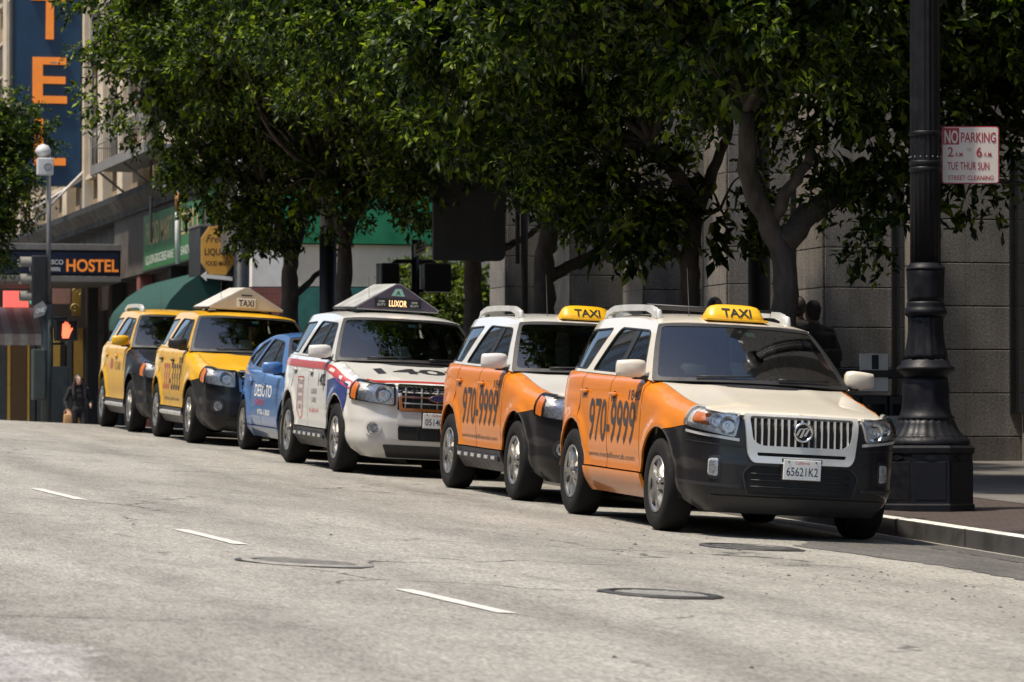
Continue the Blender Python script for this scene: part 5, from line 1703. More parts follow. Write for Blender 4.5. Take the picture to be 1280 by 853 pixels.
oc = [(p.x+sx_*a, p.z+sz_*b_) for a, b_ in ((-1, -.5), (-.5, -1), (.5, -1), (1, -.5), (1, .5), (.5, 1), (-.5, 1), (-1, .5))]
MB().prism(oc, 1, YL-.03, YL-.002).build('face', plain('sign_ochre', (.66, .34, .06), .5, var=.08), lq)
MB().prism([(p.x+(a-p.x)*1.06, p.z+(b_-p.z)*1.05) for a, b_ in oc], 1, YL-.012, YL-.001).build('rim', M_GOLD, lq)
flat_text('sign_lettering', "Fred's", M_CORND, lq, (p.x, YL-.033, p.z+.25), (1, 0, 0), (0, 0, 1), .50, .17, shear=.35)
flat_text('sign_lettering', 'LIQUOR', M_INK, lq, (p.x, YL-.033, p.z-.02), (1, 0, 0), (0, 0, 1), .55, .14, bold=.012)
flat_text('sign_lettering', 'FOOD MART', M_INK, lq, (p.x, YL-.033, p.z-.26), (1, 0, 0), (0, 0, 1), .50, .10, bold=.008)
ar = at_y(270, 345, YL)
MB().prism([(ar.x-.32, ar.z-.01), (ar.x-.20, ar.z+.09), (ar.x-.20, ar.z+.03), (ar.x+.34, ar.z-.02), (ar.x+.34, ar.z-.10), (ar.x-.20, ar.z-.05), (ar.x-.20, ar.z-.11)], 1, YL-.04, YL+.0).build('arrow', M_WHITEINK, lq)
gs = empty('projecting_sign', (0, 0, 0)); tag(gs, 'narrow green projecting sign with yellow letters above the octagonal sign', 'sign')
pt, pb = at_y(275, 240, YL+.3), at_y(275, 282, YL+.3)
m = MB(); m.box((pt.x-.22, YL+.3, pb.z), (pt.x+.22, YL+.5, pt.z+.25), .01); m.build('board', M_MKT, gs)
for k, ch in enumerate('MKT'):
    flat_text('letter', ch, M_SORG, gs, (pt.x+.05, YL+.295, pt.z-.02-k*.26), (1, 0, 0), (0, 0, 1), .15, .19, bold=.01)
# gooseneck lamp
gl = empty('gooseneck_lamp', (0, 0, 0)); tag(gl, 'white gooseneck lamp on a slim pole before the market signs', 'lamp')
YG = 82.5
pts = [at_x(x, y, FX-.42) for x, y in ((222, 330), (221.5, 290), (222, 250), (222, 232), (220, 223), (215, 219), (210, 222), (209, 230))]
MB().tube(pts[:3], .05, 8).build('post', plain('lamp_white', (.68, .67, .64), .5), gl)
MB().tube(pts[2:], .035, 8).build('neck', plain('lamp_white', (.68, .67, .64), .5), gl)
q = pts[-1]; MB().lathe([(.03, .10), (.07, .05), (.11, -.05), (.10, -.08)], 14, c=(q.x, q.y, q.z)).build('head', plain('lamp_white', (.68, .67, .64), .5), gl)
MB().tube([pts[2]+Vector((0, 0, .14)), pts[2], pts[2]-Vector((0, 0, .25))], .055, 8).build('band', plain('lamp_brown', (.36, .16, .05), .6), gl)
MB().tube([pts[1], pts[1]+Vector((.4, 0, .05))], .02, 6).build('wall_bracket', M_STEEL, gl); MB().tube([pts[3], pts[3]+Vector((.4, 0, .05))], .02, 6).build('wall_bracket', M_STEEL, gl)
# ------------------------------------------------------------------ trees
def leaf_material(name, dark, mid, lite, trans):
    m = bpy.data.materials.new(name); m.use_nodes = True
    nt = m.node_tree; b = nt.nodes['Principled BSDF']; out = nt.nodes['Material Output']
    g = nt.nodes.new('ShaderNodeNewGeometry')
    c = _ramp(nt, g.outputs['Random Per Island'], [(0., dark), (.55, mid), (.86, tuple((a+b_)/2 for a, b_ in zip(mid, lite))), (1., lite)])
    v = _coords(nt)
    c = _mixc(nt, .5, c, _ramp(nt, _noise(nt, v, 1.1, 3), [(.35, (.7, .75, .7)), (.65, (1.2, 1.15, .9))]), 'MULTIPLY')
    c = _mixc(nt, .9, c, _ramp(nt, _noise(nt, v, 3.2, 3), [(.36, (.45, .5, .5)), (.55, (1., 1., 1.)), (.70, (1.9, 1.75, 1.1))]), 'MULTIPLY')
    nt.links.new(c, b.inputs['Base Color'])
    b.inputs['Roughness'].default_value = .45; b.inputs['Specular IOR Level'].default_value = .35
    t = nt.nodes.new('ShaderNodeBsdfTranslucent')
    nt.links.new(_mixc(nt, 1., c, (1.5, 1.55, .55), 'MULTIPLY'), t.inputs['Color'])
    mx = nt.nodes.new('ShaderNodeMixShader'); mx.inputs[0].default_value = trans
    nt.links.new(b.outputs[0], mx.inputs[1]); nt.links.new(t.outputs[0], mx.inputs[2])
    nt.links.new(mx.outputs[0], out.inputs['Surface'])
    return m
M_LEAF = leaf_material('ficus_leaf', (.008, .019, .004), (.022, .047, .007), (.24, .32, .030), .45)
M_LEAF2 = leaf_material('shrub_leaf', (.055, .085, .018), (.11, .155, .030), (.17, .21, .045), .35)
def bark_material():
    m, nt, b = _mat('ficus_bark'); v = _coords(nt, (1, 1, .35))
    c = _ramp(nt, _noise(nt, v, 7, 6, .65), [(.3, (.030, .026, .022)), (.55, (.070, .060, .052)), (.75, (.115, .10, .088))])
    nt.links.new(c, b.inputs['Base Color']); b.inputs['Roughness'].default_value = .9
    _bump(nt, b, _noise(nt, v, 22, 5, .7), .6, .02)
    return m
M_BARK = bark_material()

def leaf_geo(blobs, ntwig, rng, per=9, lmin=.07, lmax=.135, shell=.5, droop=.35):
    C = np.array([b[:3] for b in blobs], float); Rr = np.array([b[3] for b in blobs], float)
    w = Rr**2.4; w /= w.sum()
    # twigs gather in sprays
    ns = max(1, ntwig//9)
    bi = np.repeat(rng.choice(len(blobs), ns, p=w), 9); ntwig = ns*9
    d = rng.normal(size=(ns, 3)); d /= np.linalg.norm(d, axis=1, keepdims=True)
    rr = shell+(1-shell)*rng.random(ns)**.55
    rr = np.where(rng.random(ns) < .14, rr*1.14, rr)
    d = np.repeat(d, 9, 0); rr = np.repeat(rr, 9)
    sc = np.array([1., 1., .86])
    base = C[bi]+d*sc*(Rr[bi]*rr)[:, None]+rng.normal(size=(ntwig, 3))*np.array([.095, .095, .07])
    # drop most of what lies deep inside other blobs
    ins = np.zeros(ntwig)
    for c, r in zip(C, Rr):
        ins += (np.linalg.norm((base-c)/sc, axis=1) < r*.62)
    keep = (ins == 0) | (rng.random(ntwig) < .45)
    base, d = base[keep], d[keep]; n = len(base)
    tw = d*.9+rng.normal(size=(n, 3))*.55; tw[:, 2] -= droop*.3
    tw /= np.linalg.norm(tw, axis=1, keepdims=True)
    tl = rng.uniform(.14, .36, n)
    t = ((np.arange(per)/per)**.6)[None, :, None]
    p = base[:, None]+tw[:, None]*tl[:, None, None]*t
    p[..., 2] -= droop*.25*t[..., 0]**2
    p = p.reshape(-1, 3); N = len(p)
    T = np.repeat(tw, per, 0)
    ld = T*.55+rng.normal(size=(N, 3))*.55; ld[:, 2] -= droop*.5
    ld /= np.linalg.norm(ld, axis=1, keepdims=True)
    up = rng.normal(size=(N, 3))*.55+np.array([0, 0, 1.])
    sd = np.cross(ld, up); sd /= np.maximum(np.linalg.norm(sd, axis=1, keepdims=True), 1e-6)
    nn = np.cross(sd, ld)
    L = rng.uniform(lmin, lmax, N)[:, None]; W = L*rng.uniform(.20, .27, N)[:, None]
    v0 = p; v1 = p+ld*L*.48+sd*W+nn*W*.35; v2 = p+ld*L-nn*L*.08; v3 = p+ld*L*.48-sd*W+nn*W*.35
    V = np.stack([v0, v1, v2, v3], 1).reshape(-1, 3)
    i = np.arange(N)*4
    F = np.concatenate([np.stack([i, i+2, i+1], 1), np.stack([i, i+3, i+2], 1)])
    return V, F

def limb(mb, pts, r0, r1, seg=9, wob=.03, rng=None):
    P = [Vector(p) for p in pts]; out = []
    n = 5
    for i in range(len(P)-1):
        p0 = P[max(i-1, 0)]; p1 = P[i]; p2 = P[i+1]; p3 = P[min(i+2, len(P)-1)]
        for k in range(n):
            t = k/n
            q = .5*((2*p1)+(-p0+p2)*t+(2*p0-5*p1+4*p2-p3)*t*t+(-p0+3*p1-3*p2+p3)*t**3)
            if rng is not None and (i or k): q = q+Vector(rng.normal(0, wob*.35, 3))
            out.append(q)
    out.append(P[-1])
    m = len(out)
    rad_ = [(r0+(r1-r0)*(i/(m-1))**.8)*(1+(rng.uniform(-.07, .07) if rng is not None else 0)) for i in range(m)]
    mb.tube(out, rad_, seg)

def tree(loc, limbs, blobs, ntwig, seed, label, trunk_r=.16, leafmat=None, name='street_tree', group='street trees along the pavement', **kw):
    """limbs: list of (points in world coordinates, r0, r1); blobs: (x,y,z,r) in world coordinates"""
    rng = np.random.default_rng(seed)
    root = empty(name, loc); tag(root, label, 'tree', group)
    L = Vector(loc)
    mb = MB()
    for pts, r0, r1 in limbs: limb(mb, [Vector(p)-L for p in pts], r0, r1, 10, .03, rng)
    # boughs into every clump of leaves
    top = Vector(limbs[0][0][-1])-L
    srcs = [Vector(l[0][-1])-L for l in limbs]+[top]
    for b in blobs:
        c = Vector(b[:3])-L
        s_ = min(srcs, key=lambda q: (q-c).length)
        mid = s_.lerp(c, .5)+Vector(rng.normal(0, .15, 3))
        limb(mb, [s_, mid, c], .050, .018, 7, .03, rng)
        for k in range(4):
            dd = Vector(rng.normal(0, 1, 3)).normalized()*b[3]*.8
            limb(mb, [c, c+dd*.5+Vector((0, 0, .1)), c+dd], .020, .006, 5)
    mb.build('trunk', M_BARK, root)
    bl_ = [(b[0]-L.x, b[1]-L.y, b[2]-L.z, b[3]) for b in blobs]
    V, F = leaf_geo(bl_, ntwig, rng, **kw)
    # oversized leaves added inside each clump to block light and darken it
    V2, F2 = leaf_geo([(b[0], b[1], b[2], b[3]*.60) for b in bl_], int(ntwig*.32), rng, per=6, lmin=.15, lmax=.24, shell=.1)
    F = np.concatenate([F, F2+len(V)]); V = np.concatenate([V, V2])
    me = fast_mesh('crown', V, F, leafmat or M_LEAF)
    cr = link(bpy.data.objects.new('crown', me), root); cr['kind'] = 'stuff'
    return root

def crown_blobs(cx, cy, zb, R, seed, lean=-.35, n=9, lift=0.):
    rng = np.random.default_rng(seed)
    out = [(cx+lean, cy, zb+R*1.05, R*.72)]
    for k in range(n):
        a = 2*math.pi*(k+rng.uniform(-.25, .25))/n
        q = R*rng.uniform(.58, .68)
        out.append((cx+lean+q*math.cos(a), cy+q*math.sin(a), zb+R*rng.uniform(.55, 1.15)+lift*max(0, -math.cos(a)), R*rng.uniform(.40, .52)))
    for k in range(6):
        a = 2*math.pi*(k+rng.uniform(-.3, .3))/6
        q = R*.40
        out.append((cx+lean+q*math.cos(a), cy+q*math.sin(a), zb+R*rng.uniform(1.35, 1.6), R*rng.uniform(.42, .5)))
    return out

def zb_at(py, Y, px): return at_y(px, py, Y).z
def T(*pp, Y): return [at_y(a, b, Y+dy) for a, b, dy in pp]

def street_tree(px, X, limbs_px, zbottom, R, ntw, seed, label, extra=(), r0=.16, lean=-.9, lift=0.):
    ang = math.atan((px-640)/FPX)+YAW
    Y = X/math.tan(ang)
    base = Vector((X, Y, float(zwalk(Y))))
    lim = []
    for pts, ra, rb, from_ground in limbs_px:
        W_ = T(*pts, Y=Y)
        if from_ground: W_ = [base-Vector((0, 0, .1)), Vector((W_[0].x, W_[0].y, (W_[0].z+base.z)/2))]+W_
        lim.append((W_, ra, rb))
    bl = crown_blobs(X, Y, zbottom, R, seed, lean, 9, lift)+[(*at_y(a, b, Y+dy), r) for a, b, dy, r in extra]
    t = tree(base, lim, bl, int(ntw*1.9), seed, label, r0)
    # square planting cut in the pavement
    return t

street_tree(362, 12.2, [([(362, 385, 0), (363, 330, 0), (372, 290, .1), (390, 240, .3)], .19, .09, True), ([(362, 318, 0), (350, 285, -.2), (330, 235, -.4)], .10, .05, False), ([(366, 372, 0), (395, 345, .2), (420, 318, .4)], .055, .035, False)],
            3.45, 2.9, 5600, 11, 'leafy street tree beside the yellow taxis, sunlit on its crown', [(318, 262, -.2, .5), (335, 258, 0, .6), (300, 215, -.4, .9), (225, 35, -.5, 1.0), (215, 140, .3, .8), (245, 185, .2, .7), (345, 245, 0, .9), (265, 205, .3, .8)], lean=.4, lift=1.2)
street_tree(430, 12.6, [([(430, 385, 0), (430, 330, 0), (436, 285, 0), (462, 235, .2)], .18, .08, True), ([(432, 300, 0), (418, 262, -.2), (400, 215, -.3)], .10, .05, False)],
            3.6, 3.0, 5000, 12, 'leafy street tree with a forked grey trunk beside the dark steel pole', [(480, 240, 0, .7), (520, 225, 0, .8), (440, 215, 0, .9), (400, 225, -.3, .8), (300, 60, -3.0, 1.1)])
street_tree(590, 13.2, [([(591, 385, 0), (590, 310, 0), (586, 255, 0), (572, 205, -.2)], .165, .08, True), ([(590, 275, 0), (612, 235, .2), (640, 195, .4)], .11, .06, False), ([(594, 325, 0), (625, 312, .1), (655, 297, .2), (690, 270, .4)], .07, .03, False)],
            3.5, 3.0, 5200, 13, 'dark street tree with a straight trunk in front of the large sign back', [(480, 60, -2.5, 1.1), (555, 170, -1., .9), (520, 190, -.6, .9), (640, 190, 0, .8), (600, 160, -.8, .9)])
street_tree(680, 12.3, [([(681, 385, 0), (679, 330, 0), (690, 270, 0), (686, 200, 0), (650, 130, -.3), (612, 85, -.5)], .17, .07, True), ([(682, 348, 0), (720, 330, .1), (765, 300, .3), (803, 262, .5)], .085, .055, False), ([(692, 215, 0), (718, 180, .2), (740, 130, .4)], .08, .05, False), ([(690, 190, 0), (700, 140, -.2), (696, 90, -.3)], .06, .04, False)],
            3.2, 2.9, 5200, 14, 'street tree with a curved trunk and a long low limb', [(600, 30, -1.5, 1.1), (730, 225, 0, .75), (700, 175, -.6, .9), (640, 170, -.6, .9)])
street_tree(862, 12.7, [([(862, 385, 0), (862, 320, 0), (866, 270, 0), (850, 225, 0), (815, 180, -.2)], .15, .07, True), ([(853, 328, 0), (835, 300, 0), (812, 262, .1)], .05, .04, False), ([(866, 275, 0), (885, 225, .2), (910, 170, .3)], .09, .05, False)],
            2.85, 2.4, 4200, 15, 'street tree with a slanting prop branch, close before the granite building', [(770, 270, 0, .55), (900, 262, 0, .6), (735, 180, 0, .9), (790, 230, 0, .8)])
street_tree(980, 12.3, [([(979, 400, 0), (980, 330, 0), (962, 282, 0), (938, 230, -.1), (932, 140, -.2)], .17, .08, True), ([(978, 305, 0), (1010, 270, .1), (1048, 238, .3), (1080, 205, .5)], .145, .08, False), ([(965, 275, 0), (985, 240, -.2), (1010, 205, -.2)], .08, .05, False)],
            2.9, 2.5, 4800, 16, 'street tree with a thick trunk splitting low, behind the nearest taxi roof', [(1090, 262, 0, .45), (1120, 235, 0, .5), (905, 50, -.8, .9), (1060, 110, 0, .9)])
street_tree(1320, 15.2, [([(1320, 420, 0), (1320, 330, 0), (1325, 260, 0), (1320, 180, 0)], .17, .08, True), ([(1320, 300, 0), (1350, 240, .2), (1380, 170, .3)], .10, .05, False)],
            2.75, 2.1, 2800, 17, 'street tree hanging its leaves behind the no parking sign', [(1230, 222, 0, .40), (1215, 90, 0, .7), (1275, 150, 0, .7)], lean=-.2)
Yn = 28.3  # tree out of view, its crown placed to shade kerb and pavers
tree((12.4, Yn, float(zwalk(Yn))), [([(12.4, Yn, float(zwalk(Yn))-.1), (12.45, Yn, 1.2), (12.4, Yn+.1, 2.6), (12.3, Yn, 4.2)], .17, .09), ([(12.4, Yn, 1.6), (12.8, Yn-.3, 2.5), (13.1, Yn-.5, 4.2)], .1, .05)],
     crown_blobs(12.3, Yn, 3.75, 2.9, 18, -.5), 7000, 18, 'unseen street tree added before the first taxi to shade the pavement')
# tree at the far left, across the crossing
Yl = 84.
cb_ = [(*at_y(a, b, Yl+dy), r) for a, b, dy, r in ((-25, 180, 0, .95), (10, 150, .2, .62), (48, 168, 0, .42), (-5, 225, -.3, .70), (18, 262, 0, .55), (-15, 300, .2, .65), (30, 290, .2, .30), (-45, 250, 0, 1.0), (15, 205, .4, .6), (-60, 130, 0, 1.0))]
tb_ = at_y(-30, 560, Yl)
tree((tb_.x, Yl, float(zwalk(Yl))), [([(tb_.x, Yl, float(zwalk(Yl))-.1), (tb_.x, Yl, 2.), (tb_.x+.1, Yl, 4.2)], .13, .07)], cb_, 2600, 21, 'small dark tree at the far corner by the hotel sign', lmin=.07, lmax=.10)
# pale shrubs by the cream wall
def shrub(px, Y, pts, seed, n, label):
    b0 = at_y(px, 500, Y); base = Vector((b0.x, Y, float(zwalk(Y))))
    bl = [(*at_y(a, b, Y+dy), r) for a, b, dy, r in pts]
    tree(base, [([base, base+Vector((.05, 0, 1.2)), base+Vector((0, .1, 2.2))], .06, .03)], bl, n, seed, label, leafmat=M_LEAF2, name='shrub', group='pale shrubs along the cream wall', lmin=.06, lmax=.10)
shrub(530, 78.7, [(520, 350, 0, .45), (535, 385, 0, .6), (515, 410, .2, .6), (540, 335, .2, .35), (530, 440, 0, .7)], 31, 1500, 'pale green shrub behind the pedestrian signals')
shrub(588, 78.9, [(575, 375, 0, .55), (600, 390, 0, .5), (585, 352, .2, .42), (605, 372, 0, .3), (590, 430, 0, .7)], 32, 1500, 'pale green shrub by the trunk before the cream wall')

# ------------------------------------------------------------------ ornate lamp post and parking sign
M_POST = plain('post_paint', (.0065, .007, .010), .5, var=.35, scale=9, spec=.25, bump=.15, bscale=40)
LY = 33.5; LX = at_y(1157.5, 600, 33.5).x
LZ = float(zwalk(LY))
lp = empty('ornate_lamp_post', (LX, LY, LZ)); tag(lp, 'ornate black cast iron lamp post with fluted shaft and panelled base', 'lamp post')
lp.rotation_euler = (0, 0, rad(-14))
LS = 145.4
def H(y): return (638-y)/LS
def prof(rows): return [(hw/LS, H(y)) for y, hw in rows]
oct_ = lambda a, h: 1/max(math.cos(((a+math.pi/8) % (math.pi/4))-math.pi/8), .2)*.955
MB().lathe(prof([(640, 61), (632, 61), (630, 59), (569, 58), (567, 60.5), (561, 61), (558, 58)]), 64, flute=oct_, smooth=False).build('base', M_POST, lp)
for k in range(8):
    a = math.pi/4*k
    pl = MB(); r_ = 57.6/LS*.955
    pl.box((r_, -.135, H(626)), (r_+.012, .135, H(578)), .006)
    pl.xf(Matrix.Rotation(a, 4, 'Z')); po = pl.build('panel', M_POST, lp)
    d_ = MB(); d_.prism([(-.07, H(573)), (0, H(577)), (.07, H(573)), (0, H(569.5))], 0, r_+.004, r_+.016); d_.xf(Matrix.Rotation(a, 4, 'Z')); d_.build('lozenge', M_POST, lp)
rope = lambda n, amp: (lambda a, h: 1+amp*math.sin(a*n+h*60))
MB().lathe(prof([(559, 54), (555, 55), (551, 53), (547, 50)]), 96, flute=rope(36, .018)).build('rope_moulding', M_POST, lp)
MB().lathe(prof([(549, 50), (545, 45), (541, 41.5), (536, 38.5), (531, 36), (526, 34.5)]), 96, flute=lambda a, h: 1+.03*abs(math.sin(a*12))).build('gadroon', M_POST, lp)
MB().lathe(prof([(527, 35), (523, 36), (520, 32.5), (512, 30.5), (500, 29), (490, 29.5), (481, 28.5), (473, 27)]), 72, flute=lambda a, h: 1+.035*math.sin(a*8)*math.sin(max(0, min(1, (h-H(515))/(H(478)-H(515))))*math.pi)).build('drum', M_POST, lp)
MB().lathe(prof([(474, 26), (470, 29), (466, 34), (463, 36.5), (460, 36), (457, 31), (453, 30), (450, 27)]), 64).build('ring_moulding', M_POST, lp)
MB().lathe(prof([(451, 27.5), (444, 26.5), (436, 24.5), (426, 23), (415, 22.2), (404, 22), (396, 22.5)]), 96, flute=lambda a, h: 1+.05*max(0, math.sin(a*8))*max(0, 1-(h-H(451))/(H(415)-H(451)))+.018*math.sin(a*16)).build('leaf_collar', M_POST, lp)
MB().lathe(prof([(397, 23), (394, 26.5), (390, 27), (387, 25), (384, 23.5), (381, 24), (378, 22.5)]), 56).build('ring_moulding', M_POST, lp)
MB().lathe(prof([(379, 22.5), (372, 22.8), (360, 22.6), (348, 23.2), (341, 24.2), (338, 23)]), 96, flute=lambda a, h: 1+.055*max(0, math.sin(a*6+.6))*math.sin(max(0, min(1, (h-H(379))/(H(338)-H(379))))*math.pi)).build('leaf_capital', M_POST, lp)
MB().lathe(prof([(339, 24.5), (336, 24.5), (333, 21), (330, 19.6)]), 56).build('ring_moulding', M_POST, lp)
MB().lathe(prof([(331, 19.3), (200, 19.2), (0, 18.6), (-240, 17.5)]), 144, flute=lambda a, h: 1-.050*abs(math.sin(a*9))**.7).build('shaft', M_POST, lp)
for y in (168, 205, 213):
    MB().lathe(prof([(y+3, 19.6), (y+2, 20.4), (y-2, 20.4), (y-3, 19.6)]), 48, cap=False).build('band', M_POST, lp)
for k in range(16):
    a = 2*math.pi*k/16
    MB().lathe([(.007, 0), (.006, .006), (.001, .008)], 8, axis=0, c=(19.6/LS, 0, H(197.5))).xf(Matrix.Rotation(a, 4, 'Z')).build('rivet', M_STEEL, lp)
hh = H(-240)
MB().lathe([(.12, hh), (.2, hh+.1), (.12, hh+.2), (.1, hh+.3)], 32).build('capital', M_POST, lp)
MB().lathe([(.12, hh+.3), (.24, hh+.45), (.28, hh+.75), (.2, hh+1.), (.05, hh+1.1)], 32).build('lantern_globe', plain('milk_glass', (.75, .74, .70), .3), lp)

ps = empty('parking_sign', (0, 0, 0)); tag(ps, 'white and red no parking street cleaning sign strapped to the lamp post', 'sign')
M_SIGNW = plain('sign_white', (.66, .60, .56), .45, var=.06)
M_SIGNR = plain('sign_red', (.36, .02, .045), .45, var=.08)
xr_ = Vector((math.cos(YAW), -math.sin(YAW), 0)); yu = Vector((0, 0, 1)); zn = xr_.cross(yu)     # faces the camera side
ctr = at_y(1213, 194, LY-.15*0)
psz = (36.2/LS, 36.2/LS)
def on_sign(u, v, d=0.): return ctr+xr_*u+yu*v+zn*d
def sign_plate(name, w, h, r, d0, d1, mat):
    pts = rnd([(-w, -h), (w, -h), (w, h), (-w, h)], r)
    n = len(pts); vs = [on_sign(a, b, d0) for a, b in pts]+[on_sign(a, b, d1) for a, b in pts]
    fs = [tuple(range(n))[::-1], tuple(range(n, 2*n))]+[(i, (i+1) % n, n+(i+1) % n, n+i) for i in range(n)]
    return mesh_obj(name, vs, fs, mat, ps)
sign_plate('plate', psz[0], psz[1], .03, -.004, 0, M_SIGNR)
sign_plate('face', psz[0]-.010, psz[1]-.010, .024, 0, .002, M_SIGNW)
# header block
def pxo(x, y): return ((x-1213)/LS, (194-y)/LS)
a = pxo(1178.5, 181); b_ = pxo(1199, 160)
vs = [on_sign(a[0], a[1], .0035), on_sign(b_[0], a[1], .0035), on_sign(b_[0], b_[1], .0035), on_sign(a[0], b_[1], .0035)]
mesh_obj('header_block', vs, [(0, 1, 2, 3)], M_SIGNR, ps)
def sgt(t, mat, x0, x1, y0, y1, bold=.01):
    u0, v1 = pxo(x0, y0); u1, v0 = pxo(x1, y1)
    flat_text('sign_lettering', t, mat, ps, on_sign((u0+u1)/2, (v0+v1)/2, .005), xr_, yu, u1-u0, v1-v0, bold=bold)
sgt('NO', M_SIGNW, 1180.5, 1197.5, 162.5, 179, .02)
sgt('PARKING', M_SIGNR, 1201, 1245, 165, 178, .012)
sgt('2', M_SIGNR, 1184.5, 1191.5, 183.5, 196, .012); sgt('A.M.', M_SIGNR, 1193.5, 1204.5, 190.5, 196, .006)
sgt('TO', M_SIGNR, 1208.5, 1214, 185.5, 189.5, .004)
sgt('6', M_SIGNR, 1220.5, 1227.5, 183.5, 196, .012); sgt('A.M.', M_SIGNR, 1229.5, 1240.5, 190.5, 196, .006)
sgt('TUE THUR SUN', M_SIGNR, 1184, 1236.5, 202.5, 212.5, .010)
sgt('STREET CLEANING', M_SIGNR, 1185, 1242, 219.5, 225.5, .008)
for y in (168, 208):
    z = at_y(1176, y, LY).z
    q = ctr-xr_*(psz[0]-.0)
    MB().box((LX+.08, LY+.075, z-.012), (q.x+.08, LY+.095, z+.012)).build('strap_arm', M_POST, ps)

# ------------------------------------------------------------------ poles, signals
M_SIGNAL = plain('signal_black', (.010, .011, .012), .45, var=.25, scale=8)
def ped_signal(root, c, face, w=.36, h=.46, d=.24, hand=False):
    """housing with visor; face: +1 looks at the camera, -1 shows its back"""
    m = MB(); m.box((c.x-w/2, c.y, c.z-h/2), (c.x+w/2, c.y+d, c.z+h/2), .03); o = m.build('signal_housing', M_SIGNAL, root)
    s_ = -1 if face > 0 else 1
    y0 = c.y if face > 0 else c.y+d
    v = MB()
    for (a, b_) in (((-w/2, h/2-.02), (w/2, h/2)), ((-w/2, -h/2), (-w/2+.02, h/2)), ((w/2-.02, -h/2), (w/2, h/2))):
        v.box((c.x+a[0], y0, c.z+a[1]), (c.x+b_[0], y0+s_*.16, c.z+b_[1]))
    v.build('visor', M_SIGNAL, o)
    if hand:
        M_H = plain('lit_hand', (.9, .2, .08), .5, emit=(1., .16, .07), estr=1.0, var=0)
        hm_ = MB(); y = y0-.012
        def pr(p): hm_.prism([(c.x+a, c.z+b) for a, b in p], 1, y-.006, y+.0)
        pal = [(-.075, -.15), (.055, -.15), (.085, -.05), (.085, .0), (-.085, .0), (-.085, -.08)]
        pal = pal[:3]+[(.130, .045), (.110, .065), (.085, .02), (.085, .03)]
        outl = [(-.07, -.16), (.05, -.16), (.085, -.06), (.135, .03), (.115, .055), (.080, .01), (.080, .11), (.052, .11), (.048, .03), (.042, .155), (.012, .155), (.008, .03), (.0, .165), (-.030, .165), (-.034, .03), (-.042, .13), (-.070, .13), (-.078, 0), (-.085, -.09)]
        pr(outl); hm_.build('hand_symbol', M_H, o)
    return o
# pedestrian signals at our corner, seen from behind
pr_ = empty('pedestrian_signal', (0, 0, 0)); tag(pr_, 'twin pedestrian signal heads on a pole before the pale shrubs', 'traffic signal')
Yp = 63.6; b0 = at_y(519, 330, Yp); zg = float(zwalk(Yp))
MB().tube([(b0.x, Yp, zg), (b0.x, Yp, at_y(519, 300, Yp).z)], .065, 10).build('pole', M_SIGNAL, pr_)
for px in (488.5, 548):
    ped_signal(pr_, at_y(px, 347, Yp-.2), -1, .30 if px < 500 else .43, .46)
MB().tube([at_y(490, 331, Yp), at_y(495, 327, Yp), at_y(540, 327, Yp), at_y(545, 331, Yp)], .035, 8).build('arm', M_SIGNAL, pr_)
MB().tube([at_y(494, 364, Yp), at_y(540, 364, Yp)], .03, 8).build('arm', M_SIGNAL, pr_)
st_ = empty('street_plate', (0, 0, 0)); tag(st_, 'small white street plate above the twin pedestrian signals', 'sign')
q = [at_y(517.5, 306, Yp-.12), at_y(532.5, 300, Yp-.12), at_y(532.5, 315, Yp-.12), at_y(517.5, 322, Yp-.12)]
mesh_obj('plate', q+[p+Vector((0, .015, 0)) for p in q], [(3, 2, 1, 0), (4, 5, 6, 7), (0, 1, 5, 4), (2, 3, 7, 6), (1, 2, 6, 5), (3, 0, 4, 7)], M_PLATE, st_)
for k in range(3):
    f = (k+.8)/4
    a, b_ = q[0].lerp(q[3], f), q[1].lerp(q[2], f)
    MB().tube([a.lerp(b_, .15)+Vector((0, -.006, 0)), a.lerp(b_, .85)+Vector((0, -.006, 0))], .012, 4).build('print_line', M_GREYINK, st_)
# big steel pole
bp = empty('steel_pole', (0, 0, 0)); tag(bp, 'thick steel pole, grey above and black below, between two tree trunks', 'pole')
Yb = 61.5; b0 = at_y(410, 300, Yb); rb_ = 10.2/FPX*62.5
zs = at_y(410, 293, Yb).z
MB().lathe([(rb_*1.5, float(zwalk(Yb))), (rb_*1.5, float(zwalk(Yb))+.25), (rb_*1.05, float(zwalk(Yb))+.4), (rb_*1.05, zs)], 24, c=(b0.x, Yb, 0)).build('lower_shaft', M_SIGNAL, bp)
MB().lathe([(rb_, zs), (rb_*.9, 9.)], 24, c=(b0.x, Yb, 0)).build('upper_shaft', plain('galvanised', (.17, .17, .175), .55, metal=.3, var=.2), bp)
# black pole close to the far corner
kp = empty('black_pole', (0, 0, 0)); tag(kp, 'plain black pole at the far corner beside the octagonal liquor sign', 'pole')
Yk = 80.5-1.2; b0 = at_y(301, 330, Yk); rk_ = 9/FPX*80
MB().lathe([(rk_*1.3, float(zwalk(Yk))), (rk_*1.3, float(zwalk(Yk))+.5), (rk_, float(zwalk(Yk))+.6), (rk_*.9, 8.5)], 20, c=(b0.x, Yk, 0)).build('shaft', M_SIGNAL, kp)
MB().lathe([(rk_*1.25, at_y(301, 366, Yk).z), (rk_*1.25, at_y(301, 360, Yk).z)], 20, c=(b0.x, Yk, 0)).build('collar', M_SIGNAL, kp)
# black pole before the granite
kp = empty('black_pole', (0, 0, 0)); tag(kp, 'thick black pole just behind the split-trunk tree before the granite wall', 'pole')
b0 = at_x(949, 330, 13.9); rk_ = 14/FPX*b0.length
MB().lathe([(rk_*1.3, float(zwalk(b0.y))), (rk_*1.3, float(zwalk(b0.y))+.4), (rk_, float(zwalk(b0.y))+.5), (rk_*.95, 7.5)], 24, c=(b0.x, b0.y, 0)).build('shaft', M_SIGNAL, kp)
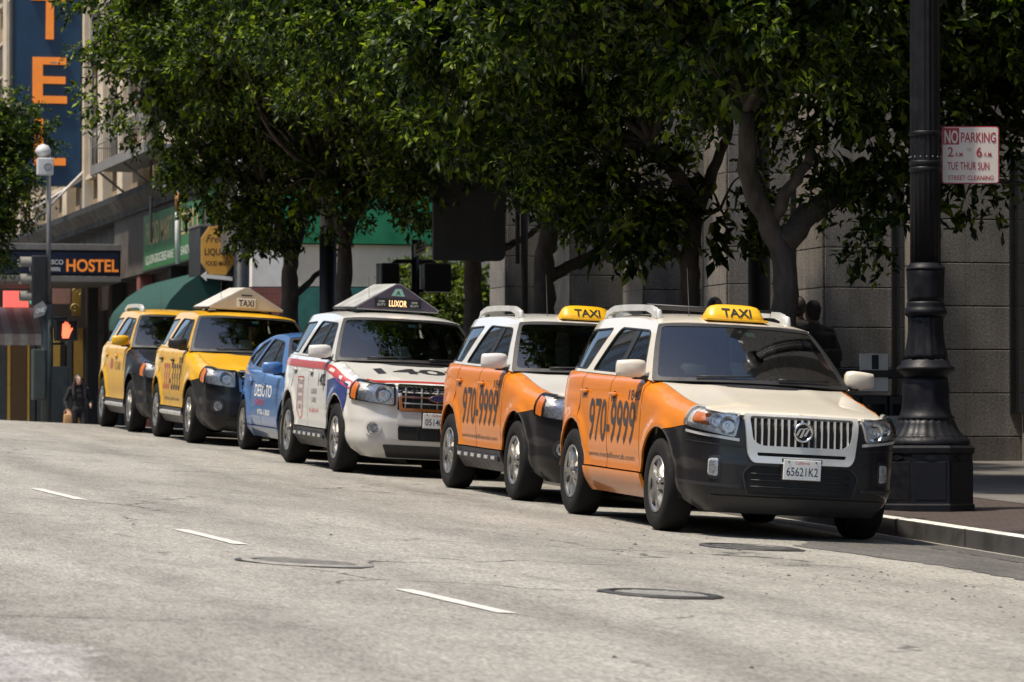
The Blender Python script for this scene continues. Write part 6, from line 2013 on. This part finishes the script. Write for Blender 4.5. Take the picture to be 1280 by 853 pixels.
# slim pole carrying a large board seen from the back
sb = empty('sign_board', (0, 0, 0)); tag(sb, 'large dark sign board seen from behind on a slim pole', 'sign')
Ys = 53.4; b0 = at_y(655.5, 330, Ys)
MB().tube([(b0.x, Ys, float(zwalk(Ys))), (b0.x, Ys, at_y(655, 150, Ys).z)], 4.4/FPX*55, 10).build('pole', M_SIGNAL, sb)
a, c_ = at_y(545, 325, Ys+.1), at_y(635, 205, Ys+.1)
MB().prism(rnd([(a.x, a.z), (c_.x, a.z), (c_.x, c_.z), (a.x, c_.z)], [.02, .10, .05, .05]), 1, Ys+.25, Ys+.33).build('board', plain('board_back', (.035, .035, .035), .55, var=.25, scale=5), sb)
for yy in (230, 305):
    p0, p1 = at_y(600, yy, Ys+.25), at_y(655, yy, Ys+.02)
    MB().box((p0.x-.3, Ys+.335, p0.z-.02), (p1.x, Ys+.38, p0.z+.02)).build('bracket', M_SIGNAL, sb)
MB().tube([at_y(647, 330, Ys), at_y(647, 215, Ys)], .03, 8).build('conduit', M_SIGNAL, sb)

# corner signal mast beyond the crossing
sm = empty('traffic_signal', (0, 0, 0)); tag(sm, 'corner traffic signal mast with a lit red hand and a camera on top', 'traffic signal')
Ym = 81.6; b0 = at_y(59, 400, Ym); zg = float(zwalk(Ym))
MB().tube([(b0.x, Ym, zg), (b0.x, Ym, at_y(59, 380, Ym).z)], .12, 12).build('lower_pole', plain('pole_green', (.03, .04, .038), .5), sm)
MB().tube([(b0.x+.03, Ym, at_y(59, 385, Ym).z), (b0.x+.02, Ym, at_y(58, 188, Ym).z)], .045, 10).build('upper_pole', plain('galvanised', (.17, .17, .175), .55, metal=.3, var=.2), sm)
ped_signal(sm, at_y(82.5, 413, Ym-.2), 1, .44, .42, .24, True)
MB().tube([at_y(60, 398, Ym), at_y(84, 398, Ym)], .03, 8).build('arm', M_SIGNAL, sm)
MB().tube([at_y(60, 430, Ym), at_y(80, 430, Ym)], .025, 8).build('arm', M_SIGNAL, sm)
# three-lens head turned to the side street
hc = at_y(47, 350, Ym-.1)
hd = MB(); hd.box((hc.x-.14, Ym-.3, hc.z-.52), (hc.x+.16, Ym+.02, hc.z+.48), .03); ho = hd.build('signal_head', M_SIGNAL, sm)
M_LN = [plain('lens_red_off', (.12, .03, .02), .3), plain('lens_amber_off', (.16, .12, .05), .3), plain('lens_green', (.02, .22, .16), .3, emit=(.05, .8, .55), estr=.25)]
for k in range(3):
    z = hc.z+.32-k*.34
    ro = MB(); n = 18
    vs = []; fs = []
    for i in range(n+1):
        t = math.pi*(-.15+1.3*i/n)
        for (xx, r_) in ((-.14, .135), (-.36, .135)): vs.append((hc.x+xx, Ym-.14+r_*math.cos(t), z+r_*math.sin(t)))
        if i: fs.append((2*i-2, 2*i-1, 2*i+1, 2*i))
    ro.add(vs, fs, True); ro.build('visor', plain('visor_dust', (.16, .155, .13), .6), ho)
    MB().lathe([(.001, -.155), (.11, -.15), (.125, -.14)], 20, axis=0, c=(hc.x, Ym-.14, z), cap=False).build('lens', M_LN[k], ho)
cbx = at_y(55.5, 209, Ym-.06)
MB().box((cbx.x-.16, Ym-.25, cbx.z-.17), (cbx.x+.16, Ym-.05, cbx.z+.17), .02).build('camera_box', plain('box_white', (.50, .50, .49), .6), sm)
MB().lathe([(.07, -.03), (.08, .0), (.05, .03)], 16, axis=1, c=(cbx.x+.04, Ym-.25, cbx.z), cap=False).build('box_fan', M_STEEL, sm)
cq = at_y(54, 188, Ym)
MB().lathe([(.04, -.18), (.15, -.06), (.16, .0), (.10, .09), (.02, .12)], 18, c=(cq.x, Ym, cq.z)).build('dome_camera', plain('box_white', (.50, .50, .49), .6), sm)
# cabinet on the mast, and street plate
MB().box((b0.x-.30, Ym-.2, at_y(50, 500, Ym).z), (b0.x-.05, Ym+.15, at_y(50, 437, Ym).z), .02).build('control_box', plain('pole_green', (.03, .04, .038), .5), sm)
MB().box((b0.x+.07, Ym-.1, at_y(50, 525, Ym).z-.3), (b0.x+.42, Ym+.25, at_y(50, 458, Ym).z), .02).build('control_box', plain('pole_green', (.03, .04, .038), .5), sm)
qa = at_y(50, 388, Ym-.3)
pl_ = MB(); pl_.prism([(qa.x-.12, qa.z-.16), (qa.x+.08, qa.z-.10), (qa.x+.14, qa.z+.06), (qa.x+.05, qa.z+.18), (qa.x-.12, qa.z+.08)], 1, Ym-.33, Ym-.30); pl_.build('street_plate', plain('plate_dull', (.20, .20, .20), .5), sm)
flat_text('plate_lettering', 'ONE', M_WHITEINK, sm, (qa.x-.0, Ym-.335, qa.z-.0), (1, 0, .2), (0, 0, 1), .17, .09, bold=.02)

# second traffic light glint among the leaves
# ------------------------------------------------------------------ newspaper rack behind the lamp post
nr = empty('newspaper_rack', (0, 0, 0)); tag(nr, 'black newspaper rack with white placards behind the lamp post', 'newspaper rack')
Yr = 40.2
def R_(px, py, dy=0.): return at_y(px, py, Yr+dy)
zg = float(zwalk(Yr))
M_RACK = plain('rack_black', (.016, .016, .018), .5, var=.3)
a, b_ = R_(1046, 470), R_(1150, 462)
MB().box((a.x, Yr, R_(1080, 473).z), (b_.x, Yr+.5, R_(1080, 461).z), .01).build('top_rail', M_RACK, nr)
for (pa, pb) in ((1048, 1078), (1080, 1112), (1114, 1146)):
    x0, x1 = R_(pa, 500).x, R_(pb, 500).x
    bo = MB().box((x0, Yr+.05, zg+.30), (x1, Yr+.45, R_(1080, 494).z), .015).build('news_box', M_RACK, nr)
    MB().box((x0+.03, Yr+.03, zg+.40), (x1-.03, Yr+.05, R_(1080, 505).z), .004).build('window', M_DGLASS, bo)
    MB().box(((x0+x1)/2-.03, Yr+.2, zg), ((x0+x1)/2+.03, Yr+.3, zg+.30)).build('leg', M_RACK, bo)
p0, p1 = R_(1073.5, 489), R_(1109, 442.5)
pb_ = MB().box((p0.x, Yr-.03, p0.z), (p1.x, Yr-.015, p1.z), .003).build('placard', plain('placard_white', (.78, .77, .74), .5, var=.1), nr)
k0, k1 = R_(1088.5, 462), R_(1097, 444)
MB().box((k0.x, Yr-.036, k0.z), (k1.x, Yr-.031, k1.z)).build('placard_bar', M_RACK, pb_)
MB().box((R_(1046, 470).x, Yr-.05, R_(1080, 472).z), (R_(1118, 470).x, Yr-.035, R_(1080, 463).z)).build('front_rail', M_RACK, nr)
p0, p1 = R_(1104, 548), R_(1124, 520)
sk = MB().box((p0.x, Yr-.02, p0.z), (p1.x, Yr-.008, p1.z), .002).build('sticker', plain('sticker_pale', (.36, .34, .30), .6, var=.2), nr)
for (px, py) in ((1115, 533), (1116, 540), (1113, 527)):
    q = R_(px, py); MB().lathe([(.001, Yr-.026), (.022, Yr-.025), (.024, Yr-.021)], 12, axis=1, c=(q.x, 0, q.z), cap=False).build('sticker_dot', plain('dot_teal', (.02, .30, .38), .5), sk)

# ------------------------------------------------------------------ opposite side of the street (seen in reflections)
WM = None
for k, (y0, y1, hgt, col, xw) in enumerate(((-45, -8, 17, (.34, .30, .25), -12.5), (-7.6, 22, 16, (.22, .20, .19), -12.2), (22.4, 50, 18.5, (.44, .39, .31), -12.6), (50.4, 64, 18, (.30, .17, .12), -12.3), (80, 112, 33, (.42, .36, .28), -12.5), (112.4, 170, 34, (.26, .24, .22), -12.2), (170.4, 260, 40, (.38, .35, .31), -12.4))):
    ob = empty('street_building', (xw, (y0+y1)/2, float(zwalk(y0)))); ob.location = (0, 0, 0)
    tag(ob, ('buff office block facing the taxis across the street', 'low grey block across the street', 'tall cream block across the street', 'red brown corner block across the street', 'tan block across the street beyond the side street', 'grey block far up the street on the opposite side', 'pale tower farthest up the street on the opposite side')[k], 'building', 'buildings on the opposite side')
    mt = plain('facade_%d' % k, col, .85, var=.15, scale=1.2)
    MB().box((xw-18, y0, -4), (xw, y1, hgt)).build('wall', mt, ob)
    MB().box((xw-.2, y0-.1, hgt-.1), (xw+.35, y1+.1, hgt+.5)).build('cornice', M_LSTONE, ob)
    MB().box((xw, y0+.05, 3.9), (xw+.2, y1-.05, 4.3)).build('string_course', M_LSTONE, ob)
    nb = int((y1-y0-1)/2.9)
    for s_ in range(int((hgt-5)/3.2)+1):
        for j in range(nb):
            z = 5.0+(s_-1)*3.2 if s_ else 1.0
            if WM is None:
                o = MB().box((-.02, 0, 0), (.05, 1.5, 1.9)).build('window', M_DGLASS, ob); WM = o.data
            else: o = link(bpy.data.objects.new('window', WM), ob)
            o.location = (xw, y0+.9+j*2.9, z)
            if s_ == 0: o.scale = (1, 1.5, 1.2)
# ------------------------------------------------------------------ people
def ell(mb, c, r, seg=14, rings=9, M=None):
    prof_ = []
    vs = []; fs = []
    for i in range(rings+1):
        t = math.pi*i/rings
        for k in range(seg):
            a = 2*math.pi*k/seg
            p = Vector((r[0]*math.sin(t)*math.cos(a), r[1]*math.sin(t)*math.sin(a), r[2]*math.cos(t)))
            if M: p = M @ p
            vs.append(Vector(c)+p)
    for i in range(rings):
        for k in range(seg):
            k2 = (k+1) % seg
            fs.append((i*seg+k, (i+1)*seg+k, (i+1)*seg+k2, i*seg+k2))
    mb.add(vs, fs, True)

def fuse(mb, voxel, smooth=4):
    """overlapping solids to one continuous surface"""
    me = bpy.data.meshes.new('tmp'); me.from_pydata(mb.v, [], mb.f); me.update()
    ob = bpy.data.objects.new('tmp', me); COL.objects.link(ob)
    r = ob.modifiers.new('r', 'REMESH'); r.mode = 'VOXEL'; r.voxel_size = voxel; r.use_smooth_shade = True
    if smooth:
        s_ = ob.modifiers.new('s', 'SMOOTH'); s_.factor = .5; s_.iterations = smooth
    bpy.context.view_layer.update()
    out = bpy.data.meshes.new_from_object(ob.evaluated_get(bpy.context.evaluated_depsgraph_get()))
    bpy.data.objects.remove(ob); bpy.data.meshes.remove(me)
    out.polygons.foreach_set('use_smooth', np.ones(len(out.polygons), dtype=bool))
    return out

def hand(mb, w, d, side, curl=.5):
    """palm and five curled fingers from wrist w along direction d"""
    d = Vector(d).normalized(); up = Vector((0, 1, 0)) if abs(d.y) < .8 else Vector((1, 0, 0))
    s_ = d.cross(up).normalized(); n = s_.cross(d)
    pc = Vector(w)+d*.045
    for k in range(4):
        o = (k-1.5)*.020
        mb.tube([Vector(w)+s_*o*.6, pc+d*.04+s_*o], [.016, .013], 8)
        L = (.066, .074, .070, .056)[k]
        a = pc+d*.045+s_*o; b_ = a+d*L*.5+n*L*.15*curl; c_ = b_+d*L*.3+n*L*.40*curl
        mb.tube([a, b_, c_], [.0095, .009, .0075], 7)
    t0 = Vector(w)+d*.02+s_*.026*side; t1 = t0+d*.035+s_*.026*side; t2 = t1+d*.030+n*.012
    mb.tube([t0, t1, t2], [.013, .011, .009], 7)

def person(loc, rz, hgt, J, skin, top_c, leg_c, shoe_c, label, voxel=.012, hair=None, extra=None, face=True, split=None):
    k = hgt/1.72
    root = empty('person', loc, rz); tag(root, label, 'person')
    mb = MB()
    V_ = lambda p: Vector(p)*k
    # trunk (x right, y back, -y front)
    for c, r in (((0, 0, .97), (.165, .115, .13)), ((0, .0, 1.08), (.145, .105, .14)), ((0, .005, 1.22), (.165, .115, .15)), ((0, .01, 1.34), (.18, .11, .12)), ((0, .01, 1.42), (.15, .085, .07))):
        ell(mb, V_(c), [q*k for q in r])
    hd = J.get('head', (0, -.025, 1.61))
    mb.tube([V_((0, .01, 1.40)), V_((0, .0, 1.52)), V_((hd[0]*.7, hd[1]*.5, hd[2]-.06))], [.070*k, .055*k, .052*k], 12)
    ell(mb, V_(hd), (.075*k, .092*k, .112*k)); ell(mb, V_((hd[0], hd[1]-.030, hd[2]-.055)), (.052*k, .055*k, .062*k))
    if face:
        mb.tube([V_((hd[0], hd[1]-.090, hd[2]+.012)), V_((hd[0], hd[1]-.108, hd[2]-.028))], [.010*k, .015*k], 8)
        for s_ in (-1, 1): ell(mb, V_((hd[0]+s_*.076, hd[1]+.008, hd[2]-.015)), (.012*k, .022*k, .032*k), 8, 6)
        ell(mb, V_((hd[0], hd[1]-.080, hd[2]-.066)), (.022*k, .014*k, .009*k), 8, 6)
    for s_, key in ((-1, 'L'), (1, 'R')):
        sh = (s_*.185, .01, 1.40); el = J['el'+key]; wr = J['wr'+key]
        mb.tube([V_((s_*.10, .01, 1.41)), V_(sh), V_(tuple((a+b_)/2 for a, b_ in zip(sh, el))), V_(el)], [.065*k, .068*k, .055*k, .047*k], 12)
        mb.tube([V_(el), V_(tuple((a*.6+b_*.4) for a, b_ in zip(el, wr))), V_(wr)], [.047*k, .045*k, .032*k], 12)
        hand(mb, V_(wr), Vector(wr)-Vector(el), -s_)
        hp = (s_*.09, 0, .94); kn = J['kn'+key]; an = J['an'+key]
        mb.tube([V_(hp), V_(tuple((a+b_)/2 for a, b_ in zip(hp, kn))), V_(kn)], [.098*k, .078*k, .060*k], 12)
        mb.tube([V_(kn), V_(tuple(a*.65+b_*.35 for a, b_ in zip(kn, an))), V_(an)], [.060*k, .058*k, .038*k], 12)
        ell(mb, V_((an[0], an[1]-.06, an[2]-.035)), (.045*k, .125*k, .045*k))
    if extra: extra(mb, V_)
    me = fuse(mb, voxel)
    for mm in (top_c, leg_c, skin, shoe_c): me.materials.append(mm)
    C = np.empty(len(me.polygons)*3); me.polygons.foreach_get('center', C); C = C.reshape(-1, 3)/k
    mi = np.zeros(len(C), np.int32)
    sp = split if split else .93
    mi[C[:, 2] < sp] = 1
    for key in 'LR':
        wr = np.array(J['wr'+key]); el = np.array(J['el'+key]); dd = (wr-el)/np.linalg.norm(wr-el)
        near = (np.linalg.norm(C-(wr+dd*.08), axis=1) < .135) & (((C-wr) @ dd) > -.015)
        mi[near] = 2
    mi[(C[:, 2] < .13)] = 3
    mi[(C[:, 2] > 1.495) & (np.hypot(C[:, 0], C[:, 1]) < .16)] = 2
    me.polygons.foreach_set('material_index', mi)
    link(bpy.data.objects.new('body', me), root)
    if face:
        for s_ in (-1, 1):
            e = MB(); ell(e, V_((hd[0]+s_*.030, hd[1]-.080, hd[2]+.008)), (.011*k, .008*k, .007*k), 8, 6); e.build('eye', M_INK, root)
            e = MB(); e.tube([V_((hd[0]+s_*.014, hd[1]-.088, hd[2]+.030)), V_((hd[0]+s_*.048, hd[1]-.078, hd[2]+.030))], .005*k, 6); e.build('eyebrow', M_INK, root)
        e = MB(); ell(e, V_((hd[0], hd[1]-.090, hd[2]-.064)), (.022*k, .008*k, .006*k), 8, 6); e.build('mouth', plain('lips', (.30, .10, .09), .5), root)
    if hair: 
        h = MB(); hair(h, V_, hd, k)
        hm_ = fuse(h, .012, 3); hm_.materials.append(plain('dark_hair', (.022, .015, .012), .5, var=.4, scale=60))
        link(bpy.data.objects.new('hair', hm_), root)
    return root

M_SKIN = plain('skin', (.50, .29, .20), .5, var=.08, scale=12)
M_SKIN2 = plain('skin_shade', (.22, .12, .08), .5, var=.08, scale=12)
M_COAT = plain('black_coat', (.009, .009, .010), .85, var=.3, scale=14, bump=.3, bscale=18)
M_COAT2 = plain('charcoal_jacket', (.018, .018, .021), .8, var=.3, scale=10, bump=.3, bscale=15)
M_TROU = plain('dark_trousers', (.012, .012, .015), .85, var=.3, scale=10)
M_SHOE = plain('dark_shoe', (.02, .018, .016), .5)
# woman in black with long hair at the far corner
def long_hair(h, V_, hd, k):
    ell(h, V_((hd[0], hd[1]+.022, hd[2]+.022)), (.090*k, .098*k, .112*k))
    for s_ in (-1, 1):
        h.tube([V_((hd[0]+s_*.06, hd[1]-.01, hd[2]+.06)), V_((hd[0]+s_*.092, hd[1]-.015, hd[2]-.05)), V_((s_*.125, -.05, 1.42)), V_((s_*.13, -.085, 1.28)), V_((s_*.12, -.09, 1.18))], [.035*k, .036*k, .048*k, .045*k, .02*k], 10)
        h.tube([V_((hd[0]+s_*.05, hd[1]+.07, hd[2])), V_((s_*.09, .09, 1.42)), V_((s_*.09, .11, 1.22))], [.05*k, .06*k, .03*k], 10)
Yw = 81.2; pw = at_y(98, 500, Yw)
zw = float(zwalk(Yw)); hw_ = at_y(98, 467.5, Yw).z-zw
def bag(mb, V_): pass
wm = person((pw.x, Yw, zw), rad(8), hw_-.02, dict(head=(-.01, -.035, 1.60), elL=(-.30, .02, 1.14), wrL=(-.27, -.12, .93), elR=(.29, .04, 1.13), wrR=(.22, -.20, 1.06), knL=(-.10, -.06, .50), anL=(-.10, .04, .08), knR=(.10, -.10, .50), anR=(.10, -.16, .08)),
       M_SKIN, M_COAT, M_TROU, M_SHOE, 'woman with long dark hair in a black coat at the far corner', .012, long_hair, split=.80)
hbag = empty('handbag', (0, 0, 0)); tag(hbag, 'tan handbag carried by the woman in black', 'bag')
Mw = Matrix.Translation((pw.x, Yw, zw)) @ Matrix.Rotation(rad(8), 4, 'Z')
kk = (hw_-.02)/1.72
b1 = rbox('bag_body', plain('tan_leather', (.40, .22, .09), .5, var=.2), hbag, Mw @ Vector((-.30*kk, -.22*kk, .72*kk)), (.20, .12, .26), .03, (.8, .8))
pts = [Mw @ (Vector((-.30+.08*math.cos(t), -.20, .86+.10*math.sin(t)))*kk) for t in np.linspace(0, math.pi, 12)]
MB().tube(pts, .010, 6).build('bag_strap', plain('tan_leather', (.40, .22, .09), .5, var=.2), hbag)
# walkers on the pavement, backs turned
def short_hair(h, V_, hd, k):
    ell(h, V_((hd[0], hd[1]+.022, hd[2]+.022)), (.086*k, .096*k, .108*k))
    ell(h, V_((hd[0], hd[1]+.05, hd[2]-.05)), (.062*k, .055*k, .06*k))
def walker(px, py, X, rz, label, coat, extra=None, head=(0, -.03, 1.61), vx=.014):
    p = at_x(px, py, X); z = float(zwalk(p.y)); h = p.z-z
    return person((p.x, p.y, z), rz, h*1.005, dict(head=head, elL=(-.29, .05, 1.14), wrL=(-.27, -.14, .96), elR=(.29, .03, 1.14), wrR=(.26, .06, .90), knL=(-.09, -.16, .50), anL=(-.09, -.02, .08), knR=(.09, .03, .50), anR=(.09, .22, .14)),
                  M_SKIN2, coat, M_TROU, M_SHOE, label, vx, short_hair, extra, split=.88)
def pack(mb, V_):
    pass
walker(998, 373, 14.9, rad(165), 'person in dark clothes walking behind the orange taxi, partly hidden by another', M_COAT)
w2 = walker(1017, 378, 14.45, rad(195), 'person in a charcoal jacket with a backpack walking by the granite wall', M_COAT2)
p = at_x(1017, 378, 14.45)
bk = empty('backpack', (0, 0, 0)); tag(bk, 'black backpack worn by the walker in the charcoal jacket', 'backpack')
Mw = Matrix.Translation((p.x, p.y, float(zwalk(p.y)))) @ Matrix.Rotation(rad(195), 4, 'Z')
rbox('pack_body', M_COAT, bk, Mw @ Vector((-.02, .20, 1.24)), (.32, .20, .46), .06, (.8, .8), Matrix.Rotation(rad(195), 4, 'Z'))
rbox('pack_pocket', M_TROU, bk, Mw @ Vector((-.02, .32, 1.16)), (.24, .08, .24), .03, (.9, .9), Matrix.Rotation(rad(195), 4, 'Z'))
walker(893, 374, 14.7, rad(20), 'person with short dark hair passing behind the taxi roof sign', M_COAT)
bpy.context.view_layer.update()
